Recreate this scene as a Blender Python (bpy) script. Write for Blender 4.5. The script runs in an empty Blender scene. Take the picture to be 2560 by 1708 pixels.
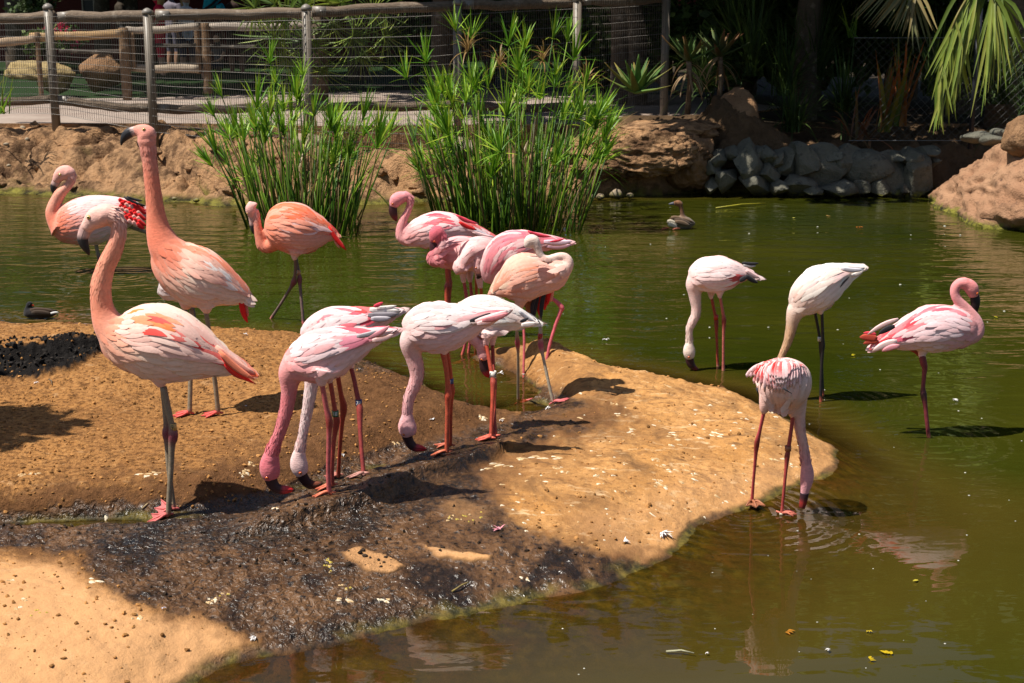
import bpy, math, random
import numpy as np
from mathutils import Vector, Matrix, Euler
from mathutils.bvhtree import BVHTree

random.seed(7)
RNG = np.random.default_rng(11)
S = bpy.context.scene
COL = S.collection

# ------------------------------------------------------------------ camera, sky, sun, exposure
FPX, CX, CY, EYE = 3600.0, 1280.0, 854.0, 1.75
TILT = math.atan(854.0 / FPX)
cam_data = bpy.data.cameras.new('camera')
cam_data.sensor_width = 36.0
cam_data.lens = 36.0 * FPX / 2560.0
cam_data.clip_start, cam_data.clip_end = 0.05, 600.0
cam_data.dof.use_dof = True
cam_data.dof.focus_distance = 5.6
cam_data.dof.aperture_fstop = 14.0
cam = bpy.data.objects.new('camera', cam_data)
COL.objects.link(cam)
cam.location = (0, 0, EYE)
cam.rotation_euler = (math.radians(90) - TILT, 0, 0)
S.camera = cam

SUN_EL = math.radians(63)
SUN_TRAVEL = math.atan2(0.36, 0.93)           # light travels towards +x and a little +y
world = bpy.data.worlds.new('World')
S.world = world
world.use_nodes = True
wn = world.node_tree.nodes
wl = world.node_tree.links
sky = wn.new('ShaderNodeTexSky')
sky.sky_type = 'NISHITA'
sky.sun_disc = False
sky.sun_elevation = SUN_EL
sky.sun_rotation = math.radians(90) - (SUN_TRAVEL + math.pi)
wl.new(sky.outputs[0], wn['Background'].inputs[0])
wn['Background'].inputs[1].default_value = 0.062

sun_data = bpy.data.lights.new('sun', 'SUN')
sun_data.energy = 5.0
sun_data.angle = math.radians(0.5)
sun_data.color = (1.0, 0.95, 0.86)
sun = bpy.data.objects.new('sun', sun_data)
COL.objects.link(sun)
sun.rotation_euler = Vector((math.cos(SUN_TRAVEL) * math.cos(SUN_EL), math.sin(SUN_TRAVEL) * math.cos(SUN_EL),
                             -math.sin(SUN_EL))).to_track_quat('-Z', 'Y').to_euler()
S.view_settings.view_transform = 'Standard'
S.view_settings.look = 'None'
S.view_settings.exposure = 0.56
S.view_settings.gamma = 1.0
S.view_settings.use_curve_mapping = False
S.render.engine = 'CYCLES'
S.cycles.max_bounces = 6
S.cycles.diffuse_bounces = 3
S.cycles.glossy_bounces = 3
S.cycles.transmission_bounces = 4
S.cycles.transparent_max_bounces = 12
S.cycles.caustics_reflective = False
S.cycles.caustics_refractive = False
S.cycles.sample_clamp_indirect = 6.0
S.cycles.use_denoising = True

# ------------------------------------------------------------------ pixel <-> place
CT, ST = math.cos(TILT), math.sin(TILT)
def ray(px, py):
    x = (px - CX) / FPX
    u = -(py - CY) / FPX
    return (x, CT + u * ST, -ST + u * CT)
def at(px, py, Y):
    d = ray(px, py); k = Y / d[1]
    return Vector((d[0] * k, Y, EYE + d[2] * k))
def gnd(px, py, z=0.0):
    d = ray(px, py); k = (z - EYE) / d[2]
    return Vector((d[0] * k, d[1] * k, z))
def mpp(px, py, Y):
    return Y / ray(px, py)[1] / FPX
def proj(x, y, z):
    zz = z - EYE
    fwd = y * CT - zz * ST
    up = y * ST + zz * CT
    return CX + x / fwd * FPX, CY - up / fwd * FPX

# ------------------------------------------------------------------ noise
def _h(ix, iy, seed):
    n = (ix.astype(np.int64) * 374761393 + iy.astype(np.int64) * 668265263 + seed * 1274126177) & 0xffffffff
    n = ((n ^ (n >> 13)) * 1274126177) & 0xffffffff
    n = n ^ (n >> 16)
    return (n & 0xffff) / 65535.0
def vnoise(x, y, seed=0):
    x = np.asarray(x, float); y = np.asarray(y, float)
    xi, yi = np.floor(x), np.floor(y)
    fx, fy = x - xi, y - yi
    fx = fx * fx * (3 - 2 * fx); fy = fy * fy * (3 - 2 * fy)
    a = _h(xi, yi, seed); b = _h(xi + 1, yi, seed); c = _h(xi, yi + 1, seed); d = _h(xi + 1, yi + 1, seed)
    return (a * (1 - fx) + b * fx) * (1 - fy) + (c * (1 - fx) + d * fx) * fy * 1.0
def fbm(x, y, octv=4, seed=0, gain=0.5):
    s = 0; a = 1; t = 0
    for o in range(octv):
        s = s + a * (vnoise(x * 2 ** o + 17.3 * o, y * 2 ** o - 9.1 * o, seed + o) * 2 - 1)
        t += a; a *= gain
    return s / t
def sstep(a, b, x):
    t = np.clip((x - a) / (b - a), 0, 1)
    return t * t * (3 - 2 * t)
def catmull(P, n):
    P = np.asarray(P, float)
    m = len(P)
    Q = np.vstack([2 * P[0] - P[1], P, 2 * P[-1] - P[-2]])
    out = []
    for t in np.linspace(0, m - 1, n):
        i = min(int(t), m - 2); f = t - i
        p0, p1, p2, p3 = Q[i], Q[i + 1], Q[i + 2], Q[i + 3]
        out.append(0.5 * (2 * p1 + (p2 - p0) * f + (2 * p0 - 5 * p1 + 4 * p2 - p3) * f ** 2 + (3 * p1 - p0 - 3 * p2 + p3) * f ** 3))
    return np.array(out)
def seg_dist(x, y, P, closed=False):
    P = np.asarray(P, float)
    A = P if closed else P[:-1]
    B = np.roll(P, -1, 0) if closed else P[1:]
    best = np.full(np.shape(x), 1e18); side = np.zeros(np.shape(x))
    for (ax, ay), (bx, by) in zip(A, B):
        dx, dy = bx - ax, by - ay
        L = dx * dx + dy * dy + 1e-12
        t = np.clip(((x - ax) * dx + (y - ay) * dy) / L, 0, 1)
        d = (x - ax - t * dx) ** 2 + (y - ay - t * dy) ** 2
        m = d < best
        side = np.where(m, np.sign(dx * (y - ay) - dy * (x - ax)), side)
        best = np.where(m, d, best)
    return np.sqrt(best), side
def inside(x, y, P):
    P = np.asarray(P, float); r = np.zeros(np.shape(x), bool)
    for (ax, ay), (bx, by) in zip(P, np.roll(P, -1, 0)):
        if ay == by: continue
        c = ((ay > y) != (by > y)) & (x < (bx - ax) * (y - ay) / (by - ay) + ax)
        r ^= c
    return r
def sdf(x, y, P):
    d, _ = seg_dist(x, y, P, True)
    return np.where(inside(x, y, P), d, -d)

# ------------------------------------------------------------------ objects
def tag(o, label=None, cat=None, group=None, kind=None):
    if label: o['label'] = label
    if cat: o['category'] = cat
    if group: o['group'] = group
    if kind: o['kind'] = kind
    return o
def empty(name, loc, label=None, cat=None, group=None, rz=0.0):
    o = bpy.data.objects.new(name, None)
    COL.objects.link(o); o.location = loc; o.rotation_euler = (0, 0, rz)
    o.empty_display_size = 0.1
    return tag(o, label, cat, group)
def link(name, me, parent=None):
    o = bpy.data.objects.new(name, me)
    COL.objects.link(o)
    if parent: o.parent = parent
    return o
def mesh(name, V, F, mats=None, cols=None, fm=None, smooth=True):
    me = bpy.data.meshes.new(name)
    me.from_pydata([tuple(map(float, v)) for v in V], [], [tuple(map(int, f)) for f in F])
    for m in (mats if isinstance(mats, (list, tuple)) else [mats]) if mats else []:
        me.materials.append(m)
    if cols is not None:
        a = me.attributes.new('Col', 'FLOAT_COLOR', 'POINT')
        c = np.ones((len(V), 4)); c[:, :3] = np.asarray(cols)
        a.data.foreach_set('color', c.ravel())
    if fm is not None:
        me.polygons.foreach_set('material_index', np.asarray(fm, dtype=np.int32))
    if smooth:
        me.polygons.foreach_set('use_smooth', np.ones(len(me.polygons), bool))
    me.update()
    return me
class MB:
    """collects shapes for ONE mesh"""
    def __init__(s): s.V = []; s.F = []; s.C = []; s.M = []
    def add(s, V, F, c=(0.5, 0.5, 0.5), m=0):
        o = len(s.V)
        s.V += [tuple(v) for v in V]
        s.F += [tuple(i + o for i in f) for f in F]
        if len(V):
            c = np.asarray(c, float)
            s.C += [tuple(c)] * len(V) if c.ndim == 1 else [tuple(k) for k in c]
        s.M += [m] * len(F)
        return s
    def box(s, c, size, rot=None, col=(0.5,) * 3, m=0):
        hx, hy, hz = [k / 2 for k in size]
        P = [Vector((a * hx, b * hy, d * hz)) for a in (-1, 1) for b in (-1, 1) for d in (-1, 1)]
        if rot is not None: P = [rot @ p for p in P]
        P = [p + Vector(c) for p in P]
        return s.add(P, [(0, 1, 3, 2), (4, 6, 7, 5), (0, 4, 5, 1), (2, 3, 7, 6), (0, 2, 6, 4), (1, 5, 7, 3)], col, m)
    def tube(s, P, R, n=8, col=(0.5,) * 3, m=0, k=1.0, ref=None, cap=True):
        V, F, ids = tube(P, R, n, k, ref, cap)
        c = np.asarray(col, float)
        if c.ndim == 2: c = c[ids]
        return s.add(V, F, c, m)
    def build(s, name, mats, parent=None, smooth=True):
        return link(name, mesh(name, s.V, s.F, mats, s.C, s.M, smooth), parent)
def tube(P, R, n=8, k=1.0, ref=None, cap=True):
    """rings of n along P; R radius per point; k = squash of the second axis; ref = preferred second axis"""
    P = [Vector(p) for p in P]; m = len(P)
    R = [R] * m if np.isscalar(R) else list(R)
    kk = [k] * m if np.isscalar(k) else list(k)
    V = []; ids = []; prev = None
    for i in range(m):
        t = (P[min(i + 1, m - 1)] - P[max(i - 1, 0)])
        if t.length < 1e-9: t = Vector((0, 0, 1))
        t.normalize()
        if ref is not None:
            b = Vector(ref)
        elif prev is None:
            b = Vector((0, 1, 0)) if abs(t.y) < 0.9 else Vector((1, 0, 0))
        else:
            b = prev
        b = b - t * b.dot(t)
        if b.length < 1e-6: b = t.orthogonal()
        b.normalize(); prev = b
        a = t.cross(b)
        for j in range(n):
            an = 2 * math.pi * j / n
            V.append(P[i] + a * (math.cos(an) * R[i]) + b * (math.sin(an) * R[i] * kk[i])); ids.append(i)
    F = []
    for i in range(m - 1):
        for j in range(n):
            j2 = (j + 1) % n
            F.append((i * n + j, i * n + j2, (i + 1) * n + j2, (i + 1) * n + j))
    if cap:
        F.append(tuple(range(n - 1, -1, -1))); F.append(tuple((m - 1) * n + j for j in range(n)))
    return V, F, np.array(ids)
def remeshed(V, F, voxel, smooth_it=4):
    me = bpy.data.meshes.new('tmp')
    me.from_pydata([tuple(v) for v in V], [], F); me.update()
    o = bpy.data.objects.new('tmp', me); COL.objects.link(o)
    r = o.modifiers.new('r', 'REMESH'); r.mode = 'VOXEL'; r.voxel_size = voxel
    if smooth_it:
        q = o.modifiers.new('s', 'SMOOTH'); q.factor = 0.5; q.iterations = smooth_it
    dg = bpy.context.evaluated_depsgraph_get()
    ev = o.evaluated_get(dg)
    m2 = ev.to_mesh()
    n = len(m2.vertices); co = np.empty(n * 3); m2.vertices.foreach_get('co', co)
    Fo = [tuple(p.vertices) for p in m2.polygons]
    ev.to_mesh_clear()
    bpy.data.objects.remove(o); bpy.data.meshes.remove(me)
    return co.reshape(-1, 3), Fo

# ------------------------------------------------------------------ materials
def new_mat(name):
    m = bpy.data.materials.new(name); m.use_nodes = True
    nt = m.node_tree
    return m, nt, nt.nodes, nt.links, nt.nodes['Principled BSDF']
def nd(nt, typ, **kw):
    n = nt.nodes.new(typ)
    for k, v in kw.items():
        if k.startswith('i_'): n.inputs[k[2:].replace('_', ' ')].default_value = v
        else: setattr(n, k, v)
    return n
def math_n(nt, op, a, b=None, c=None):
    n = nt.nodes.new('ShaderNodeMath'); n.operation = op
    for i, v in enumerate((a, b, c)):
        if v is None: continue
        if isinstance(v, (int, float)): n.inputs[i].default_value = v
        else: nt.links.new(v, n.inputs[i])
    return n.outputs[0]
def mix_n(nt, fac, a, b, mode='MIX'):
    n = nt.nodes.new('ShaderNodeMix'); n.data_type = 'RGBA'; n.blend_type = mode
    for s, v in ((n.inputs['Factor'], fac), (n.inputs['A'], a), (n.inputs['B'], b)):
        if isinstance(v, (int, float)): s.default_value = v
        elif isinstance(v, tuple): s.default_value = (*v[:3], 1)
        else: nt.links.new(v, s)
    # colour sockets are the RGBA ones
    return n
def mixc(nt, fac, a, b, mode='MIX'):
    n = nt.nodes.new('ShaderNodeMix'); n.data_type = 'RGBA'; n.blend_type = mode
    ins = [n.inputs[0], n.inputs[6], n.inputs[7]]
    for s, v in zip(ins, (fac, a, b)):
        if isinstance(v, (int, float)): s.default_value = v
        elif isinstance(v, tuple): s.default_value = (*v[:3], 1)
        else: nt.links.new(v, s)
    return n.outputs[2]
def ramp(nt, fac, lo, hi, a=0.0, b=1.0):
    n = nt.nodes.new('ShaderNodeMapRange')
    n.clamp = True
    nt.links.new(fac, n.inputs[0])
    n.inputs[1].default_value, n.inputs[2].default_value = lo, hi
    n.inputs[3].default_value, n.inputs[4].default_value = a, b
    return n.outputs[0]
def noise_n(nt, vec, scale, detail=4.0, rough=0.55, dist=0.0):
    n = nt.nodes.new('ShaderNodeTexNoise')
    n.inputs['Scale'].default_value = scale; n.inputs['Detail'].default_value = detail
    n.inputs['Roughness'].default_value = rough; n.inputs['Distortion'].default_value = dist
    if vec is not None: nt.links.new(vec, n.inputs['Vector'])
    return n.outputs[0]
def bump_n(nt, h, strength, dist, normal=None):
    b = nt.nodes.new('ShaderNodeBump'); b.inputs['Strength'].default_value = strength; b.inputs['Distance'].default_value = dist
    nt.links.new(h, b.inputs['Height'])
    if normal is not None: nt.links.new(normal, b.inputs['Normal'])
    return b.outputs[0]
def attr_n(nt, name, out='Color'):
    a = nt.nodes.new('ShaderNodeAttribute'); a.attribute_name = name
    return a.outputs[out]
def scaled(nt, vec, sx, sy, sz):
    n = nt.nodes.new('ShaderNodeVectorMath'); n.operation = 'MULTIPLY'
    nt.links.new(vec, n.inputs[0]); n.inputs[1].default_value = (sx, sy, sz)
    return n.outputs[0]
def geo_pos(nt):
    return nt.nodes.new('ShaderNodeNewGeometry').outputs['Position']
def obj_pos(nt):
    return nt.nodes.new('ShaderNodeTexCoord').outputs['Object']
def vcol_mat(name, rough=0.7, var=0.25, nscale=60, bump=0.0, bscale=200, spec=0.3, sheen=0.0, stretch=(1, 1, 1), transl=0.0, bdist=0.004):
    """vertex colour, broken up by noise; transl adds leaf translucency"""
    m, nt, N, L, P = new_mat(name)
    pos = scaled(nt, obj_pos(nt), *stretch)
    n = noise_n(nt, pos, nscale, 4)
    f = ramp(nt, n, 0.3, 0.7, 1 - var, 1 + var)
    c = attr_n(nt, 'Col')
    vm = nt.nodes.new('ShaderNodeVectorMath'); vm.operation = 'SCALE'
    L.new(c, vm.inputs[0]); L.new(f, vm.inputs['Scale'])
    L.new(vm.outputs[0], P.inputs['Base Color'])
    P.inputs['Roughness'].default_value = rough
    P.inputs['Specular IOR Level'].default_value = spec
    if sheen: P.inputs['Sheen Weight'].default_value = sheen
    if bump:
        L.new(bump_n(nt, noise_n(nt, pos, bscale, 3), bump, bdist), P.inputs['Normal'])
    if transl:
        t = nt.nodes.new('ShaderNodeBsdfTranslucent'); L.new(vm.outputs[0], t.inputs['Color'])
        mx = nt.nodes.new('ShaderNodeMixShader'); mx.inputs[0].default_value = transl
        L.new(P.outputs[0], mx.inputs[1]); L.new(t.outputs[0], mx.inputs[2])
        L.new(mx.outputs[0], N['Material Output'].inputs['Surface'])
    return m

# ================================================================== THE SETTING
ISLE_PX = [(-330, 900), (-120, 812), (60, 822), (240, 826), (420, 836), (600, 842), (690, 848), (770, 852), (850, 880), (905, 905), (960, 928),
           (1020, 958), (1100, 994), (1170, 1012), (1250, 1015), (1315, 1000), (1335, 975), (1292, 945), (1235, 917), (1190, 899), (1205, 885), (1250, 882), (1320, 886), (1420, 905), (1520, 928), (1640, 952), (1760, 972), (1870, 1000),
           (1960, 1045), (2050, 1100), (2105, 1135), (2110, 1165), (2060, 1192), (2000, 1212), (1930, 1252), (1880, 1270), (1800, 1302), (1720, 1352),
           (1640, 1402), (1540, 1452), (1430, 1484), (1300, 1510), (1160, 1538), (1000, 1578), (880, 1606), (760, 1618),
           (640, 1640), (540, 1672), (450, 1730), (300, 1830), (60, 1960), (-300, 2050), (-900, 1900), (-900, 1200)]
ISLE = np.array([gnd(px, py, 0)[:2] for px, py in catmull(ISLE_PX + [ISLE_PX[0]], 150)[:-1]])
TROUGH_PX = [(-300, 1345), (0, 1322), (200, 1312), (380, 1300), (560, 1290), (760, 1225), (900, 1180), (1050, 1120), (1180, 1075), (1290, 1035), (1330, 1005), (1290, 975), (1180, 950), (1060, 925)]
TROUGH = np.array([gnd(px, py, 0.02)[:2] for px, py in catmull(TROUGH_PX, 40)])
TROUGH2 = np.array([gnd(px, py, 0.06)[:2] for px, py in catmull([(-120, 935), (60, 925), (160, 915), (290, 880)], 12)])
LEDGE = np.array([gnd(px, py, 0.05)[:2] for px, py in catmull([(1235, 1190), (1120, 1232), (1000, 1268), (900, 1298), (800, 1325), (700, 1350)], 16)])
BUMPS = [(905, 985, .16, .10, .075), (980, 1000, .10, .07, .03), (300, 960, .34, .16, .05), (90, 880, .4, .12, .05), (620, 930, .3, .14, .04),
         (720, 1000, .25, .2, .03), (1300, 878, .30, .12, .09), (1385, 930, .25, .14, .06), (1500, 960, .4, .2, .035), (1450, 1180, .6, .4, .03),
         (120, 1120, .5, .3, .03), (150, 1560, .5, .3, .03), (1020, 1215, .3, .1, .02), (1180, 1000, .2, .08, .02)]
BUMPS = [(*gnd(a, b, .1)[:2], sx, sy, h) for a, b, sx, sy, h in BUMPS]
PUDDLES = [(*gnd(40, 1325, 0)[:2], .34, .09), (*gnd(200, 1312, 0)[:2], .16, .05), (*gnd(1300, 1020, 0)[:2], .20, .07)]

def isle_h(x, y):
    x = np.asarray(x, float); y = np.asarray(y, float)
    d = sdf(x, y, ISLE)
    d = d + fbm(x * 3, y * 3, 4, 5) * 0.055 + fbm(x * 14, y * 14, 3, 6) * 0.014
    back = sstep(5.6, 6.6, y)
    w = 0.24 - 0.12 * back
    hp = 0.105 + 0.02 * fbm(x * 1.3, y * 1.3, 3, 9)
    z = np.where(d > 0, hp * (1 - np.exp(-np.maximum(d, 0) / w)), np.maximum(d * (0.16 + .40 * sstep(4.6, 5.8, y)), -0.35))
    for bx, by, sx, sy, h in BUMPS:
        z = z + h * np.exp(-((x - bx) / sx) ** 2 - ((y - by) / sy) ** 2) * sstep(0, .2, d)
    dt, _ = seg_dist(x, y, TROUGH)
    dt = dt + fbm(x * 5, y * 5, 3, 21) * 0.04
    tz = 0.022 + 0.012 * fbm(x * 6, y * 6, 3, 22)
    for px, py, sx, sy in PUDDLES:
        tz = tz - 0.075 * np.exp(-((x - px) / sx) ** 2 - ((y - py) / sy) ** 2)
    t = sstep(0.03, 0.24, dt)
    z = np.where(d > 0, np.minimum(z, tz * (1 - t) + z * t), z)
    d2, _ = seg_dist(x, y, TROUGH2)
    z = z - 0.055 * (1 - sstep(0.05, 0.17, d2))
    dl, sd = seg_dist(x, y, LEDGE)
    z = z + np.where(d > 0, 0.05 * np.where(sd < 0, np.exp(-(dl / .13) ** 2), np.exp(-(dl / .022) ** 2)), 0)
    land = sstep(-.05, .1, d)
    rough = 0.015 * fbm(x * 7, y * 7, 4, 31) + 0.007 * fbm(x * 26, y * 26, 3, 32) + 0.004 * fbm(x * 60, y * 60, 2, 33)
    z = z + rough * (0.3 + 0.7 * land) * (0.55 + 0.45 * back)
    return z
def grid_mesh(name, xs, ys, Z, mats, attrs=None, keep=None):
    nx, ny = len(xs), len(ys)
    X, Y = np.meshgrid(xs, ys)
    V = np.stack([X, Y, Z], -1).reshape(-1, 3)
    idx = np.arange(nx * ny).reshape(ny, nx)
    Q = np.stack([idx[:-1, :-1], idx[:-1, 1:], idx[1:, 1:], idx[1:, :-1]], -1).reshape(-1, 4)
    if keep is not None:
        k = keep.ravel()
        Q = Q[k[Q].any(1)]
        used = np.zeros(len(V), bool); used[Q.ravel()] = True
        remap = np.cumsum(used) - 1
        V = V[used]; Q = remap[Q]
    else: used = slice(None)
    me = bpy.data.meshes.new(name)
    me.vertices.add(len(V)); me.vertices.foreach_set('co', V.ravel())
    me.loops.add(Q.size); me.loops.foreach_set('vertex_index', Q.ravel().astype(np.int32))
    me.polygons.add(len(Q)); me.polygons.foreach_set('loop_start', np.arange(0, Q.size, 4, dtype=np.int32))
    me.polygons.foreach_set('use_smooth', np.ones(len(Q), bool))
    me.materials.append(mats); me.update(calc_edges=True); me.validate()
    for k, v in (attrs or {}).items():
        a = me.attributes.new(k, 'FLOAT', 'POINT'); a.data.foreach_set('value', np.asarray(v, np.float32).ravel()[used])
    return link(name, me)

# ---- ground material of the mud bank: dry crust, brown damp soil, black wet mud, algae at the water's edge
def bank_mat():
    m, nt, N, L, P = new_mat('island_mud')
    pos = geo_pos(nt)
    wet = attr_n(nt, 'wet', 'Fac'); damp = attr_n(nt, 'damp', 'Fac'); alg = attr_n(nt, 'algae', 'Fac'); pink = attr_n(nt, 'pinkish', 'Fac'); clod = attr_n(nt, 'clod', 'Fac')
    n1 = noise_n(nt, pos, 3.2, 5, .6); n2 = noise_n(nt, pos, 22, 5, .65); n3 = noise_n(nt, pos, 110, 4, .7); n4 = noise_n(nt, scaled(nt, pos, 1, .55, 1), 8, 6, .62, .6)
    dry = mixc(nt, ramp(nt, n1, .35, .65), (.42, .200, .060), (.53, .280, .105))
    dry = mixc(nt, ramp(nt, n2, .46, .74, 0, .8), dry, (.33, .155, .05))
    dry = mixc(nt, ramp(nt, n3, .58, .75), dry, (.62, .39, .19))
    n5 = noise_n(nt, pos, 48, 5, .72)
    dry = mixc(nt, ramp(nt, n5, .46, .33), dry, (.19, .088, .03))
    dry = mixc(nt, math_n(nt, 'MULTIPLY', ramp(nt, n1, .52, .62), ramp(nt, n2, .40, .6)), dry, (.30, .135, .042))
    dry = mixc(nt, math_n(nt, 'MULTIPLY', ramp(nt, n4, .52, .68), .8), dry, (.15, .078, .034))
    n7 = noise_n(nt, scaled(nt, pos, .8, .5, 1), 2.6, 7, .7, .5); n8 = noise_n(nt, scaled(nt, pos, .45, 1, 1), 14, 5, .7, .8)
    dry = mixc(nt, ramp(nt, n7, .48, .62, 0, .85), dry, (.24, .115, .042))
    dry = mixc(nt, ramp(nt, n8, .54, .66, 0, .85), dry, (.17, .085, .036))
    dry = mixc(nt, ramp(nt, n8, .42, .30, 0, .85), dry, (.66, .45, .25))
    cr = attr_n(nt, 'crumbly', 'Fac')
    dry = mixc(nt, math_n(nt, 'MULTIPLY', cr, .55), dry, (.34, .150, .045))
    dry = mixc(nt, math_n(nt, 'MULTIPLY', cr, ramp(nt, n5, .52, .38)), dry, (.13, .058, .020))
    dry = mixc(nt, math_n(nt, 'MULTIPLY', cr, ramp(nt, n5, .58, .70, 0, .7)), dry, (.56, .31, .12))
    dry = mixc(nt, pink, dry, (.53, .285, .130))
    br = mixc(nt, ramp(nt, n2, .35, .7), (.082, .037, .015), (.170, .078, .032))
    br = mixc(nt, ramp(nt, n3, .6, .75), br, (.30, .16, .07))
    c = mixc(nt, damp, dry, br)
    n6 = noise_n(nt, scaled(nt, pos, 1, .7, 1), 4.2, 6, .68, .8)
    wn_ = mixc(nt, ramp(nt, n6, .40, .60), (.022, .013, .008), (.125, .060, .023))
    wn_ = mixc(nt, ramp(nt, n5, .50, .36), wn_, (.012, .009, .007))
    wn_ = mixc(nt, math_n(nt, 'MULTIPLY', ramp(nt, n5, .58, .72), .6), wn_, (.17, .09, .04))
    wn_ = mixc(nt, math_n(nt, 'MULTIPLY', ramp(nt, n2, .55, .75), .7), wn_, (.115, .054, .022))
    wn_ = mixc(nt, math_n(nt, 'MULTIPLY', attr_n(nt, 'black', 'Fac'), ramp(nt, n5, .66, .45, .2, .9)), wn_, (.012, .0095, .008))
    c = mixc(nt, wet, c, wn_)
    al = mixc(nt, ramp(nt, n2, .4, .65), (.030, .028, .007), (.17, .125, .022))
    c = mixc(nt, alg, c, al)
    c = mixc(nt, clod, c, (.012, .010, .009))
    L.new(c, P.inputs['Base Color'])
    wr = math_n(nt, 'MAXIMUM', wet, math_n(nt, 'MULTIPLY', alg, .7))
    sz = nt.nodes.new('ShaderNodeSeparateXYZ'); L.new(pos, sz.inputs[0])
    wr = math_n(nt, 'MULTIPLY', wr, ramp(nt, sz.outputs[2], .001, .012, .25, 1.0))
    L.new(math_n(nt, 'MAXIMUM', .17, math_n(nt, 'ADD', ramp(nt, wr, .2, 1, .92, .24), math_n(nt, 'MULTIPLY', ramp(nt, n6, .40, .62), .22))), P.inputs['Roughness'])
    L.new(ramp(nt, wr, .2, 1, .12, .40), P.inputs['Specular IOR Level'])
    h = math_n(nt, 'ADD', math_n(nt, 'MULTIPLY', n5, 1.3), math_n(nt, 'MULTIPLY', noise_n(nt, pos, 130, 3, .6), .35))
    h = math_n(nt, 'ADD', h, math_n(nt, 'MULTIPLY', n2, .8))
    wetness = ramp(nt, wr, .3, .9)
    nw = noise_n(nt, scaled(nt, pos, 1, .8, 1), 48, 3.5, .5, .6)
    hm = nt.nodes.new('ShaderNodeMix'); L.new(wetness, hm.inputs[0]); L.new(h, hm.inputs[2]); L.new(math_n(nt, 'MULTIPLY', nw, 1.6), hm.inputs[3]); h = hm.outputs[0]
    bn = bump_n(nt, h, 1.0, .024)
    bn.node.inputs['Distance'].default_value = .024; L.new(math_n(nt, 'MAXIMUM', ramp(nt, wr, .2, .9, .0, .32), math_n(nt, 'ADD', math_n(nt, 'MULTIPLY', attr_n(nt, 'crumbly', 'Fac'), .35), .36)), bn.node.inputs['Strength'])
    L.new(bn, P.inputs['Normal'])
    return m
M_BANK = bank_mat()

def px_mask(px, py, poly, soft, warp, seed=41):
    qx = px + fbm(px / 70, py / 50, 4, seed) * warp; qy = py + fbm(px / 70, py / 50, 4, seed + 7) * warp * .6
    qx = qx + fbm(px / 16, py / 12, 3, seed + 3) * warp * .45; qy = qy + fbm(px / 16, py / 12, 3, seed + 5) * warp * .35
    s = sdf(qx, qy * 1.5, [(a, b * 1.5) for a, b in poly])
    return sstep(-soft, soft, s)
WET = [(-200, 1292), (200, 1274), (400, 1244), (560, 1250), (700, 1208), (860, 1150), (960, 1120), (1090, 1085), (1230, 1060), (1330, 1022), (1210, 1010), (1150, 985), (1060, 950), (930, 940), (850, 890), (1000, 860), (1200, 880),
       (1310, 960), (1400, 985), (1470, 1010), (1400, 1042), (1330, 1062), (1460, 1050), (1500, 1062), (1380, 1090), (1250, 1130), (1190, 1165), (1190, 1200), (1240, 1268), (1300, 1325), (1400, 1362), (1530, 1392),
       (1640, 1400), (1600, 1500), (900, 1700), (540, 1740), (600, 1665), (660, 1625), (610, 1575), (520, 1542), (400, 1520), (330, 1492), (290, 1475), (250, 1440), (215, 1405), (240, 1372), (150, 1378), (80, 1366), (-200, 1372)]
TAN1 = [(850, 1380), (895, 1362), (960, 1384), (1010, 1414), (965, 1432), (915, 1425), (880, 1402)]
TAN2 = [(1048, 1357), (1120, 1378), (1232, 1392), (1222, 1408), (1160, 1406), (1100, 1396)]
TAN3 = [(1075, 1262), (1150, 1250), (1230, 1275), (1215, 1300), (1130, 1310)]
DAMP = [(-200, 1232), (100, 1218), (300, 1198), (470, 1150), (650, 1110), (760, 1010), (830, 880), (900, 850), (1300, 870), (1300, 930), (1250, 1000), (1500, 1000), (1560, 1040), (1500, 1100), (1270, 1150), (1250, 1250), (1320, 1330), (1500, 1380),
        (1660, 1390), (1700, 1500), (560, 1780), (650, 1610), (400, 1520), (215, 1440), (180, 1380), (-200, 1400)]
CLOD = [(-100, 885), (40, 872), (120, 866), (170, 845), (240, 832), (290, 838), (270, 880), (180, 920), (110, 935), (20, 955), (-100, 955)]
LOBE = [(560, 1560), (640, 1610), (500, 1690), (-100, 2100), (-200, 1400), (150, 1400), (250, 1480), (400, 1540)]
xs = np.concatenate([np.arange(-3.4, -2.3, .04), np.arange(-2.3, 2.05, .0085)])
ys = np.concatenate([np.arange(2.2, 3.2, .03), np.arange(3.2, 5.5, .0075), np.arange(5.5, 8.0, .012)])
X, Y = np.meshgrid(xs, ys)
Z = isle_h(X, Y)
PX, PY = proj(X, Y, np.maximum(Z, 0))
wet = px_mask(PX, PY, WET, 17, 44)
tan_ = np.maximum(np.maximum(px_mask(PX, PY, TAN1, 8, 16, 51), px_mask(PX, PY, TAN2, 8, 16, 52)), .45 * px_mask(PX, PY, TAN3, 22, 22, 53))
wet = wet * (1 - tan_)
shore = 1 - sstep(0.004, np.where((PY > 1160) & (PX < 1600), .03, .016), Z + .010 * fbm(X * 9, Y * 9, 3, 61))
wet = np.maximum(wet, shore * .9)
damp = np.clip(np.maximum(px_mask(PX, PY, DAMP, 50, 70, 43) * .95, px_mask(PX, PY, WET, 40, 60, 44) * .9) * (1 - tan_), 0, 1)
clod = px_mask(PX, PY, CLOD, 7, 22, 45)
pink = .8 * px_mask(PX, PY, LOBE, 60, 40, 46) + tan_ * .7 + .35 * px_mask(PX, PY, [(1450, 1300), (1700, 1200), (2100, 1120), (2120, 1180), (1700, 1380), (1550, 1440)], 60, 40, 47)
algae = shore * sstep(.35, .6, vnoise(X * 7, Y * 7, 71) * .6 + .4 * vnoise(X * 25, Y * 25, 72)) * .9
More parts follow.
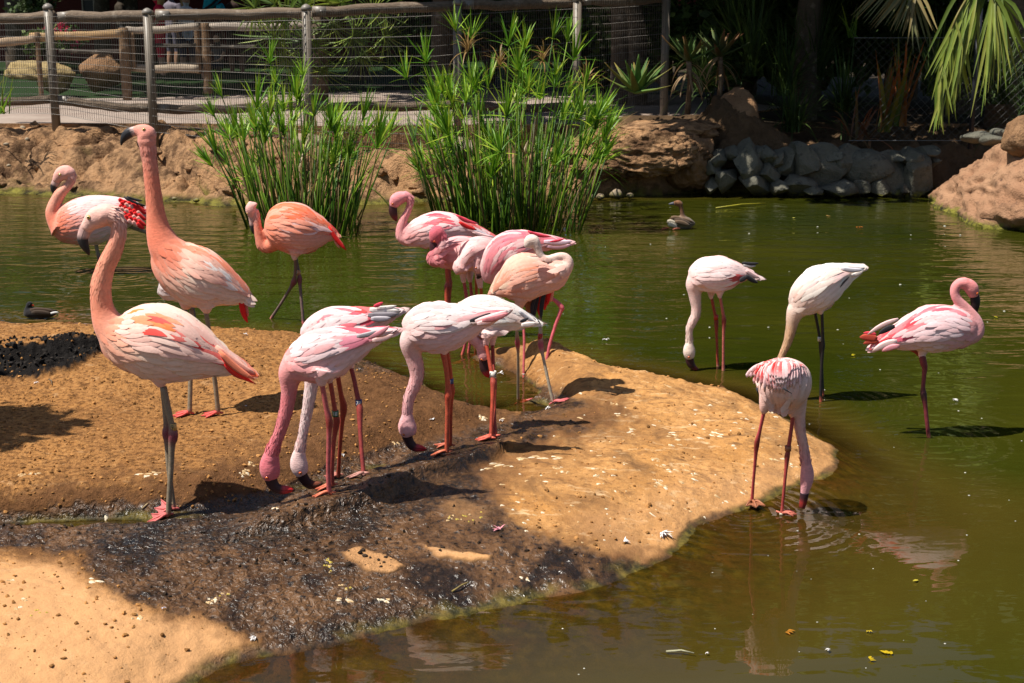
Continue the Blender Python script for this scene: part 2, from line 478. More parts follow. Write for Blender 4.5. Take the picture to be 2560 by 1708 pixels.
BLACK = [(180, 1330), (430, 1255), (560, 1285), (700, 1322), (900, 1292), (1000, 1262), (1190, 1190), (1215, 1215), (1160, 1262), (1000, 1300), (900, 1335), (760, 1360), (560, 1380), (380, 1420), (260, 1400)]
black = np.clip(px_mask(PX, PY, BLACK, 16, 60, 48) * 1.1 - .35 * vnoise(X * 16, Y * 16, 91), 0, 1) * wet
Z = Z + tan_ * .006
Z = Z + clod * (.010 + .028 * np.abs(fbm(X * 28, Y * 28, 3, 81)) + .02 * fbm(X * 60, Y * 60, 2, 82))
Z = Z + wet * (Z > .006) * (.013 * np.abs(fbm(X * 17, Y * 17, 3, 83)) - .003 + .003 * fbm(X * 45, Y * 45, 2, 84))
Z = Z + (1 - wet) * (Z > .01) * (.010 * np.maximum(fbm(X * 30, Y * 30, 3, 85), 0) * (.4 + .6 * sstep(4.9, 5.6, Y)))
isl = grid_mesh('mud_island', xs, ys, Z, M_BANK, dict(wet=wet, damp=damp, algae=algae, pinkish=np.clip(pink, 0, 1), clod=clod, black=black, crumbly=(1 - px_mask(PX, PY, [(1050, 1180), (1250, 1100), (1400, 1000), (1300, 900), (1250, 850), (2300, 850), (2300, 1500), (1000, 1500)], 60, 60, 49)) * (1 - px_mask(PX, PY, LOBE, 60, 40, 46))), keep=Z > -.2)
tag(isl, 'low tan mud bank in the pond with a dark wet gully across it', kind='structure')

import bisect
_gx, _gy, _gz = xs.tolist(), ys.tolist(), Z
def isle_z(x, y):
    i = bisect.bisect(_gx, x) - 1; j = bisect.bisect(_gy, y) - 1
    if i < 0 or j < 0 or i >= len(_gx) - 1 or j >= len(_gy) - 1: return float(isle_h(x, y))
    f = (x - _gx[i]) / (_gx[i + 1] - _gx[i]); g = (y - _gy[j]) / (_gy[j + 1] - _gy[j])
    return float((_gz[j, i] * (1 - f) + _gz[j, i + 1] * f) * (1 - g) + (_gz[j + 1, i] * (1 - f) + _gz[j + 1, i + 1] * f) * g)
def isle_hit(px, py):
    z = 0.05
    for _ in range(12):
        p = gnd(px, py, z); z = 0.5 * z + 0.5 * max(isle_z(p.x, p.y), -0.02)
    p = gnd(px, py, z); p.z = isle_z(p.x, p.y)
    return p

# ---- pond: one murky sheet; how much of the bed shows follows the real depth
def bank_edge(x):
    return np.interp(x, BX, BY)
EDGE_PX = [(-700, 492), (-200, 490), (0, 487), (200, 496), (420, 506), (560, 517), (700, 512), (900, 512), (1100, 506), (1300, 500), (1450, 496), (1600, 487), (1780, 483),
           (1950, 481), (2150, 481), (2330, 480), (2420, 476), (2700, 474), (3300, 474)]
EP = np.array([gnd(a, b, 0)[:2] for a, b in catmull(EDGE_PX, 120)])
BX, BY = EP[:, 0], EP[:, 1]
BX = np.maximum.accumulate(BX)

RINGS = [(1868, 1280, 19, .6, .5), (2050, 1005, 17, .65, .75), (2322, 1100, 13, .8, .35), (1700, 915, 18, .25, .25), (300, 690, 14, .9, .5), (745, 812, 15, .6, .5), (1160, 900, 22, .22, .4), (1710, 560, 14, .5, .4), (90, 790, 20, .5, .5)]
def water_mat():
    m, nt, N, L, P = new_mat('pond_water')
    pos = geo_pos(nt)
    dep = attr_n(nt, 'depth', 'Fac')
    n = noise_n(nt, pos, .55, 3)
    deep = mixc(nt, ramp(nt, n, .35, .65), (.020, .026, .002), (.038, .038, .0036))
    c = mixc(nt, ramp(nt, dep, .02, .24), (.066, .041, .007), deep)
    L.new(c, P.inputs['Base Color'])
    P.inputs['Roughness'].default_value = .025
    P.inputs['IOR'].default_value = 1.38
    P.inputs['Specular IOR Level'].default_value = .5
    # ripples
    h = math_n(nt, 'MULTIPLY', noise_n(nt, scaled(nt, pos, 1.0, 2.6, 1), 2.3, 2, .45, .5), .75)
    h = math_n(nt, 'ADD', h, math_n(nt, 'MULTIPLY', noise_n(nt, scaled(nt, pos, 1, 2.0, 1), 7, 2, .5, .8), .16))
    sy = nt.nodes.new('ShaderNodeSeparateXYZ'); L.new(pos, sy.inputs[0])
    h = math_n(nt, 'MULTIPLY', h, ramp(nt, sy.outputs[1], 4.3, 7.5, .26, 1.8))
    dist_n = noise_n(nt, pos, 2.6, 3)
    for px, py, k, R, a in RINGS:
        g = gnd(px, py, 0)
        v = nt.nodes.new('ShaderNodeVectorMath'); v.operation = 'DISTANCE'
        L.new(pos, v.inputs[0]); v.inputs[1].default_value = g
        r = v.outputs['Value']
        ph = math_n(nt, 'ADD', math_n(nt, 'MULTIPLY', r, 2 * math.pi * k), math_n(nt, 'MULTIPLY', dist_n, 9.0))
        w = math_n(nt, 'MULTIPLY', math_n(nt, 'SINE', ph), ramp(nt, r, 0, R, 1, 0))
        h = math_n(nt, 'ADD', h, math_n(nt, 'MULTIPLY', w, .22 * a * 12 / k))
    L.new(bump_n(nt, h, .30, .035), P.inputs['Normal'])
    tr = nt.nodes.new('ShaderNodeBsdfTransparent'); tr.inputs[0].default_value = (.80, .70, .42, 1)
    # only the body colour becomes see-through in the shallows; the surface sheen stays
    gl = nt.nodes.new('ShaderNodeBsdfGlossy'); gl.inputs['Roughness'].default_value = .025
    L.new(P.inputs['Normal'].links[0].from_socket, gl.inputs['Normal'])
    fr = nt.nodes.new('ShaderNodeFresnel'); fr.inputs['IOR'].default_value = 1.38
    L.new(P.inputs['Normal'].links[0].from_socket, fr.inputs['Normal'])
    sh = nt.nodes.new('ShaderNodeMixShader'); L.new(fr.outputs[0], sh.inputs[0]); L.new(tr.outputs[0], sh.inputs[1]); L.new(gl.outputs[0], sh.inputs[2])
    mx = nt.nodes.new('ShaderNodeMixShader')
    L.new(ramp(nt, dep, .0, .11, .12, 1.0), mx.inputs[0])
    L.new(sh.outputs[0], mx.inputs[1]); L.new(P.outputs[0], mx.inputs[2])
    L.new(mx.outputs[0], N['Material Output'].inputs['Surface'])
    return m
M_WATER = water_mat()
wxs = np.concatenate([np.linspace(-14, -3.2, 20), np.arange(-3.1, 3.1, .035), np.linspace(3.2, 14, 20)])
wys = np.concatenate([np.linspace(-6, 2.6, 12), np.arange(2.7, 8.2, .035), np.arange(8.3, 14.5, .1)])
WX, WY = np.meshgrid(wxs, wys)
dp = np.minimum(np.maximum(-isle_h(WX, WY), 0), np.maximum((bank_edge(WX) - WY) * .35 + .06, 0))
pond = grid_mesh('pond_water', wxs, wys, np.zeros_like(WX), M_WATER, dict(depth=dp))
tag(pond, 'murky olive green pond water with small ripples', kind='structure')

# ---- pond bed and the land out to the horizon
def plain_mat(name, a, b, scale, rough=.9, bump=.4, bd=.02):
    m, nt, N, L, P = new_mat(name)
    pos = geo_pos(nt)
    n = noise_n(nt, pos, scale, 5, .6); n2 = noise_n(nt, pos, scale * 7, 4, .6)
    c = mixc(nt, ramp(nt, n, .35, .65), a, b)
    c = mixc(nt, ramp(nt, n2, .55, .75, 0, .5), c, tuple(k * .45 for k in a))
    L.new(c, P.inputs['Base Color']); P.inputs['Roughness'].default_value = rough
    P.inputs['Specular IOR Level'].default_value = .2
    L.new(bump_n(nt, n2, bump, bd), P.inputs['Normal'])
    return m
M_BED = plain_mat('pond_bed_mud', (.055, .042, .014), (.08, .06, .022), 3)
bed = link('pond_bed', mesh('pond_bed', [(-14, -6, -.38), (14, -6, -.38), (14, 15, -.38), (-14, 15, -.38)], [(0, 1, 2, 3)], M_BED))
tag(bed, kind='structure')
M_LAND = plain_mat('dark_soil', (.026, .019, .011), (.045, .030, .017), 1.2)
land = link('ground', mesh('ground', [(-300, -300, -.45), (300, -300, -.45), (300, 300, -.45), (-300, 300, -.45)], [(0, 1, 2, 3)], M_LAND))
tag(land, kind='structure')

# ---- far bank: rough artificial rock and soil rising from the water to the fence
def far_mat():
    m, nt, N, L, P = new_mat('far_bank_rock')
    pos = geo_pos(nt)
    n1 = noise_n(nt, pos, 1.8, 5, .6); n2 = noise_n(nt, pos, 9, 6, .65); n3 = noise_n(nt, pos, 34, 4, .7)
    shade = attr_n(nt, 'soil', 'Fac'); edge = attr_n(nt, 'edge', 'Fac')
    c = mixc(nt, ramp(nt, n1, .35, .65), (.36, .195, .092), (.44, .26, .135))
    c = mixc(nt, math_n(nt, 'MULTIPLY', ramp(nt, n1, .42, .56), ramp(nt, n2, .34, .56)), c, (.13, .068, .033))
    c = mixc(nt, ramp(nt, n2, .50, .68), c, (.10, .052, .025))
    c = mixc(nt, ramp(nt, n3, .62, .78, 0, .7), c, (.60, .40, .24))
    c = mixc(nt, ramp(nt, n1, .60, .74, 0, .35), c, (.25, .185, .06))
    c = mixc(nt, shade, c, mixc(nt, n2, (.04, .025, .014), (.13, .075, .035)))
    c = mixc(nt, edge, c, mixc(nt, ramp(nt, n2, .4, .62), (.03, .026, .008), (.22, .19, .035)))
    L.new(c, P.inputs['Base Color']); P.inputs['Roughness'].default_value = .9; P.inputs['Specular IOR Level'].default_value = .2
    h = math_n(nt, 'ADD', n2, math_n(nt, 'MULTIPLY', n3, .5))
    L.new(bump_n(nt, h, 1.0, .06), P.inputs['Normal'])
    return m
M_FAR = far_mat()
CREV = [(np.array([gnd(a, b_, h)[:2] for a, b_, h in L_]), dp_, w_) for L_, dp_, w_ in (([(375, 340, .46), (430, 378, .38), (480, 402, .32), (530, 440, .22), (575, 470, .12)], .15, .06), ([(40, 372, .36), (120, 352, .40), (190, 372, .34), (260, 362, .36)], .10, .05), ([(200, 408, .26), (270, 395, .28), (330, 405, .24)], .09, .05), ([(560, 420, .26), (700, 432, .24), (850, 428, .22), (1010, 440, .20)], .12, .06), ([(1060, 452, .16), (1200, 446, .18), (1330, 452, .16)], .10, .05))]
def far_h(x, y):
    d = y - bank_edge(x)
    d = d + .16 * fbm(x * 2.2, y * 2.2, 4, 101) + .07 * fbm(x * 9, y * 9, 3, 102)
    px = CX + x / (y * CT) * FPX
    rock = sstep(1380, 1500, px) * (1 - sstep(1760, 1840, px))     # upright rock face
    wallz = sstep(1760, 1840, px)                                  # behind the stone wall
    left = 1 - sstep(600, 950, px)
    top = .50 * left + .30 * (1 - left) * (1 - rock) * (1 - wallz) + .47 * rock + .40 * wallz
    lowf = .10 + .06 * fbm(x * 1.7, y * 1.7, 3, 103)
    # left: shelf by the water, then a steeper clumpy rise
    zl = lowf * sstep(-.02, .25, d) + (top - lowf) * (.55 * sstep(.35, .75, d + .22 * fbm(x * 1.1, y * .6, 3, 104)) + .45 * sstep(.6, 1.6, d))
    zr = top * (sstep(-.05, .30, d + .12 * fbm(x * 3, y * 3, 3, 105)))
    zr = zr + .12 * sstep(.3, 1.6, d)
    zm = .09 * sstep(-.02, .2, d) + (top - .09) * sstep(.25, .65, d + .16 * fbm(x * 1.5, y * .8, 3, 106))
    k = np.maximum(rock, wallz)
    z = zr * k + (1 - k) * (zl * left + zm * (1 - left))
    on = sstep(-.02, .25, d)
    z = z + on * (.06 * fbm(x * 4, y * 4, 4, 107) - .085 * (1 - np.abs(fbm(x * 3.2, y * 2.4, 3, 110))) ** 4 - .05 * np.abs(fbm(x * 11, y * 11, 3, 108)) + .024 * fbm(x * 26, y * 26, 3, 109) + .05) * (1 - .75 * sstep(1.1, 1.6, d))
    mound = np.exp(-(((x - at(1830, 300, 14.2).x) / .30) ** 2) - ((y - 14.0) / .5) ** 2)
    z = z + .42 * mound
    for line, dep_, wd in CREV:
        dl_, sd_ = seg_dist(x, y, line)
        dl_ = dl_ + .03 * fbm(x * 7, y * 7, 2, 115)
        z = z - dep_ * np.exp(-(np.maximum(dl_, 0) / wd) ** 2) * np.where(sd_ > 0, .5, 1) + dep_ * .6 * np.exp(-((dl_ - wd * 2.2) / (wd * 1.6)) ** 2) * (sd_ > 0)
    z = np.where(d < 0, np.maximum(d * .6, -.4), z)
    # level run-out under the walkway so that the slabs meet the ground behind the fence
    return z
xs = np.concatenate([np.linspace(-9, -5.2, 30), np.arange(-5.2, 5.2, .024), np.linspace(5.3, 9, 30)])
ys = np.arange(11.2, 14.95, .022)
X, Y = np.meshgrid(xs, ys)
Z = far_h(X, Y)
PXf = CX + X / (Y * CT) * FPX
dd = Y - bank_edge(X)
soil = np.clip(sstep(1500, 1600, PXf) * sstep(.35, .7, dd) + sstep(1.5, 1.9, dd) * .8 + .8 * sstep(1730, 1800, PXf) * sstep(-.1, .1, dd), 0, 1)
edge = (1 - sstep(.02, .07, Z + .02 * fbm(X * 8, Y * 8, 3, 111)))
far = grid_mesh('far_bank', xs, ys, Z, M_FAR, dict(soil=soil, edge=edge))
tag(far, 'rough brown earth and rock bank along the far side of the pond', kind='structure')
# overhanging rock lip made of lumps is part of the rocks further below

# ================================================================== FLAMINGOS
M_PLUME = vcol_mat('plumage', rough=.85, var=.13, nscale=60, bump=.3, bscale=120, spec=.15, sheen=.15, stretch=(1, 1, 2.2), bdist=.006)
M_FEATH = vcol_mat('feathers', rough=.8, var=.07, nscale=70, bump=.25, bscale=240, spec=.2, sheen=.1, bdist=.002)
M_SKIN = vcol_mat('scaly_leg', rough=.55, var=.22, nscale=160, bump=.5, bscale=320, spec=.4, bdist=.002)
M_BILL = vcol_mat('bill_horn', rough=.42, var=.12, nscale=90, bump=.15, bscale=260, spec=.25, bdist=.002)
M_EYE = vcol_mat('eye', rough=.15, var=0.0, spec=.6)
M_BAND = vcol_mat('leg_band_plastic', rough=.4, var=.04, spec=.5)

def terrain(px, py, water=None):
    """place where a foot stands; water = depth of the bed below the surface at that pixel"""
    if water is not None:
        g = gnd(px, py, 0); return g, -water
    g = isle_hit(px, py)
    return g, g.z

WHITEF = (.86, .73, .69); GREYB = (.03, .028, .034)
K = {'peach': (.86, .45, .32), 'salmon': (.85, .36, .24), 'orange': (.88, .24, .045), 'red': (.74, .075, .06), 'rose': (.80, .24, .23), 'pink': (.86, .50, .47),
     'palepink': (.88, .645, .61), 'white': (.86, .79, .74), 'cream': (.85, .68, .56), 'black': GREYB, 'grey': (.42, .38, .40), 'tan': (.55, .38, .25), 'headpeach': (.84, .50, .40),
     'headpink': (.80, .40, .37), 'dullpink': (.66, .33, .31)}
def kc(c):
    c = np.array(K[c] if isinstance(c, str) else c, float)
    if c[0] > .5 and c[0] >= c[1]:                      # plumage tones: deeper coral and rose than the first estimate
        c = np.clip(c[0] - (c[0] - c) * np.array([1, 1.32, 1.22]), .02, 1) * .93
    return c

def bird(label, T, ref, body, neck, head, bill, eye, legs, face=-1, species='chilean', cols=None, wing=None, accents=(), tail=(), group='flamingos in and beside the pond',
         bk=.80, off=0.0, water=None, bands=(), cover=True, neck_off=0.0, Y=None, feet=True, extra=None, voxel=.0065, loose=0, head_k=.82, tails_black=0.0, far=True, down=True):
    """every list is traced in one crop of the photograph (T = x0, y0, scale) and turned into metres at the bird's own distance"""
    ox, oy, sc = T
    q = lambda x, y: (ox + x / sc, oy + y / sc)
    cols = dict(dict(body='palepink', front='peach', neck='peach', head='headpeach', belly='cream', thigh='palepink', leg=(.24, .19, .13), joint=(.20, .045, .06), foot=(.58, .13, .12),
                     wing='palepink', tip='palepink') if species == 'chilean' else
                dict(body='palepink', front='palepink', neck='palepink', head='headpink', belly='palepink', thigh='palepink', leg=(.36, .055, .035), joint=(.27, .04, .03), foot=(.56, .12, .07),
                     wing='palepink', tip='white'), **(cols or {}))
    rx, ry = q(*ref) if ref is not None else (0, 0)
    base, zb = terrain(rx, ry, water)
    Y0 = (Y or base.y)
    base = Vector((base.x, Y0, max(zb, 0) if water is None else 0.0))
    root = empty('flamingo', base, label, 'flamingo', group)
    YB = Y0 + off
    m = mpp(*q(*body[len(body) // 2][:2]), YB) / sc            # metres per crop pixel
    W = lambda x, y, Y=YB: at(*q(x, y), Y)
    rng = np.random.default_rng(abs(hash(label)) % 1000 if False else sum(map(ord, label)))
    # ---- body, neck and head: lofts fused into one skin
    def loft(P, n, kprof=None, dy=0.0, dyf=None):
        P = [tuple(p) + ((dy,) if len(p) < 4 else ()) for p in P]
        A = catmull(np.array(P, float), n)
        return [W(a[0], a[1], YB + a[3]) for a in A], [max(a[2], 1.5) * m for a in A]
    V, F = [], []; spine = []
    def put(P, R, k, tagname, n=18):
        a, b, _ = tube(P, R, n, k, (0, 1, 0))
        o = len(V); V.extend(a); F.extend(tuple(i + o for i in f) for f in b)
        for i, (p, r) in enumerate(zip(P, R)): spine.append((p, r, tagname, i / (len(P) - 1)))
    nb = 22
    bP, bR = loft(body, nb)
    kb = [bk * (1 if i < nb * .6 else 1 - .45 * (i / nb - .6) / .4) for i in range(nb)]
    put(bP, bR, kb, 'body', 24)
    nP, nR = loft(neck, 4 * len(neck) + 6, dy=neck_off)
    put(nP, nR, 1.0, 'neck', 16)
    if head:
        hP, hR = loft(head, 9, dy=neck_off)
        put(hP, hR, head_k, 'head', 16)
    for L in legs:
        if L.get('thigh'):
            tP, tR = loft(L['thigh'], 6, dy=L.get('dy', 0))
            put(tP, tR, .9, 'thigh', 12)
    for ex in (extra or []):
        eP, eR = loft(ex, 10); put(eP, eR, .8, 'body', 14)
    co, FF = remeshed(V, F, voxel, 5)
    SP = np.array([s[0] for s in spine]); SR = np.array([s[1] for s in spine])
    names = [s[2] for s in spine]; tt = np.array([s[3] for s in spine])
    SC = np.zeros((len(spine), 3))
    for i, (nm, t) in enumerate(zip(names, tt)):
        if nm == 'body':
            c = kc(cols['front']) * (1 - sstep(.08, .42, t)) + kc(cols['body']) * sstep(.08, .42, t)
            c = c * (1 - sstep(.82, 1, t)) + kc(cols['tip']) * sstep(.82, 1, t)
        elif nm == 'neck':
            a = kc(cols['front']) if cols.get('neck0') is None else kc(cols['neck0'])
            c = a * (1 - sstep(0, .35, t)) + kc(cols['neck']) * sstep(0, .35, t)
            c = c * (1 - sstep(.6, 1, t)) + kc(cols['head']) * sstep(.6, 1, t)
        elif nm == 'head': c = kc(cols['head'])
        else: c = kc(cols['thigh'])
        SC[i] = c
    def paint(P):
        d = np.sqrt(((P[:, None, :] - SP[None]) ** 2).sum(-1))
        e = (d - SR[None]) / .018
        w = np.exp(-np.clip(e - e.min(1, keepdims=True), 0, 30) * .9)
        c = (w @ SC) / w.sum(1, keepdims=True)
        return c
    cc = paint(co)
    # belly paler below, mottled patches as on the plumage itself
    u = np.array([[p.x, p.z] for p in map(Vector, co)])
    mot = fbm(u[:, 0] * 34, u[:, 1] * 22, 3, int(base.x * 50) % 90)
    cc = cc * (1 + .10 * mot[:, None] * np.array([.3, 1.0, 1.3]))
    bb = MB()
    rel = [Vector(p) - base for p in co]
    bb.add(rel, FF, np.clip(cc, 0, .95), 0)
    # ---- legs, joints and webbed feet belong to the same skin
    toe_L = .070 if species == 'chilean' else .060
    fz_list = []
    for L in legs:
        pts = L['pts']; dy = L.get('dy', 0.0)
        lw = L.get('water', water)
        fx, fy = q(*pts[-1][:2])
        if L.get('raised'): gp = at(fx, fy, YB + dy); gz = gp.z
        elif lw is not None: gp = gnd(fx, fy, 0); gz = -lw
        else: gp = isle_hit(fx, fy); gz = gp.z
        A = catmull(np.array([p[:3] for p in pts], float), 5 * len(pts))
        ln = np.concatenate([[0], np.cumsum(np.hypot(*np.diff(A[:, :2], axis=0).T))]); ln /= ln[-1]
        P = []; R = []
        yj = YB + dy
        for a, t in zip(A, ln):
            P.append(at(*q(a[0], a[1]), yj + (gp.y - yj) * t)); R.append(a[2] * m)
        lc = np.array(L.get('leg', cols['leg'])); jc = np.array(L.get('joint', cols['joint'])); fc = np.array(L.get('foot', cols['foot']))
        jp = L.get('ankle'); C = []
        for a, t in zip(A, ln):
            c = lc
            if jp:
                d = math.hypot(a[0] - jp[0], a[1] - jp[1]) * m
                c = jc * math.exp(-(d / .028) ** 2) + lc * (1 - math.exp(-(d / .028) ** 2))
            k = sstep(.93, 1, t); c = c * (1 - k) + fc * k
            if t > .5: c = c * (.9 + .2 * (int(t * 160) % 2))
            C.append(c)
        if lw is not None and not L.get('raised'):
            P.append(Vector((P[-1].x, P[-1].y, gz))); R.append(R[-1]); C.append(fc)
        else:
            P[-1] = Vector((P[-1].x, P[-1].y, gz + .012))
        bb.tube([p - base for p in P], R, 10, np.array(C), 1, 1.0, (0, 1, 0))
        if L.get('nofoot'): continue
        heel = P[-1]
        an0 = L.get('dir', math.pi if face < 0 else 0.0)
        tl = toe_L * L.get('toe', 1)
        tips = []
        hz = lambda x, y: (gz if (lw is not None or L.get('raised')) else isle_z(x, y))
        for k, (da, le) in enumerate(((-.52, .92), (0, 1.0), (.52, .92))):
            tp = Vector((heel.x + math.cos(an0 + da) * tl * le, heel.y + math.sin(an0 + da) * tl * le, 0)); tp.z = hz(tp.x, tp.y) + .004
            mid = heel.lerp(tp, .5); mid.z = hz(mid.x, mid.y) + .010
            tips.append((mid, tp))
            bb.tube([heel - base, heel.lerp(mid, .5) + Vector((0, 0, .003)) - base, mid - base, tp - base], [.0065, .0055, .0045, .002], 6, fc * (.85 + .1 * k), 1)
        bk_ = Vector((heel.x - math.cos(an0) * .02, heel.y - math.sin(an0) * .02, 0)); bk_.z = hz(bk_.x, bk_.y) + .008
        bb.tube([heel - base, bk_ - base], [.006, .003], 5, fc, 1)
        for (m0, t0), (m1, t1) in zip(tips[:-1], tips[1:]):
            e = t0.lerp(t1, .5).lerp(heel, .22); e.z = hz(e.x, e.y) + .005
            W0 = [heel + Vector((0, 0, -.001)), m0, t0, e, t1, m1]
            top = [p - base for p in W0]; bot = [p - base - Vector((0, 0, .003)) for p in W0]
            F2 = [(0, 1, 3), (1, 2, 3), (0, 3, 5), (3, 4, 5)]
            bb.add(top + bot, F2 + [tuple(i + 6 for i in f[::-1]) for f in F2], fc * .72, 1)
    body_o = bb.build('body', [M_PLUME, M_SKIN], root)
    # ---- bill
    if bill:
        bm = MB()
        pts = bill['pts']
        A = catmull(np.array([tuple(p) for p in pts], float), 16)
        P = [W(a[0], a[1], YB + neck_off) - base for a in A]; R = [max(a[2], .8) * m for a in A]
        stops = bill['cols']
        C = []
        for i in range(16):
            t = i / 15
            for (t0, c0), (t1, c1) in zip(stops[:-1], stops[1:]):
                if t0 <= t <= t1:
                    k = (t - t0) / max(t1 - t0, 1e-6); C.append(kc(c0) * (1 - k) + kc(c1) * k); break
            else: C.append(kc(stops[-1][1]))
        bm.tube(P, R, 14, np.array(C), 0, bill.get('k', .62), (0, 1, 0))
        # the gape line, a thin proud seam along the side of the bill
        sd = -1
        g = [P[i] + Vector((0, sd * R[i] * bill.get('k', .62) * .93, R[i] * .10)) for i in range(3, 15)]
        bm.tube(g, [.0011] * len(g), 4, (.012, .01, .01), 0)
        bo = bm.build('bill', M_BILL, root)
    # ---- eyes on both sides
    if eye:
        dm = m
        es = eye[2] if len(eye) > 2 else 7
        bv = BVHTree.FromPolygons([Vector(p) for p in co], FF)
        for s_ in (-1, 1):
            o_ = W(eye[0], eye[1], YB + neck_off + s_ * .3); tgt = W(eye[0], eye[1], YB + neck_off)
            hit = bv.ray_cast(o_, (tgt - o_).normalized(), .6)
            if hit[0] is None: continue
            e = MB(); nrm = hit[1]
            ec = kc(eye[3]) if len(eye) > 3 else (np.array([.62, .42, .10]) if species == 'chilean' else np.array([.75, .17, .02]))
            for rr, h_, c_, q_ in ((1.0, .0005, np.array([.55, .25, .2]) if species == 'chilean' else np.array([.30, .03, .03]), 1.25), (1.0, .0025, ec, 1.0), (1.0, .0042, (.006, .005, .005), .5)):
                r_ = es * m * q_
                a_ = nrm.orthogonal().normalized(); b_ = nrm.cross(a_)
                c0 = hit[0] - base + nrm * h_
                ring = [c0 + (a_ * math.cos(t) + b_ * math.sin(t)) * r_ for t in np.linspace(0, 2 * math.pi, 12, endpoint=False)]
                ring2 = [c0 - nrm * .004 + (a_ * math.cos(t) + b_ * math.sin(t)) * r_ * 1.05 for t in np.linspace(0, 2 * math.pi, 12, endpoint=False)]
                e.add([c0 + nrm * r_ * .25] + ring + ring2, [(0, 1 + j, 1 + (j + 1) % 12) for j in range(12)] + [(1 + j, 13 + j, 13 + (j + 1) % 12, 1 + (j + 1) % 12) for j in range(12)], c_)
            e.build('eye', M_EYE, root)
    # ---- feathers: rows that follow the body, tips lifted over the row behind
    bvh = BVHTree.FromPolygons([Vector(p) for p in co], FF)
    bA = catmull(np.array([tuple(p)[:3] for p in body], float), 60)
    bN = np.gradient(bA[:, :2], axis=0); bN /= np.linalg.norm(bN, axis=1, keepdims=True) + 1e-9
    nx, ny = bN[:, 1].copy(), -bN[:, 0].copy()
    s_ = np.sign(np.median(ny)); nx, ny = nx * -s_, ny * -s_         # normal points up in the picture
    def flow(u, v):
        f = np.clip(u, 0, 1.25) * 59; i = min(int(f), 58); k = f - i
        p = bA[i] * (1 - k) + bA[i + 1] * k if f <= 59 else bA[59] + (bA[59] - bA[58]) * (f - 59) * .9
        a, b = (nx[i], ny[i])
        r = p[2] if f <= 59 else bA[59][2]
        return p[0] + a * r * (1 - 2 * v) * .97, p[1] + b * r * (1 - 2 * v) * .97
    cum = np.concatenate([[0], np.cumsum(np.hypot(*np.diff(bA[:, :2], axis=0).T))]); blen = cum[-1] * m
    def feather(mb, u, v, du, dv, w, side, lift0, lift1, c0, c1, ns=6, wav=0.0):
        pts = []; nrms = []; lasty = None; first = True
        for t in np.linspace(0, 1, ns):
            x, y = flow(u + du * t, v + dv * t + wav * math.sin(t * 3.0))
            tgt = W(x, y)
            o_ = W(x, y, YB + side * .45)
            hit = bvh.ray_cast(o_, (tgt - o_).normalized(), .9)
            if hit[0] is not None and abs(hit[0].y - YB) < .3:
                p, n_ = hit[0], hit[1]
                if n_.dot(tgt - o_) > 0: n_ = -n_
                n_ = (n_ + Vector((0, side * .5, .25))).normalized()
                if lasty is not None and abs(p.y - lasty) > .03: p = W(x, y, lasty + .008 * (-side))
                lasty = p.y
            else:
                if first: return
                p = W(x, y, lasty if lasty is not None else YB + side * .01); n_ = Vector((0, side, .35)).normalized()
                if lasty is None: lasty = YB + side * .01
            first = False
            pts.append(p + n_ * (lift0 + (lift1 - lift0) * t)); nrms.append(n_)
        prof = [.5, .85, 1.0, .98, .74, .12] if ns == 6 else [.5, 1, .85, .12]
        V_, C_ = [], []
        for i in range(ns):
            tg = (pts[min(i + 1, ns - 1)] - pts[max(i - 1, 0)])
            if tg.length < 1e-7: tg = Vector((1, 0, 0))
            tg.normalize(); lat = tg.cross(nrms[i])
            if lat.length < 1e-6: lat = Vector((0, 0, 1))
            lat.normalize(); ww = w * prof[i]
            V_ += [pts[i] - lat * ww - nrms[i] * ww * .10 - base, pts[i] + nrms[i] * ww * .06 - base, pts[i] + lat * ww - nrms[i] * ww * .10 - base]
            t = i / (ns - 1); c = c0 * (1 - t) + c1 * t
            C_ += [c, c * .985, c]
        F_ = []
        for i in range(ns - 1):
            a = i * 3
            F_ += [(a, a + 1, a + 4, a + 3), (a + 1, a + 2, a + 5, a + 4)]
        mb.add(V_, F_, np.clip(C_, 0, .95))
    sides = (-1, 1) if far else (-1,)
    if cover:
        cv = MB()
        fl = .055 / blen
        us = np.arange(.03, .97, fl * .55)
        for iu, u in enumerate(us):
            f = min(int(u * 59), 58); rr = bA[f][2] * m
            nv = max(3, int(rr * 2 / .019))
            for side in sides:
                for iv in range(nv):
                    v = (iv + .5 + (.5 if iu % 2 else 0) * .9 - .2) / nv + rng.normal(0, .012)
                    if v < .0 or v > .99: continue
                    x, y = flow(u, v); p = W(x, y)
                    c = paint(np.array([[p.x, p.y, p.z]]))[0]
                    k_ = rng.normal(0, .05); c = c * (1 + rng.normal(0, .025)) * np.array([1, 1 + k_, 1 + k_ * 1.2])
                    feather(cv, u + rng.normal(0, .008), v, fl * rng.uniform(.9, 1.3), rng.normal(0, .02) + .015, .0115 * rng.uniform(.8, 1.15), side, .0008, .0024 + rng.uniform(0, .0012), c * .985, c * 1.02, 4)
        o = cv.build('plumage', M_FEATH, root); o['kind'] = 'stuff'
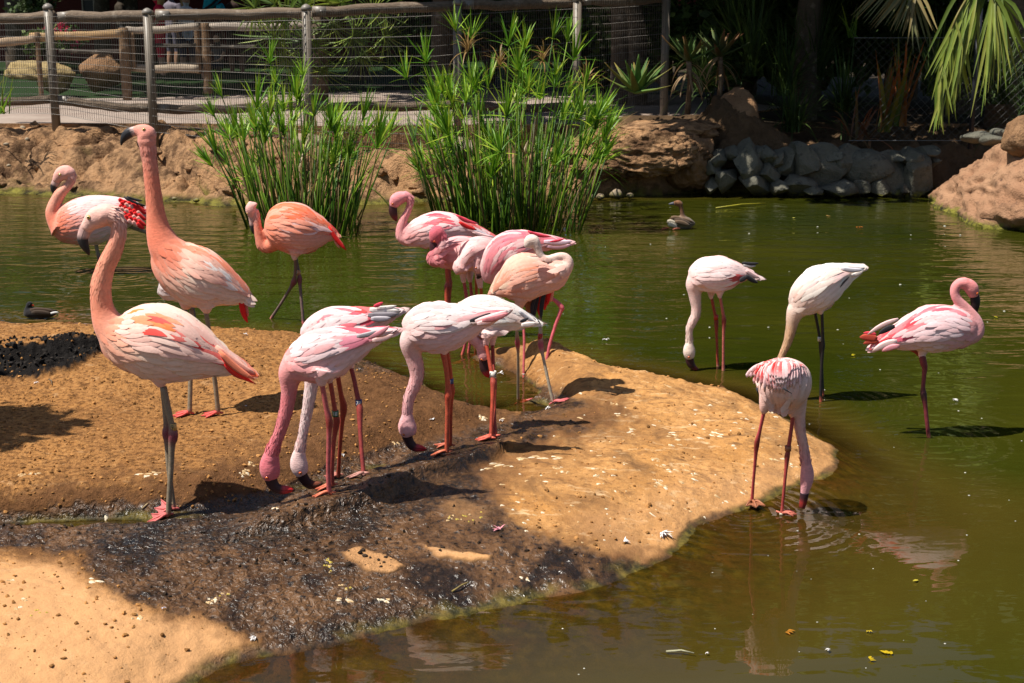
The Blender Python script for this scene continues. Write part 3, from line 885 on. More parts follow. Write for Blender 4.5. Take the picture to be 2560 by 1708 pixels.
    if cover and down:
        # short soft down along the neck, lying towards the body
        dn = MB(); npts = len(nP); step = .011
        cumn = [0]
        for i in range(1, npts): cumn.append(cumn[-1] + (nP[i] - nP[i - 1]).length)
        s0 = cumn[-1] * .22; s1 = cumn[-1] * .985
        for ks in range(int((s1 - s0) / step)):
            sv = s0 + ks * step + rng.uniform(-.003, .003)
            i = min(max(int(np.searchsorted(cumn, sv)) - 1, 0), npts - 2); f = (sv - cumn[i]) / max(cumn[i + 1] - cumn[i], 1e-6)
            pc = nP[i].lerp(nP[i + 1], f); r = nR[i] * (1 - f) + nR[i + 1] * f
            tg = (nP[min(i + 2, npts - 1)] - nP[max(i - 1, 0)]).normalized()
            bv_ = Vector((0, 1, 0)); bv_ = (bv_ - tg * bv_.dot(tg)).normalized(); av_ = tg.cross(bv_)
            col = paint(np.array([[pc.x, pc.y, pc.z]]))[0]
            nn = max(8, int(2 * math.pi * r / .0095))
            for j in range(nn):
                an = 2 * math.pi * (j + rng.uniform(-.3, .3) + .5 * (ks % 2)) / nn
                nv_ = av_ * math.cos(an) + bv_ * math.sin(an); lat = tg.cross(nv_)
                p0 = pc + nv_ * (r * .985); L_ = rng.uniform(.018, .030); w = rng.uniform(.0035, .0055)
                k1 = rng.normal(0, .045); c_ = np.clip(col * (1 + rng.normal(0, .04)) * np.array([1, 1 + k1, 1 + k1]), 0, .95)
                dr = (-tg + lat * rng.normal(0, .12)).normalized(); li = rng.uniform(.0006, .0018)
                V_ = [p0 - lat * w * .6 - base, p0 + lat * w * .6 - base, p0 + dr * L_ * .55 + nv_ * li * .7 - lat * w - base, p0 + dr * L_ * .55 + nv_ * li * .7 + lat * w - base, p0 + dr * L_ + nv_ * li * .9 - base]
                dn.add(V_, [(0, 1, 3, 2), (2, 3, 4)], [c_ * .98, c_ * .98, c_, c_, c_ * 1.04])
        o = dn.build('neck_down', M_FEATH, root); o['kind'] = 'stuff'
    if wing != 'none':
        w_ = dict(dict(u0=.16, u1=1.0, v0=-.01, v1=.62, tipv=.35, end=1.04), **(wing or {}))
        for side in sides:
            wm = MB()
            wl_ = (w_['u1'] - w_['u0'])
            rows = 15
            for ir in range(rows - 1, -1, -1):
                fr_ = ir / (rows - 1)
                u = w_['u0'] + wl_ * .80 * fr_
                # the lower edge of the folded wing closes towards the tip
                vtop = w_['v0'] + (.06 * fr_)
                vbot = w_['v1'] * (1 - sstep(.45, 1, fr_)) + (w_['tipv'] + .2) * sstep(.45, 1, fr_)
                if fr_ < .15: vbot = w_['v1'] * (.72 + 1.8 * fr_)
                f = min(int(min(u, 1) * 59), 58); rr = bA[f][2] * m
                nv = max(3, int((vbot - vtop) * rr * 2 / (.0135 + .005 * fr_)))
                for iv in range(nv):
                    k = (iv + .5 + (.35 if ir % 2 else -.1)) / nv
                    v = vtop + (vbot - vtop) * min(max(k, 0), 1)
                    long_ = .10 + .12 * fr_
                    du = min(long_ * rng.uniform(.85, 1.2) * .62 / max(blen, .3), w_['end'] - u)
                    v2 = w_['tipv'] + (v - w_['tipv']) * (1 - .75 * fr_)
                    dv = (v2 - v) * .6 + .02
                    if v > .4 and fr_ < .6: dv += rng.uniform(-.02, .07)
                    k_ = rng.normal(0, .055); c = kc(cols['wing']) * (1 + rng.normal(0, .025)) * np.array([1, 1 + k_, 1 + k_ * 1.15])
                    c1 = c * 1.03
                    for (a0, a1, b0, b1, pr, ac) in accents:
                        if a0 <= (u - w_['u0']) / wl_ <= a1 and b0 <= v <= b1 and rng.random() < pr * 1.25:
                            mixk = rng.uniform(.65, 1.0)
                            c = c * (1 - mixk) + kc(ac) * mixk; c1 = c * rng.uniform(.9, 1.1) + np.array([.03, .05, .05])
                            break
                    if fr_ > .85 and tails_black and rng.random() < tails_black:
                        c = kc('grey'); c1 = kc('black')
                    lf = .0012 + .0022 * fr_ + rng.uniform(0, .0016)
                    wv = 0.0
                    if fr_ > .15 and fr_ < .7 and v > .36 and rng.random() < .42:
                        lf += rng.uniform(.003, .011); wv = rng.uniform(-.03, .02)
                    feather(wm, u + rng.normal(0, .010), v, du, dv, (.0098 + .0036 * fr_) * rng.uniform(.8, 1.2), side, .0022, .0034 + lf, c, c1, 6, wv)
            o = wm.build('wing', M_FEATH, root)
    if tail:
        tm = MB()
        for t_ in tail:
            x0, y0, x1, y1, w0, c_ = t_[:6]; yo = t_[6] if len(t_) > 6 else 0
            bend = t_[7] if len(t_) > 7 else 0.05
            P = []
            for t in np.linspace(0, 1, 7):
                bx = -(y1 - y0) * bend * math.sin(math.pi * t); by = (x1 - x0) * bend * math.sin(math.pi * t)
                P.append(W(x0 + (x1 - x0) * t + bx, y0 + (y1 - y0) * t + by, YB + yo - .012 + .010 * t) - base)
            prof = [.5, .85, 1, 1, .9, .66, .15]
            c = kc(c_)
            tm.tube(P, [w0 * m * k for k in prof], 6, np.array([c * (.95 + .1 * i / 6) for i in range(7)]), 0, .16, (0, 1, 0))
        tm.build('tail', M_FEATH, root)
    # ---- coloured leg bands, one with figures where the photograph shows them
    for (x, y, r, h_, li, c_, txt, tc) in bands:
        L = legs[li]; px_, py_ = q(x, y)
        fx, fy = q(*L['pts'][-1][:2])
        gy = gnd(fx, fy, 0).y if L.get('water', water) is not None else isle_hit(fx, fy).y
        t = (y - L['pts'][0][1]) / (L['pts'][-1][1] - L['pts'][0][1])
        yy = YB + L.get('dy', 0) + (gy - YB - L.get('dy', 0)) * t
        c0 = at(px_, py_, yy) - base
        b = MB()
        ax = Vector((0.06, 0, 1)).normalized()
        n_ = 18; R_ = r * m; hh = h_ * m / 2
        ring = lambda z, k: [c0 + Vector((math.cos(a) * R_ * k, math.sin(a) * R_ * k, z)) for a in np.linspace(0, 2 * math.pi, n_, endpoint=False)]
        Vv = ring(-hh, 1) + ring(hh, 1) + ring(hh, .75) + ring(-hh, .75)
        Ff = []
        for j in range(n_):
            j2 = (j + 1) % n_
            for a in range(4):
                a2 = (a + 1) % 4
                Ff.append((a * n_ + j, a * n_ + j2, a2 * n_ + j2, a2 * n_ + j))
        b.add(Vv, Ff, kc(c_))
        if txt:
            cu = bpy.data.curves.new('t', 'FONT'); cu.body = txt; cu.align_x = 'CENTER'; cu.align_y = 'CENTER'
            to = bpy.data.objects.new('t', cu); COL.objects.link(to)
            dg = bpy.context.evaluated_depsgraph_get(); tm_ = to.evaluated_get(dg).to_mesh()
            sz = h_ * m * .95
            Vt = []
            for v in tm_.vertices:
                a = -math.pi / 2 + v.co.x * sz / R_ * .8
                Vt.append(c0 + Vector((math.cos(a) * (R_ + .0007), math.sin(a) * (R_ + .0007), v.co.y * sz)))
            b.add(Vt, [tuple(p.vertices) for p in tm_.polygons], kc(tc))
            to.evaluated_get(dg).to_mesh_clear(); bpy.data.objects.remove(to); bpy.data.curves.remove(cu)
        b.build('leg_band', M_BAND, root)
    return root

CB = [(0, (.62, .42, .37)), (.38, (.55, .40, .36)), (.47, (.03, .028, .03)), (1, (.018, .017, .018))]       # pale base, black hooked end
LB = [(0, (.045, .015, .018)), (.55, (.05, .018, .02)), (.78, (.20, .03, .03)), (1, (.05, .015, .018))]      # dark maroon
LBR = [(0, (.03, .012, .014)), (.50, (.05, .02, .022)), (.62, (.50, .05, .06)), (.86, (.62, .06, .05)), (.93, (.05, .02, .02)), (1, (.02, .014, .014))]
T5, T6, TE, T2, T3, T4, TN, TP, TR = (80, 280, 2.3067), (180, 480, 1.824), (580, 460, 4.125), (940, 450, 4.481), (960, 700, 3.266), (620, 720, 2.8), (1640, 600, 3.564), (1800, 860, 3.266), (2120, 660, 3.409)
def conv(P, A, B):   # a trace in crop A rewritten in crop B
    return [((A[0] + p[0] / A[2] - B[0]) * B[2], (A[1] + p[1] / A[2] - B[1]) * B[2]) + ((p[2] / A[2] * B[2],) if len(p) > 2 else ()) for p in P]
c65 = lambda P: conv(P, T6, T5)
c32 = lambda P: conv(P, T3, T2)

# A: big pale Chilean bird in front
bird('large pale flamingo with orange flecked wings and lowered black tipped bill on the wet mud', T5, c65([(438, 1484)])[0],
     body=[(400, 1245, 40), (440, 1270, 95), (500, 1296, 152), (570, 1310, 188), (660, 1318, 222), (760, 1335, 226), (860, 1362, 206), (950, 1390, 166), (1040, 1418, 118), (1120, 1446, 76), (1200, 1472, 42), (1265, 1505, 14)],
     neck=[(500, 1290, 120), (440, 1220, 90), (408, 1140, 68), (398, 1060, 60), (402, 980, 58), (428, 890, 52), (468, 805, 50), (495, 725, 45), (499, 660, 43), (482, 612, 48), (445, 590, 60), (405, 598, 66)],
     head=[(432, 594, 58), (395, 602, 64), (358, 622, 60), (326, 654, 42), (308, 686, 33)],
     bill=dict(pts=[(330, 640, 38), (312, 672, 36), (300, 700, 34), (292, 730, 32), (300, 765, 27), (318, 800, 17), (330, 826, 5)], cols=[(0, (.66, .45, .40)), (.40, (.60, .44, .40)), (.52, (.03, .028, .03)), (1, (.018, .017, .018))]),
     eye=(327, 608, 11),
     legs=[dict(thigh=[(740, 1440, 110), (738, 1520, 70), (742, 1570, 34), (745, 1590, 22)], pts=c65([(417, 890, 16), (440, 1000, 16), (455, 1065, 15), (461, 1100, 23), (460, 1125, 22), (455, 1160, 16), (452, 1250, 13), (446, 1350, 13), (441, 1440, 13), (438, 1484, 13)]), ankle=c65([(461, 1112)])[0], dy=-.02, dir=math.pi + .25),
           dict(pts=c65([(415, 890, 15), (424, 980, 14), (430, 1060, 14), (430, 1090, 19), (430, 1110, 19), (434, 1150, 14), (440, 1250, 12), (452, 1350, 12), (462, 1425, 12), (465, 1450, 12)]), ankle=c65([(430, 1100)])[0], dy=.05, dir=math.pi - .1)],
     cols=dict(body='cream', front=(.86, .50, .36), neck=(.86, .46, .33), neck0='salmon', head=(.86, .60, .52), belly='cream', wing=(.88, .64, .55), tip=(.86, .34, .2)),
     accents=[(.05, .30, .0, .30, .30, (.86, .36, .14)), (.15, .55, .08, .5, .34, 'orange'), (.5, .8, .15, .5, .30, (.84, .38, .22)), (.8, 1, .0, .8, .75, (.86, .30, .17)), (.55, .8, .5, .8, .35, 'rose')],
     tail=[(1080, 1380, 1285, 1545, 20, (.86, .40, .27), -.05), (1100, 1420, 1270, 1560, 20, 'orange', -.045), (1110, 1450, 1235, 1545, 20, 'red', -.03), (1060, 1350, 1290, 1510, 22, (.88, .55, .44), -.04), (1120, 1440, 1292, 1570, 13, (.8, .3, .2), -.02)],
     bands=[(*c65([(461, 1071)])[0], 21, 42, 0, (.55, .40, .19), '9', (.02, .02, .02)), (*c65([(458, 1418)])[0], 15, 12, 1, (.42, .32, .18), None, None)])

# B: tall erect Chilean bird
bird('tallest flamingo, neck held straight up, with deep salmon breast and black hooked bill', T5, c65([(668, 1018)])[0],
     body=[(735, 775, 60), (765, 810, 105), (810, 858, 140), (870, 905, 165), (940, 945, 178), (1010, 975, 168), (1080, 1000, 138), (1140, 1025, 102), (1200, 1050, 66), (1250, 1078, 28)],
     neck=[(830, 850, 120), (770, 780, 98), (735, 700, 76), (722, 640, 62), (712, 570, 52), (704, 500, 47), (694, 420, 44), (685, 340, 42), (676, 260, 42), (668, 205, 46), (662, 165, 54)],
     head=[(668, 160, 56), (655, 132, 62), (632, 114, 48), (604, 108, 32), (590, 112, 26)],
     bill=dict(pts=[(612, 108, 30), (590, 112, 28), (568, 118, 28), (548, 130, 27), (530, 152, 20), (518, 175, 10), (514, 192, 4)], cols=[(0, (.62, .42, .37)), (.22, (.55, .42, .38)), (.33, (.035, .035, .04)), (1, (.02, .02, .022))]),
     eye=(645, 101, 8),
     legs=[dict(thigh=[(1000, 1060, 80), (1005, 1130, 40), (1012, 1165, 16)], pts=c65([(610, 545, 11), (622, 620, 11), (632, 720, 14), (640, 780, 11), (650, 850, 11), (660, 940, 11), (668, 1018, 12)]), ankle=c65([(632, 720)])[0], dir=math.pi + .3, dy=-.03),
           dict(thigh=[(900, 1060, 80), (888, 1115, 40), (884, 1140, 20)], pts=c65([(545, 535, 11), (545, 640, 11), (543, 720, 13), (541, 800, 11), (540, 860, 11), (538, 950, 11), (536, 1018, 12)]), ankle=c65([(543, 720)])[0], dir=math.pi + .2, dy=.05)],
     cols=dict(body='cream', front='salmon', neck=(.84, .40, .28), neck0='salmon', head=(.80, .44, .35), wing=(.86, .56, .45), tip='white', foot=(.70, .10, .08)),
     wing=dict(u0=.20, v0=-.02, v1=.46, tipv=.16, end=.98), accents=[(.0, .6, .0, .16, .5, 'salmon'), (.3, 1, .0, .12, .6, (.84, .33, .19)), (.2, .7, .2, .46, .2, 'white')],
     tail=[(1205, 1080, 1243, 1215, 18, (.80, .20, .12), 0), (1225, 1085, 1247, 1180, 16, (.82, .42, .34), .012)])

# C: Chilean bird in the water with red wing coverts showing
bird('flamingo with vivid orange red wing patch, neck curled back, wading by the bank', T5, (405, 925),
     body=[(130, 650, 55), (165, 655, 92), (215, 648, 118), (280, 634, 138), (350, 622, 143), (420, 606, 130), (490, 592, 108), (550, 582, 84), (610, 580, 58), (660, 584, 36), (700, 590, 12)],
     neck=[(170, 650, 90), (140, 625, 56), (122, 585, 44), (128, 545, 39), (142, 510, 35), (165, 470, 32), (195, 440, 26), (218, 412, 23), (228, 385, 23), (222, 360, 34), (205, 350, 40)],
     head=[(212, 352, 42), (190, 350, 44), (165, 362, 40), (145, 388, 28), (138, 405, 22)],
     bill=dict(pts=[(155, 380, 25), (140, 402, 24), (130, 420, 22), (124, 438, 19), (126, 458, 14), (134, 478, 4)], cols=CB), eye=(160, 361, 8),
     legs=[dict(pts=[(365, 740, 14), (376, 800, 11), (392, 860, 13), (398, 895, 10), (405, 925, 10)], water=.14, nofoot=True, ankle=(390, 850)),
           dict(pts=[(530, 640, 14), (580, 668, 11), (640, 688, 11), (700, 712, 11)], raised=True, nofoot=True, dy=.03)],
     water=.14, cols=dict(front='salmon', body='palepink', neck=(.87, .50, .38), neck0='salmon', head=(.84, .52, .44), wing='palepink', tip='salmon'),
     wing=dict(u0=.22, v1=.40, tipv=.25), accents=[(.42, 1, .22, .8, .55, (.86, .12, .03)), (.42, 1, .2, .8, .5, 'palepink'), (.7, 1, .0, .3, .8, (.85, .26, .12))],
     tail=[(530, 490, 655, 545, 10, 'black', -.05), (560, 500, 650, 555, 12, (.75, .12, .06), -.045)] + [(500 + 26 * k + 9 * (r % 2) + (r * 7) % 5, 500 + 17 * r + 9 * k, 548 + 26 * k + 9 * (r % 2), 522 + 17 * r + 12 * k, 13, ((.86, .13, .03) if (r * 5 + k * 3) % 7 not in (1, 4) else (.88, .52, .44)), -.070 - .002 * (5 - k), .12) for k in range(4, -1, -1) for r in range(7) if 500 + 17 * r + 9 * k < 640] + [(535, 492, 655, 540, 7, 'black', -.085), (548, 488, 640, 512, 7, 'black', -.085)])

# D: whitish bird almost hidden behind B
bird('mostly hidden whitish flamingo behind the tallest one, only its chest showing', T5, (925, 1290),
     body=[(735, 1000, 45), (770, 1010, 72), (830, 1005, 92), (900, 990, 100), (980, 970, 90), (1050, 955, 60), (1110, 945, 25)],
     neck=[(790, 1000, 60), (790, 930, 42), (800, 870, 35), (830, 840, 30), (850, 870, 28)], head=[(850, 865, 32), (855, 900, 38), (860, 935, 26)],
     bill=dict(pts=[(858, 915, 22), (865, 950, 18), (880, 980, 10), (890, 992, 4)], cols=LB), eye=(853, 902, 7), species='lesser', water=.05,
     legs=[dict(thigh=[(900, 1050, 50), (912, 1100, 25), (920, 1125, 15)], pts=[(922, 1110, 9), (936, 1180, 9), (930, 1290, 9)], leg=(.10, .09, .10), nofoot=True), dict(pts=[(880, 1080, 9), (890, 1180, 9), (885, 1285, 9)], leg=(.10, .09, .10), dy=.05, nofoot=True)],
     cols=dict(body='grey', front=(.6, .52, .5), wing='white', neck='white', head='white'), far=False)

# E: orange Chilean bird wading behind the bank
bird('rounded orange flamingo facing the camera, one leg stepping onto the bank', TE, (735, 1440),
     body=[(340, 425, 70), (365, 428, 130), (410, 430, 190), (470, 434, 232), (550, 442, 260), (640, 458, 272), (740, 478, 258), (830, 490, 215), (910, 495, 165), (980, 505, 108), (1040, 522, 62), (1085, 545, 22)],
     neck=[(470, 560, 120), (420, 622, 82), (360, 648, 66), (312, 622, 62), (290, 560, 54), (272, 480, 46), (258, 400, 40), (246, 330, 40), (228, 268, 48)],
     head=[(232, 250, 52), (208, 232, 64), (202, 268, 66), (205, 310, 52), (208, 345, 38)],
     bill=dict(pts=[(204, 320, 40), (206, 360, 34), (208, 400, 31), (212, 440, 29), (220, 480, 24), (232, 512, 14), (238, 530, 5)], cols=CB, k=.9), eye=(158, 305, 9), head_k=.95,
     legs=[dict(thigh=[(660, 680, 90), (645, 750, 38), (650, 790, 22)], pts=[(652, 760, 20), (656, 850, 17), (648, 950, 17), (640, 1005, 32), (630, 1030, 28), (600, 1080, 17), (520, 1210, 15), (455, 1310, 15), (405, 1385, 17)], ankle=(638, 1012), dy=-.05, toe=.8, foot=(.62, .2, .18)),
           dict(pts=[(655, 740, 18), (672, 830, 17), (690, 930, 20), (697, 975, 27), (697, 1000, 26), (703, 1060, 17), (715, 1200, 16), (728, 1340, 16), (735, 1440, 16)], ankle=(697, 985), dy=.04, water=.1, nofoot=True)],
     cols=dict(body=(.86, .52, .42), front=(.86, .36, .22), neck=(.85, .42, .31), neck0=(.86, .33, .19), head=(.80, .52, .46), wing=(.87, .47, .35), tip='red', leg=(.16, .10, .09)),
     wing=dict(u0=.14, v0=-.01, v1=.55, tipv=.3), accents=[(.0, .6, .0, .3, .55, (.88, .30, .13)), (.15, .6, .3, .6, .3, 'palepink'), (.6, 1, .0, .3, .7, (.82, .20, .10)), (.6, .9, .4, .8, .4, 'rose')],
     tail=[(1000, 440, 1180, 685, 24, (.84, .16, .06), -.02), (1010, 470, 1165, 650, 24, (.82, .22, .12), -.015), (1050, 560, 1112, 665, 14, (.86, .5, .4), 0), (1070, 540, 1130, 640, 14, (.86, .42, .3), 0)], water=.1,
     bands=[(687, 918, 22, 62, 1, (.50, .28, .14), None, None)])

# F: lesser flamingo, S neck, dark bill
bird('pink flamingo with curled neck and crimson back feathers in front of the tall reeds', T2, (800, 1780),
     body=[(290, 655, 60), (340, 648, 96), (410, 622, 136), (500, 592, 176), (600, 572, 202), (700, 556, 208), (810, 548, 190), (920, 550, 155), (1030, 566, 112), (1130, 590, 74), (1230, 622, 42), (1330, 655, 10)],
     neck=[(400, 660, 90), (330, 660, 80), (290, 630, 68), (282, 560, 60), (292, 500, 53), (318, 430, 44), (352, 360, 37), (376, 290, 35), (382, 235, 38), (360, 190, 48), (315, 178, 62)],
     head=[(310, 190, 66), (270, 200, 76), (225, 230, 78), (205, 275, 60), (200, 305, 48)],
     bill=dict(pts=[(195, 272, 42), (190, 310, 47), (190, 350, 48), (200, 392, 42), (216, 430, 30), (232, 462, 10)], cols=LB), eye=(185, 268, 11), species='lesser', water=.06,
     legs=[dict(thigh=[(790, 720, 80), (790, 900, 50), (793, 1000, 28)], pts=[(793, 960, 25), (798, 1060, 24), (805, 1140, 25), (802, 1190, 38), (798, 1230, 34), (795, 1300, 28), (795, 1500, 24), (800, 1780, 24)], ankle=(802, 1200), leg=(.46, .07, .035)),
           dict(pts=[(815, 960, 22), (822, 1080, 22), (826, 1160, 30), (818, 1300, 24), (815, 1500, 22), (820, 1770, 22)], dy=.05, leg=(.4, .06, .03))],
     cols=dict(front=(.85, .52, .47), neck=(.82, .44, .41), neck0=(.84, .5, .46), head=(.82, .42, .40), wing=(.88, .68, .65), tip='grey'),
     wing=dict(u0=.2, v1=.52, tipv=.2), accents=[(.35, 1, .0, .17, .75, (.76, .08, .09)), (.05, .4, .0, .5, .22, 'rose'), (.2, .7, .15, .3, .3, 'red')], tails_black=.4,
     tail=[(900, 395, 1145, 490, 18, 'rose', -.05), (940, 430, 1100, 480, 16, (.06, .03, .03), -.045), (930, 470, 1130, 560, 22, (.75, .06, .06), -.05), (1100, 560, 1340, 650, 24, (.45, .42, .46), -.02), (1080, 580, 1300, 640, 24, 'palepink', -.03)])

# G: dusky head in the middle of the cluster
bird('dusky rose flamingo with a drooping head and dark bill resting on its chest', T2, (965, 1960),
     body=[(640, 880, 62), (680, 878, 100), (740, 860, 140), (820, 838, 180), (920, 815, 190), (1020, 800, 175), (1120, 790, 140), (1220, 780, 95), (1320, 770, 45)],
     neck=[(720, 890, 90), (650, 900, 78), (640, 850, 62), (690, 800, 56), (738, 740, 52), (752, 680, 50), (735, 620, 55), (705, 590, 70)],
     head=[(715, 590, 66), (690, 580, 78), (672, 615, 84), (662, 665, 70), (660, 700, 52)],
     bill=dict(pts=[(664, 690, 46), (650, 730, 48), (648, 775, 48), (660, 825, 46), (690, 880, 36), (725, 915, 20), (745, 930, 6)], cols=[(0, (.06, .02, .025)), (.8, (.07, .025, .03)), (1, (.02, .012, .014))]), eye=(655, 690, 11, (.85, .30, .02)), species='lesser', water=.05, off=-.02, neck_off=-.095,
     legs=[dict(thigh=[(980, 940, 70), (978, 1080, 42), (985, 1160, 28)], pts=[(985, 1140, 19), (1000, 1230, 19), (1010, 1300, 20), (1015, 1500, 17), (1000, 1820, 17), (965, 1960, 17)], leg=(.42, .07, .08)),
           dict(thigh=[(1050, 940, 70), (1050, 1080, 42), (1055, 1150, 28)], pts=[(1055, 1130, 18), (1065, 1240, 18), (1068, 1300, 19), (1065, 1500, 17), (1050, 1820, 17), (1035, 1935, 17)], dy=.05, leg=(.42, .07, .08))],
     cols=dict(front='dullpink', body='pink', neck=(.62, .28, .27), neck0='dullpink', head=(.66, .26, .26), wing=(.86, .56, .53)),
     wing=dict(u0=.25, v1=.5, tipv=.3), accents=[(.0, 1, .0, .6, .25, 'dullpink')])

# G2: the preening one with its neck looped down
bird('pale pink flamingo with its neck looped over its chest, bill tucked below', T2, (1185, 1880),
     body=[(960, 1000, 60), (975, 970, 100), (1010, 920, 145), (1070, 860, 180), (1150, 810, 185), (1230, 780, 160), (1310, 760, 120), (1390, 745, 60)],
     neck=[(960, 960, 100), (940, 990, 90), (950, 950, 75), (1000, 880, 62), (1050, 820, 55), (1090, 778, 50), (1130, 775, 48), (1150, 830, 48), (1145, 900, 50), (1140, 960, 52)],
     head=[(1140, 930, 52), (1140, 980, 56), (1148, 1020, 48), (1152, 1050, 36)], neck_off=-.125,
     bill=dict(pts=[(1150, 1030, 36), (1154, 1060, 34), (1152, 1080, 30), (1140, 1094, 18), (1126, 1098, 6)], cols=[(0, (.6, .4, .38)), (.4, (.05, .02, .02)), (1, (.02, .014, .014))]), eye=(1120, 985, 9), species='lesser', water=.05, off=-.22, down=False,
     legs=[dict(thigh=[(1160, 960, 80), (1160, 1120, 46), (1172, 1220, 30)], pts=[(1175, 1200, 18), (1180, 1270, 18), (1180, 1400, 20), (1182, 1600, 16), (1185, 1880, 16)], leg=(.5, .1, .04)),
           dict(pts=[(1120, 1080, 16), (1125, 1270, 16), (1120, 1500, 16), (1110, 1870, 16)], dy=.06, leg=(.5, .1, .04))],
     cols=dict(front=(.86, .58, .54), body=(.86, .6, .56), neck=(.86, .56, .52), neck0=(.86, .6, .56), head=(.85, .54, .5), wing=(.87, .62, .58)),
     wing=dict(u0=.3, v1=.5, tipv=.3), accents=[(.0, 1, .0, .6, .3, 'pink')])

# H: rose winged bird behind the preening peach one
bird('flamingo with a fan of deep rose wing feathers, head hidden behind the peach one', T2, c32([(1140, 800)])[0],
     body=[(1270, 1160, 60), (1290, 1080, 120), (1330, 980, 170), (1400, 880, 215), (1490, 800, 228), (1590, 750, 200), (1690, 720, 165), (1800, 705, 120), (1920, 702, 80), (2040, 705, 50), (2160, 705, 16)],
     neck=[(1380, 1000, 120), (1420, 1080, 70), (1500, 1120, 55), (1600, 1150, 48), (1680, 1200, 44)], head=[(1680, 1200, 45), (1700, 1240, 50), (1710, 1280, 38)], bill=None, eye=None, species='lesser', water=.05, off=.05,
     legs=[dict(pts=c32([(1140, 380, 10), (1145, 500, 11), (1143, 600, 10), (1140, 720, 10), (1140, 800, 10)]), leg=(.5, .10, .11), dy=0, ankle=None),
           dict(pts=c32([(1275, 40, 18), (1325, 105, 17), (1370, 150, 16), (1410, 180, 17), (1450, 225, 23), (1440, 260, 18), (1400, 370, 14), (1355, 520, 13), (1330, 640, 13), (1310, 720, 13), (1300, 800, 12)]), leg=(.55, .10, .12), dy=.03, toe=.7)],
     cols=dict(front=(.82, .48, .46), body=(.85, .54, .52), neck='pink', head='pink', wing=(.80, .38, .37), tip='palepink', joint=(.42, .06, .06)),
     wing=dict(u0=.12, v0=-.02, v1=.75, tipv=.3, end=1.0), accents=[(.0, 1, .0, .12, .35, 'palepink'), (.0, .6, .35, .8, .45, 'palepink'), (.2, 1, .0, .35, .35, (.76, .27, .28))],
     tail=[(1700, 575, 1965, 635, 18, 'rose', -.05), (1720, 600, 1950, 638, 12, 'black', -.045), (1880, 690, 2195, 690, 34, (.78, .62, .68), -.03), (1900, 740, 2180, 730, 34, (.72, .5, .55), -.02), (1950, 690, 2115, 655, 14, 'rose', -.05)],
     bands=[(*c32([(1141, 770)])[0], 15, 18, 0, (.45, .38, .33), None, None)])

# I: big peach Chilean bird preening its back
bird('large peach flamingo preening, neck looped back and head buried in its shoulder', T2, c32([(1385, 1015)])[0],
     body=[(2140, 960, 50), (2110, 990, 105), (2040, 1030, 160), (1950, 1060, 205), (1850, 1062, 226), (1750, 1074, 262), (1650, 1092, 280), (1560, 1130, 250), (1480, 1165, 190), (1410, 1200, 130), (1350, 1235, 75), (1310, 1265, 25)],
     neck=[(2040, 1030, 130), (2110, 985, 100), (2150, 930, 68), (2135, 876, 50), (2080, 852, 45), (2000, 868, 44), (1920, 890, 44), (1862, 868, 43), (1826, 810, 44), (1802, 740, 50), (1775, 680, 58), (1738, 668, 60)],
     neck_off=-.10, head=[(1760, 672, 62), (1728, 672, 64), (1706, 712, 56), (1700, 760, 40)], bill=None, eye=None, down=False,
     legs=[dict(thigh=[(1640, 1250, 120), (1610, 1390, 60), (1560, 1520, 34)], pts=c32([(1078, 330, 11), (1082, 400, 12), (1087, 465, 16), (1090, 510, 22), (1092, 540, 19), (1095, 600, 12), (1096, 750, 12), (1095, 900, 11), (1098, 1000, 14)]), ankle=c32([(1090, 510)])[0], dy=-.02, dir=-.6, joint=(.40, .06, .10), leg=(.40, .33, .24), foot=(.62, .14, .14)),
           dict(thigh=[(1830, 1260, 90), (1840, 1380, 50), (1836, 1500, 30)], pts=c32([(1275, 230, 13), (1276, 350, 15), (1278, 440, 17), (1279, 520, 23), (1286, 565, 21), (1298, 625, 13), (1325, 750, 13), (1355, 890, 13), (1385, 1015, 15)]), ankle=c32([(1280, 530)])[0], dy=.03, dir=-.25, joint=(.40, .06, .10), leg=(.40, .33, .24), foot=(.62, .14, .14))],
     face=1, cols=dict(body=(.86, .58, .48), front=(.86, .58, .49), neck=(.84, .68, .59), neck0=(.86, .60, .51), head=(.84, .70, .61), wing=(.86, .57, .45), tip=(.84, .36, .2), thigh=(.86, .55, .40)),
     wing=dict(u0=.40, v0=-.01, v1=.85, tipv=.45, end=1.02), accents=[(.0, .5, .0, .9, .22, (.86, .46, .32)), (.3, 1, .0, .9, .4, (.86, .66, .50)), (.6, 1, .5, .9, .5, (.85, .28, .13))],
     tail=[(1700, 1240, 1780, 1530, 50, (.50, .12, .06), .03), (1770, 1230, 1700, 1500, 44, (.40, .16, .07), .02), (1830, 1210, 1770, 1560, 34, 'black', .0), (1870, 1200, 1830, 1520, 40, (.62, .12, .05), .01), (1930, 1190, 1890, 1460, 38, (.68, .13, .06), .02), (1900, 1220, 1850, 1570, 26, 'black', -.01), (1985, 1150, 1960, 1370, 34, (.82, .45, .36), .03), (1965, 1170, 1925, 1400, 30, (.70, .16, .09), .01), (1660, 1260, 1710, 1450, 44, (.30, .14, .055), .03), (1800, 1250, 1740, 1540, 22, 'black', -.005)],
     bands=[(*c32([(1276, 462)])[0], 28, 70, 1, (.62, .06, .02), '05', (.03, .015, .01)), (*c32([(1095, 985)])[0], 20, 34, 0, (.32, .26, .18), None, None)])

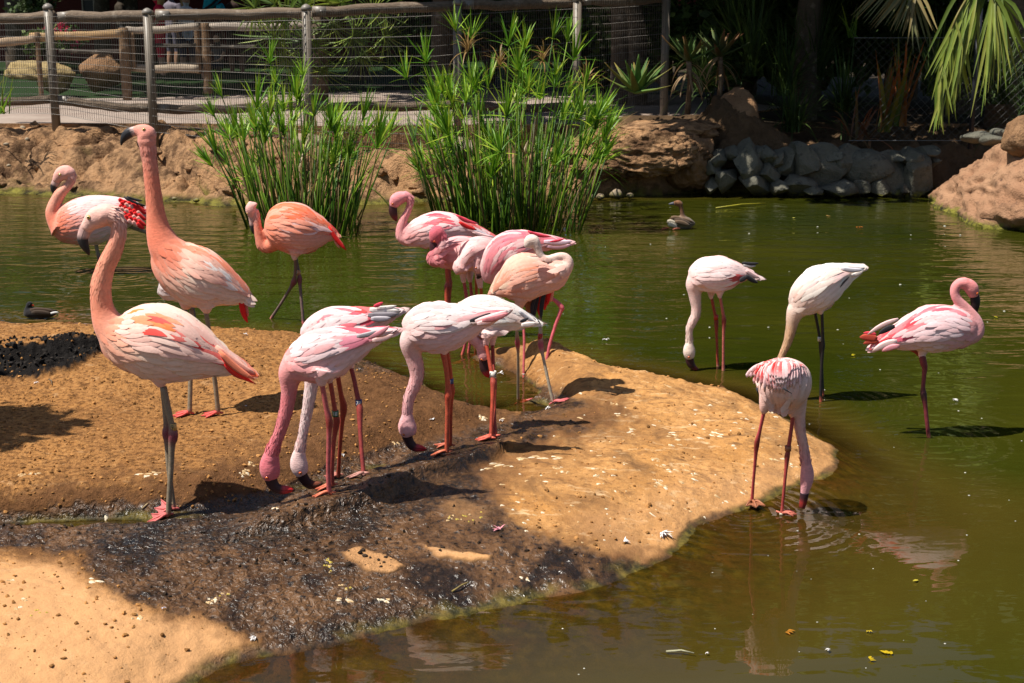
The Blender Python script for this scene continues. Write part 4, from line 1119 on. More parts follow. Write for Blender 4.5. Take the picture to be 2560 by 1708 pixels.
# J and K: two white birds feeding at the rivulet
bird('white flamingo bending to feed, red patch on its bill, blue band on one leg', T3, (515, 1425),
     body=[(170, 420, 70), (210, 405, 130), (270, 395, 180), (340, 390, 205), (420, 388, 213), (510, 380, 205), (600, 362, 176), (690, 340, 135), (780, 315, 92), (870, 290, 58), (950, 268, 32), (1012, 252, 10)],
     neck=[(300, 420, 150), (232, 500, 110), (225, 560, 88), (240, 630, 70), (262, 710, 64), (268, 790, 58), (245, 870, 54), (212, 950, 48), (196, 1020, 44), (190, 1080, 44), (190, 1140, 58)],
     head=[(190, 1110, 50), (188, 1160, 70), (190, 1200, 80), (200, 1240, 76), (212, 1275, 54)],
     bill=dict(pts=[(188, 1262, 48), (196, 1298, 42), (214, 1336, 40), (246, 1366, 38), (288, 1374, 32), (326, 1380, 20), (352, 1388, 6)], cols=LBR), eye=(160, 1263, 10), species='lesser', bk=.72,
     legs=[dict(thigh=[(500, 480, 90), (490, 570, 48), (482, 610, 30)], pts=[(482, 590, 27), (500, 680, 22), (515, 790, 20), (523, 880, 23), (525, 945, 32), (522, 990, 26), (520, 1060, 20), (516, 1200, 19), (513, 1330, 18), (515, 1425, 20)], ankle=(524, 950), dy=-.02, leg=(.50, .09, .045), joint=(.46, .07, .035), foot=(.62, .16, .08)),
           dict(pts=[(510, 590, 22), (530, 700, 22), (545, 830, 22), (553, 900, 28), (545, 960, 26), (542, 1060, 20), (540, 1220, 19), (538, 1370, 20)], dy=.045, leg=(.42, .06, .03), foot=(.5, .13, .07))],
     cols=dict(front=(.86, .68, .64), body='palepink', neck=(.83, .53, .50), neck0=(.86, .66, .62), head=(.80, .50, .48), wing=(.89, .76, .73), tip='palepink'), wing=dict(u0=.16, v1=.60, tipv=.3),
     accents=[(.35, .72, .12, .48, .30, (.78, .28, .28)), (.0, .5, .0, .6, .16, 'pink')], tails_black=.25,
     tail=[(700, 335, 870, 270, 20, 'black', -.06), (745, 345, 1005, 255, 36, 'palepink', -.075), (800, 330, 1015, 270, 26, (.84, .42, .40), -.085), (760, 360, 960, 300, 26, 'palepink', -.08)],
     bands=[(543, 825, 26, 44, 1, (.02, .045, .20), '2', (.8, .8, .8))])
bird('white flamingo with head hanging between its legs, wearing a white numbered leg band', T3, (900, 1300),
     body=[(600, 290, 70), (640, 280, 110), (700, 280, 145), (780, 286, 170), (860, 294, 172), (940, 298, 152), (1020, 304, 122), (1090, 318, 90), (1160, 334, 58), (1240, 350, 14)],
     neck=[(680, 300, 100), (690, 400, 62), (720, 470, 50), (770, 520, 44), (800, 560, 46)], head=[(795, 545, 44), (806, 580, 52), (818, 620, 55), (826, 655, 44)],
     bill=dict(pts=[(812, 640, 36), (815, 680, 38), (822, 720, 40), (835, 755, 34), (852, 780, 22), (872, 796, 6)], cols=LBR), eye=(798, 650, 9), species='lesser', bk=.6, off=.16, neck_off=-.03, voxel=.006,
     legs=[dict(thigh=[(850, 420, 60), (836, 490, 34), (836, 545, 20)], pts=[(836, 530, 17), (850, 600, 16), (868, 700, 17), (885, 790, 18), (892, 840, 26), (890, 890, 21), (885, 1000, 16), (878, 1150, 15), (872, 1310, 16)], ankle=(892, 840), dy=-.05, leg=(.40, .055, .025), joint=(.34, .05, .03)),
           dict(thigh=[(890, 420, 55), (886, 490, 32), (886, 545, 19)], pts=[(886, 530, 15), (890, 640, 15), (896, 760, 15), (903, 840, 20), (900, 1000, 16), (902, 1150, 16), (908, 1295, 20)], dy=0, leg=(.34, .045, .025))],
     cols=dict(front='cream', body='white', neck=(.82, .5, .47), head=(.82, .48, .45), wing=(.89, .80, .75), tip='white', foot=(.66, .13, .08)), wing=dict(u0=.14, v1=.62, tipv=.35),
     accents=[(.0, 1, .0, .6, .15, 'palepink')], tails_black=.3, tail=[(1100, 250, 1235, 345, 18, (.6, .58, .6), -.03), (1110, 340, 1180, 310, 14, 'black', -.06), (1120, 370, 1245, 350, 24, 'white', -.05)],
     bands=[(890, 772, 27, 58, 0, (.72, .68, .62), '6  8', (.02, .02, .02))])

# L and M: two birds feeding side by side
bird('pink flamingo feeding, neck straight down, bright red bill tip, green band on one leg', T4, (575, 1455),
     body=[(262, 520, 50), (290, 515, 85), (335, 510, 130), (390, 504, 165), (460, 484, 182), (540, 458, 186), (620, 430, 168), (700, 402, 134), (780, 374, 98), (860, 348, 66), (940, 322, 40), (1012, 304, 14)],
     neck=[(350, 530, 120), (300, 600, 92), (290, 680, 66), (285, 750, 54), (272, 830, 50), (250, 920, 47), (222, 1010, 43), (195, 1080, 42), (172, 1140, 50), (155, 1200, 62)],
     head=[(168, 1170, 56), (155, 1215, 70), (152, 1260, 76), (160, 1305, 70), (172, 1340, 52)],
     bill=dict(pts=[(158, 1330, 46), (170, 1368, 44), (195, 1398, 40), (230, 1412, 36), (268, 1412, 31), (302, 1414, 20), (328, 1420, 6)], cols=LBR), eye=(132, 1330, 10), species='lesser', bk=.66, voxel=.0062,
     legs=[dict(thigh=[(530, 560, 90), (515, 640, 50), (520, 690, 26)], pts=[(518, 670, 19), (532, 750, 18), (550, 850, 19), (566, 915, 25), (570, 955, 25), (568, 1010, 19), (565, 1120, 17), (562, 1250, 16), (565, 1380, 17), (575, 1455, 20)], ankle=(569, 940), dy=-.04, leg=(.46, .10, .10), foot=(.66, .17, .09)),
           dict(thigh=[(570, 560, 80), (568, 625, 42), (574, 670, 24)], pts=[(574, 650, 17), (590, 740, 17), (608, 850, 18), (620, 920, 24), (616, 970, 23), (605, 1040, 17), (594, 1150, 16), (588, 1280, 16), (592, 1400, 17)], ankle=(619, 935), dy=.03, leg=(.36, .06, .05), foot=(.6, .15, .08))],
     cols=dict(front=(.84, .46, .42), body='palepink', neck=(.72, .33, .31), neck0=(.82, .42, .38), head=(.70, .30, .29), wing=(.89, .72, .71), tip='palepink'), wing=dict(u0=.12, v1=.55, tipv=.35),
     accents=[(.3, .9, .0, .12, .4, 'rose'), (.45, .8, .35, .6, .4, (.72, .22, .26)), (.0, .6, .0, .5, .18, 'pink')], tails_black=.12,
     tail=[(850, 330, 1015, 300, 22, 'palepink', -.05), (840, 350, 990, 265, 20, (.84, .45, .45), -.055), (870, 370, 1018, 325, 22, 'palepink', -.04), (760, 340, 905, 300, 18, 'grey', -.06)],
     bands=[(612, 878, 24, 44, 1, (.012, .11, .035), '18', (.8, .8, .8))])
bird('white flamingo with crimson back feathers feeding, navy numbered band on one leg', T4, (810, 1325),
     body=[(400, 430, 60), (430, 415, 110), (480, 380, 165), (550, 345, 192), (630, 318, 200), (710, 292, 180), (790, 262, 145), (860, 236, 108), (930, 206, 70), (1000, 182, 38), (1062, 166, 12)],
     neck=[(480, 440, 140), (452, 540, 80), (446, 640, 52), (438, 720, 46), (424, 810, 42), (408, 900, 38), (392, 980, 34), (378, 1060, 33), (366, 1120, 38), (356, 1170, 48)],
     head=[(360, 1150, 46), (354, 1200, 60), (358, 1245, 66), (372, 1285, 58), (386, 1310, 44)],
     bill=dict(pts=[(372, 1296, 40), (388, 1330, 40), (410, 1360, 38), (442, 1378, 35), (478, 1378, 28), (508, 1370, 16), (522, 1364, 5)], cols=[(0, (.03, .012, .014)), (.5, (.05, .02, .018)), (.7, (.22, .06, .03)), (1, (.02, .014, .014))]), eye=(366, 1296, 10), species='lesser', bk=.6, off=.10, voxel=.0062,
     legs=[dict(thigh=[(640, 460, 90), (622, 560, 40), (624, 600, 24)], pts=[(624, 580, 18), (636, 660, 17), (652, 750, 18), (668, 820, 26), (668, 865, 25), (660, 930, 18), (650, 1040, 15), (642, 1150, 14), (636, 1250, 14), (632, 1330, 18)], ankle=(669, 845), dy=-.02, foot=(.42, .15, .11), toe=.9),
           dict(thigh=[(700, 450, 80), (712, 530, 40), (722, 570, 22)], pts=[(720, 555, 16), (742, 640, 16), (762, 740, 17), (778, 810, 20), (782, 850, 24), (783, 900, 21), (786, 1000, 16), (794, 1130, 15), (804, 1240, 15), (810, 1325, 18)], ankle=(782, 855), dy=.03, leg=(.28, .04, .035), foot=(.42, .2, .16))],
     cols=dict(front='palepink', body='palepink', neck=(.84, .68, .65), neck0='palepink', head=(.84, .64, .60), wing=(.88, .70, .68), tip='white'), wing=dict(u0=.10, v1=.6, tipv=.3),
     accents=[(.4, .85, .0, .16, .8, (.80, .12, .11)), (.1, .6, .05, .5, .25, 'rose')], tails_black=.5,
     tail=[(850, 150, 1060, 160, 26, 'white', -.02), (840, 190, 1050, 180, 26, (.25, .22, .24), -.04), (860, 215, 1000, 210, 22, (.5, .45, .48), -.05), (880, 130, 945, 100, 14, 'rose', -.03), (900, 140, 1040, 125, 16, 'white', -.02)],
     bands=[(775, 803, 24, 46, 1, (.012, .022, .12), '78', (.8, .8, .8))])

# N: bird at the water's edge of the right lobe
bird('white flamingo dabbing at the mud edge, crimson side patch and loose black wing tips', TN, (600, 1165),
     body=[(300, 330, 45), (325, 322, 90), (370, 315, 130), (430, 310, 155), (500, 307, 166), (570, 306, 164), (640, 302, 146), (700, 298, 116), (750, 298, 84), (800, 304, 54), (850, 314, 32), (900, 330, 10)],
     neck=[(390, 340, 120), (345, 400, 84), (345, 470, 62), (352, 550, 50), (358, 610, 44), (348, 680, 42), (318, 745, 40), (298, 800, 32), (296, 860, 29), (296, 910, 34), (295, 950, 46)],
     head=[(295, 935, 42), (295, 970, 55), (296, 1005, 57), (300, 1040, 48), (304, 1062, 38)],
     bill=dict(pts=[(298, 1048, 38), (302, 1078, 38), (312, 1108, 35), (334, 1134, 28), (358, 1148, 18), (382, 1152, 5)], cols=LB), eye=(293, 1045, 9), species='lesser', bk=.8, water=.02,
     legs=[dict(thigh=[(500, 430, 60), (490, 490, 30), (496, 535, 17)], pts=[(496, 515, 14), (512, 600, 14), (530, 680, 15), (537, 725, 20), (538, 765, 18), (540, 850, 13), (545, 960, 12), (547, 1060, 12), (552, 1125, 14)], ankle=(537, 735), dy=.05, toe=.95),
           dict(thigh=[(570, 430, 55), (568, 490, 28), (572, 525, 16)], pts=[(572, 510, 13), (586, 590, 13), (600, 670, 15), (605, 710, 21), (605, 750, 19), (602, 830, 13), (600, 950, 12), (600, 1060, 12), (600, 1165, 15)], ankle=(605, 722), dy=-.03, leg=(.50, .13, .11), toe=1.0)],
     cols=dict(front=(.86, .66, .62), body='palepink', neck=(.85, .66, .60), neck0=(.86, .68, .64), head=(.86, .72, .62), wing=(.89, .71, .68), tip='white', foot=(.48, .18, .13)), wing=dict(u0=.16, v1=.90, tipv=.5, end=.95),
     accents=[(.30, .62, .56, .97, .80, (.66, .05, .05)), (.52, .72, .22, .42, .6, (.72, .08, .09))],
     tail=[(765, 205, 915, 208, 16, 'black', -.03), (775, 225, 890, 232, 13, (.5, .46, .46), -.03), (745, 365, 815, 315, 22, 'black', -.06), (800, 315, 908, 382, 22, 'black', -.055), (800, 270, 920, 340, 22, 'palepink', -.04)],
     bands=[(535, 690, 21, 44, 0, (.48, .035, .015), None, None)])

# O: pale bird with black legs, head behind the next one
bird('ivory flamingo with black legs and a tan neck, standing in the water', TN, (1468, 1440),
     body=[(1215, 610, 45), (1240, 590, 95), (1290, 550, 145), (1350, 502, 178), (1420, 452, 195), (1490, 402, 188), (1560, 360, 165), (1630, 324, 132), (1700, 296, 96), (1770, 272, 60), (1830, 256, 30), (1862, 250, 10)],
     neck=[(1320, 560, 120), (1252, 630, 90), (1222, 700, 66), (1208, 770, 52), (1190, 850, 45), (1165, 930, 38), (1135, 1000, 32), (1110, 1060, 29), (1090, 1130, 30), (1080, 1190, 40)],
     head=[(1082, 1170, 36), (1078, 1215, 50), (1080, 1260, 50), (1090, 1295, 36)],
     bill=dict(pts=[(1084, 1280, 34), (1092, 1315, 32), (1108, 1345, 26), (1130, 1365, 14), (1140, 1370, 5)], cols=LB), eye=(1070, 1265, 8), species='lesser', water=.1,
     legs=[dict(thigh=[(1460, 560, 80), (1470, 640, 30), (1477, 670, 18)], pts=[(1478, 655, 14), (1482, 760, 14), (1486, 880, 15), (1487, 940, 20), (1482, 1000, 17), (1476, 1120, 14), (1470, 1280, 14), (1468, 1440, 14)], leg=(.018, .015, .016), joint=(.014, .012, .013), dy=-.02, nofoot=True),
           dict(pts=[(1418, 650, 14), (1435, 740, 13), (1450, 820, 13), (1462, 900, 15), (1470, 970, 19), (1474, 1050, 15), (1480, 1200, 13), (1486, 1380, 15)], leg=(.02, .017, .018), joint=(.014, .012, .013), dy=.05, nofoot=True)],
     cols=dict(front=(.80, .66, .60), body='white', neck=(.55, .39, .26), neck0=(.80, .66, .58), head=(.55, .38, .27), wing=(.86, .76, .69), tip='white'), wing=dict(u0=.14, v1=.60, tipv=.3),
     accents=[(.5, .85, .3, .7, .2, 'rose'), (.0, .6, .0, .6, .2, 'palepink')], tails_black=.2,
     tail=[(1650, 255, 1845, 265, 22, (.66, .64, .68), -.05), (1690, 240, 1862, 250, 22, 'white', -.04), (1720, 330, 1640, 425, 10, 'black', -.07), (1740, 320, 1850, 270, 20, 'white', -.04)],
     bands=[(1459, 882, 20, 40, 1, (.74, .72, .66), '5', (.02, .02, .02))])

# P: seen from behind, bill in the water
def bird_back():
    T = TP
    bird('flamingo seen from behind with red streaked wing fan, dipping its bill in the pond', T, (500, 1405),
         body=[(500, 128, 70), (506, 170, 150), (512, 220, 202), (518, 280, 226), (522, 340, 226), (520, 400, 208), (512, 450, 172), (500, 500, 128), (490, 530, 80)],
         neck=[(600, 430, 130), (630, 520, 80), (640, 590, 58), (650, 660, 48), (662, 740, 42), (678, 820, 40), (692, 900, 40), (702, 970, 44), (710, 1020, 54)],
         head=[(706, 990, 46), (711, 1040, 58), (711, 1090, 60), (702, 1150, 52), (692, 1205, 40), (686, 1240, 34)],
         bill=dict(pts=[(690, 1215, 38), (686, 1250, 36), (680, 1285, 33), (674, 1315, 30), (668, 1338, 26)], cols=[(0, (.04, .02, .03)), (.3, (.06, .02, .025)), (.6, (.30, .03, .025)), (1, (.10, .02, .02))], k=.8), eye=None, species='lesser', bk=.92, water=.04, wing='none', cover=True, neck_off=.02,
         legs=[dict(thigh=[(400, 440, 90), (365, 520, 50), (358, 575, 22)], pts=[(360, 555, 15), (345, 620, 15), (325, 710, 15), (305, 790, 22), (298, 840, 22), (292, 900, 16), (282, 1020, 13), (270, 1160, 13), (260, 1310, 14)], ankle=(301, 815), dy=-.02, leg=(.55, .085, .10), foot=(.36, .13, .06), dir=-math.pi / 2 + .05, toe=1.25, water=-.012),
               dict(thigh=[(600, 440, 90), (590, 540, 50), (592, 605, 20)], pts=[(594, 585, 16), (584, 680, 16), (570, 780, 17), (558, 860, 18), (548, 920, 23), (545, 960, 19), (535, 1060, 14), (520, 1220, 13), (503, 1395, 13)], ankle=(548, 920), dy=.0, leg=(.38, .055, .05), foot=(.55, .15, .10), dir=-.3, toe=.9, water=-.004)],
         cols=dict(front='palepink', body=(.86, .62, .54), neck=(.84, .55, .48), neck0=(.85, .58, .5), head=(.80, .46, .45), thigh=(.84, .55, .45), tip=(.84, .56, .46)),
         bands=[(555, 853, 27, 44, 1, (.32, .10, .045), None, None), (502, 1388, 20, 24, 1, (.45, .38, .28), None, None)],
         tail=[])
bird_back()
def back_fan():
    """the folded wings of the bird seen from behind: long feathers hanging over its rump"""
    root = [o for o in COL.objects if o.get('label', '').startswith('flamingo seen from behind')][0]
    base = root.location; YB = base.y
    ox, oy, sc = TP
    W = lambda x, y, Y: at(ox + x / sc, oy + y / sc, Y)
    m = mpp(1960, 960, YB) / sc
    rng = np.random.default_rng(5)
    for wing_side in (-1, 1):
        mb = MB()
        n = 19
        for row in range(3):
            for i in range(n):
                f = (i + .5 * row) / (n - 1) * 2 - 1
                if f * wing_side < -.12: continue
                top = (500 + f * 120, 118 + 40 * f * f + row * 12)
                botx = 480 + f * (262 - 24 * row) if f < 0 else 480 + f * (225 - 20 * row)
                boty = (370 + 20 * math.cos(f * 5) - 70 * abs(f) ** 2.5 + (-20 if abs(f) > .85 else 10)) - row * 58 + rng.normal(0, 14)
                boty = max(boty, 205)
                P = []
                for t in np.linspace(0, 1, 8):
                    x = top[0] + (botx - top[0]) * (1 - (1 - t) ** 1.7); y = top[1] + (boty - top[1]) * t ** 1.15
                    rx = (x - 520) / 232; ry = (y - 330) / 232
                    dep = math.sqrt(max(0, 1 - min(1, rx * rx + ry * ry))) * 226 * m * .92
                    P.append(W(x, y, YB - dep - .006 - .006 * t + row * -.0025) - base)
                red = rng.random() < (.42 if row < 2 else .6)
                c0 = kc('palepink') * (1 + rng.normal(0, .04)); c1 = kc('palepink') * np.array([1.0, 1.05, 1.08])
                if red:
                    a = kc((.80, .10, .09)); kk = rng.uniform(.6, 1)
                    C = [c0 * .7 + a * .3, c0 * (1 - kk) + a * kk, c0 * (1 - kk) + a * kk, a * kk + c0 * (1 - kk), a * kk + c0 * (1 - kk), a * .75 * kk + c1 * (1 - .75 * kk), c1 * .75 + a * .25, c1]
                else:
                    C = [c0] * 4 + [c0 * .9 + c1 * .1 + np.array([0, -.05, -.04])] * 2 + [c1] * 2
                prof = [.5, .85, 1, 1, .95, .85, .6, .15]
                mb.tube(P, [24 * m * k * rng.uniform(.9, 1.15) for k in prof], 6, np.array(C), 0, .14, (0, 1, 0))
        for (x0, y0, x1, y1) in ((300, 360, 312, 412), (515, 360, 585, 405)):
            if (x0 < 400) == (wing_side < 0):
                mb.tube([W(x0, y0, YB - .19 if x0 > 400 else YB - .1) - base, W(x1, y1, YB - .185 if x0 > 400 else YB - .1) - base], [9 * m, 3 * m], 6, kc('black'), 0, .5, (0, 1, 0))
        mb.build('wing', M_FEATH, root)['kind'] = 'stuff'
back_fan()

# R: lesser on one leg, facing the other way
bird('pink flamingo resting on one leg in the water, the other foot folded under its tail', TR, (688, 1478),
     body=[(1095, 590, 50), (1070, 585, 95), (1020, 572, 140), (950, 560, 172), (870, 550, 194), (780, 546, 205), (690, 552, 200), (600, 570, 178), (510, 596, 146), (420, 622, 112), (340, 648, 82), (265, 682, 54), (205, 715, 18)],
     neck=[(1000, 600, 110), (1070, 590, 84), (1098, 545, 66), (1080, 480, 58), (1035, 415, 50), (980, 355, 45), (930, 300, 42), (908, 245, 40), (918, 195, 42), (955, 162, 44), (1000, 162, 52)],
     head=[(985, 168, 50), (1025, 180, 58), (1052, 210, 62), (1066, 250, 52), (1072, 285, 40)],
     bill=dict(pts=[(1078, 262, 38), (1084, 300, 42), (1086, 340, 40), (1086, 375, 33), (1092, 402, 18), (1098, 420, 5)], cols=[(0, (.02, .012, .014)), (1, (.03, .016, .018))]), eye=(1101, 252, 10), face=1, species='lesser', water=.09, down=False,
     legs=[dict(thigh=[(660, 690, 70), (630, 770, 36), (640, 830, 28)], pts=[(630, 780, 30), (645, 850, 30), (654, 890, 24), (648, 960, 19), (640, 1050, 19), (642, 1100, 27), (648, 1140, 26), (660, 1220, 19), (672, 1340, 18), (688, 1478, 17)], ankle=(643, 1115), leg=(.20, .03, .04), joint=(.05, .015, .02), foot=(.5, .14, .08), dir=-.15),
           dict(pts=[(640, 800, 22), (560, 735, 20), (430, 690, 18), (300, 655, 18), (200, 635, 22)], raised=True, nofoot=True, leg=(.36, .05, .03), dy=.05)],
     cols=dict(front=(.82, .46, .43), body='palepink', neck=(.82, .45, .42), neck0=(.82, .45, .42), head=(.82, .40, .36), wing=(.88, .66, .65), tip='palepink'), wing=dict(u0=.16, v1=.72, tipv=.55, end=1.02),
     accents=[(.30, .95, .03, .45, .55, (.80, .17, .18)), (.45, 1, .45, 1, .4, (.80, .27, .28)), (.0, .3, .0, .1, .5, 'rose')],
     tail=[(430, 470, 165, 605, 22, 'palepink', -.06), (400, 530, 260, 600, 26, 'black', -.05), (250, 640, 100, 625, 34, (.42, .06, .035), -.01), (260, 660, 130, 680, 22, (.46, .07, .04), -.01), (420, 660, 210, 745, 34, (.88, .68, .64), -.07), (440, 700, 290, 745, 26, (.84, .45, .45), -.075), (240, 600, 130, 588, 14, 'rose', -.03)])

# ================================================================== OTHER WATERFOWL
def waterbird(name, label, cat, T, wl, body, neck, head, bill, cols, eye, extras=()):
    ox, oy, sc = T
    q = lambda x, y: (ox + x / sc, oy + y / sc)
    g = gnd(*q(*wl), 0); Y0 = g.y
    root = empty(name, g, label, cat)
    m = mpp(*q(*wl), Y0) / sc
    V, F, SP, SR, SC = [], [], [], [], []
    for P_, k, c in ((body, 1.0, cols['body']), (neck, 1.0, cols['neck']), (head, .85, cols['head'])):
        A = catmull(np.array([p[:3] for p in P_], float), 14)
        P = [at(*q(a[0], a[1]), Y0) - g for a in A]; R = [max(a[2], .7) * m for a in A]
        a, b, _ = tube(P, R, 16, k, (0, 1, 0)); o = len(V); V += a; F += [tuple(i + o for i in f) for f in b]
        for i, (p, r) in enumerate(zip(P, R)):
            SP.append(p); SR.append(r); t = i / 13
            cc = [np.array(x, float) for x in c]; SC.append(cc[0] * (1 - t) + cc[1] * t)
    co, FF = remeshed(V, F, .006, 4)
    d = np.sqrt(((co[:, None] - np.array(SP)[None]) ** 2).sum(-1)) - np.array(SR)[None]
    w = np.exp(-np.clip((d - d.min(1, keepdims=True)) / .012, 0, 30)); C = (w @ np.array(SC)) / w.sum(1, keepdims=True)
    C = C * (1 + .3 * fbm(co[:, 0] * 60, co[:, 2] * 60, 2, 3))[:, None]
    b = MB(); b.add(co, FF, np.clip(C, .005, .95)); b.build('body', M_PLUME, root)
    A = np.array(bill[0], float)
    b = MB(); b.tube([at(*q(a[0], a[1]), Y0) - g for a in A], [a[2] * m for a in A], 8, bill[1], 0, .8, (0, 1, 0)); b.build('bill', M_BILL, root)
    e = MB(); p = at(*q(*eye[:2]), Y0) - g; p.y -= eye[2] * m
    e.tube([p, p + Vector((0, -.006, 0))], [.005, .003], 8, (.01, .008, .008)); e.build('eye', M_EYE, root)
    for nm, feats in extras:
        mb = MB()
        for (x0, y0, x1, y1, r, c, yo) in feats:
            P = [at(*q(x0 + (x1 - x0) * t, y0 + (y1 - y0) * t - 4 * math.sin(math.pi * t)), Y0 + yo) - g for t in np.linspace(0, 1, 6)]
            mb.tube(P, [r * m * k for k in (.5, .9, 1, .95, .7, .15)], 6, c, 0, .25, (0, 1, 0))
        mb.build(nm, M_FEATH, root)
    return root
TG = (1650, 0, 2.5286)
waterbird('goose', 'brown goose with a pale flank swimming in front of the stone wall', 'goose', TG, (120, 1445),
          [(60, 1425, 12), (85, 1412, 34), (115, 1408, 42), (150, 1408, 42), (185, 1412, 34), (212, 1412, 16), (222, 1408, 5)],
          [(150, 1390, 26), (142, 1360, 15), (136, 1325, 13), (128, 1298, 15)], [(138, 1298, 15), (118, 1286, 20), (98, 1286, 17), (86, 1288, 12)],
          ([(98, 1286, 12), (76, 1288, 9), (56, 1292, 5)], (.10, .10, .12)), dict(body=[(.30, .26, .20), (.10, .06, .035)], neck=[(.14, .07, .04), (.17, .075, .035)], head=[(.20, .09, .04), (.17, .08, .04)]), (98, 1282, 14),
          [('wing', [(60, 1385, 215, 1405, 16, (.10, .06, .035), -.05), (70, 1375, 150, 1392, 14, (.16, .10, .06), -.055), (90, 1390, 200, 1420, 16, (.07, .045, .03), -.06), (45, 1400, 110, 1425, 18, (.42, .36, .27), -.075), (50, 1418, 110, 1438, 15, (.50, .44, .34), -.08), (95, 1400, 190, 1428, 15, (.14, .09, .055), -.078)]),
           ('foot', [(5, 1455, 60, 1440, 7, (.45, .12, .06), -.06), (80, 1453, 130, 1445, 6, (.45, .14, .08), -.085)])])
TM = (0, 740, 2.8)
waterbird('moorhen', 'small black moorhen with a white edged tail floating behind the bank', 'moorhen', TM, (270, 160),
          [(168, 130, 12), (190, 122, 32), (240, 118, 40), (300, 122, 38), (350, 126, 26), (395, 122, 8)], [(190, 110, 26), (192, 85, 17), (200, 65, 18)], [(196, 66, 18), (208, 58, 22), (222, 66, 16)],
          ([(222, 64, 9), (234, 68, 6), (242, 72, 2)], (.55, .06, .02)), dict(body=[(.022, .020, .022), (.05, .032, .02)], neck=[(.014, .014, .016), (.012, .012, .014)], head=[(.012, .012, .014), (.010, .010, .012)]), (214, 58, 18),
          [('wing', [(210, 100, 385, 110, 20, (.06, .036, .022), -.045), (220, 115, 370, 128, 18, (.05, .032, .02), -.05), (260, 96, 395, 104, 12, (.04, .028, .02), -.04)]), ('tail', [(340, 130, 412, 114, 8, (.75, .73, .70), -.05), (350, 120, 400, 100, 7, (.03, .025, .022), -.03)])])

# ================================================================== FENCES, WALKWAY, ROCKS
def wood_mat():
    m, nt, N, L, P = new_mat('weathered_log')
    pos = obj_pos(nt)
    n = noise_n(nt, scaled(nt, pos, 1.2, 30, 30), 2.2, 5, .65); n2 = noise_n(nt, pos, 9, 4, .6)
    c = attr_n(nt, 'Col')
    c = mixc(nt, ramp(nt, n, .4, .62), c, mixc(nt, .55, c, (.05, .04, .032)))
    c = mixc(nt, ramp(nt, n2, .55, .75, 0, .5), c, (.40, .33, .26))
    L.new(c, P.inputs['Base Color']); P.inputs['Roughness'].default_value = .85; P.inputs['Specular IOR Level'].default_value = .2
    L.new(bump_n(nt, n, .7, .012), P.inputs['Normal'])
    return m
M_WOOD = wood_mat()
M_POST = vcol_mat('painted_metal', rough=.45, var=.08, nscale=14, spec=.4)
M_WIRE = vcol_mat('wire', rough=.5, var=.1, spec=.4)
M_CONC = plain_mat('walkway_concrete', (.25, .19, .155), (.33, .265, .22), 1.6, .85, .25, .01)
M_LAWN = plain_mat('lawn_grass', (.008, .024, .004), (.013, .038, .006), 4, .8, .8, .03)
M_LEAF = vcol_mat('leaf', rough=.45, var=.25, nscale=6, spec=.4, transl=.32)
M_DULL = vcol_mat('dull_leaf', rough=.6, var=.3, nscale=5, spec=.25, transl=.2)
M_CLOTH = vcol_mat('cloth_and_skin', rough=.8, var=.12, nscale=20, spec=.2)
def rock_mat(name, a, b, dark, sc=6, bump=.9):
    m, nt, N, L, P = new_mat(name)
    pos = obj_pos(nt)
    n1 = noise_n(nt, pos, sc * .5, 5, .6); n2 = noise_n(nt, pos, sc * 2.2, 6, .68); n3 = noise_n(nt, pos, sc * 9, 3, .6)
    c = mixc(nt, ramp(nt, n1, .35, .65), a, b); c = mixc(nt, ramp(nt, n2, .54, .72), c, dark)
    c = mixc(nt, ramp(nt, n3, .62, .8, 0, .5), c, tuple(min(1, k * 1.5) for k in b))
    zz = nt.nodes.new('ShaderNodeSeparateXYZ'); L.new(geo_pos(nt), zz.inputs[0])
    w = math_n(nt, 'ADD', zz.outputs[2], math_n(nt, 'MULTIPLY', n2, -.08))
    c = mixc(nt, ramp(nt, w, .02, -.02), c, mixc(nt, ramp(nt, n2, .42, .6), (.02, .018, .008), (.22, .20, .03)))
    L.new(c, P.inputs['Base Color']); P.inputs['Roughness'].default_value = .85; P.inputs['Specular IOR Level'].default_value = .25
    L.new(bump_n(nt, math_n(nt, 'ADD', n2, math_n(nt, 'MULTIPLY', n3, .4)), bump, .03), P.inputs['Normal'])
    return m
M_GREYSTONE = rock_mat('grey_green_stone', (.075, .074, .058), (.15, .14, .105), (.026, .026, .022), 7, .6)
M_PINKROCK = rock_mat('pink_artificial_rock', (.29, .150, .082), (.37, .21, .12), (.09, .048, .03), 6, 1.0)
M_BROWNROCK = rock_mat('brown_rock', (.20, .105, .05), (.30, .17, .085), (.07, .035, .02), 7, 1.0)
M_YELLOWROCK = rock_mat('yellow_sandstone', (.28, .20, .085), (.37, .275, .13), (.14, .095, .04), 4, .6)
M_PEBBLE = rock_mat('pebble', (.24, .17, .11), (.34, .28, .20), (.10, .075, .055), 16, .3)

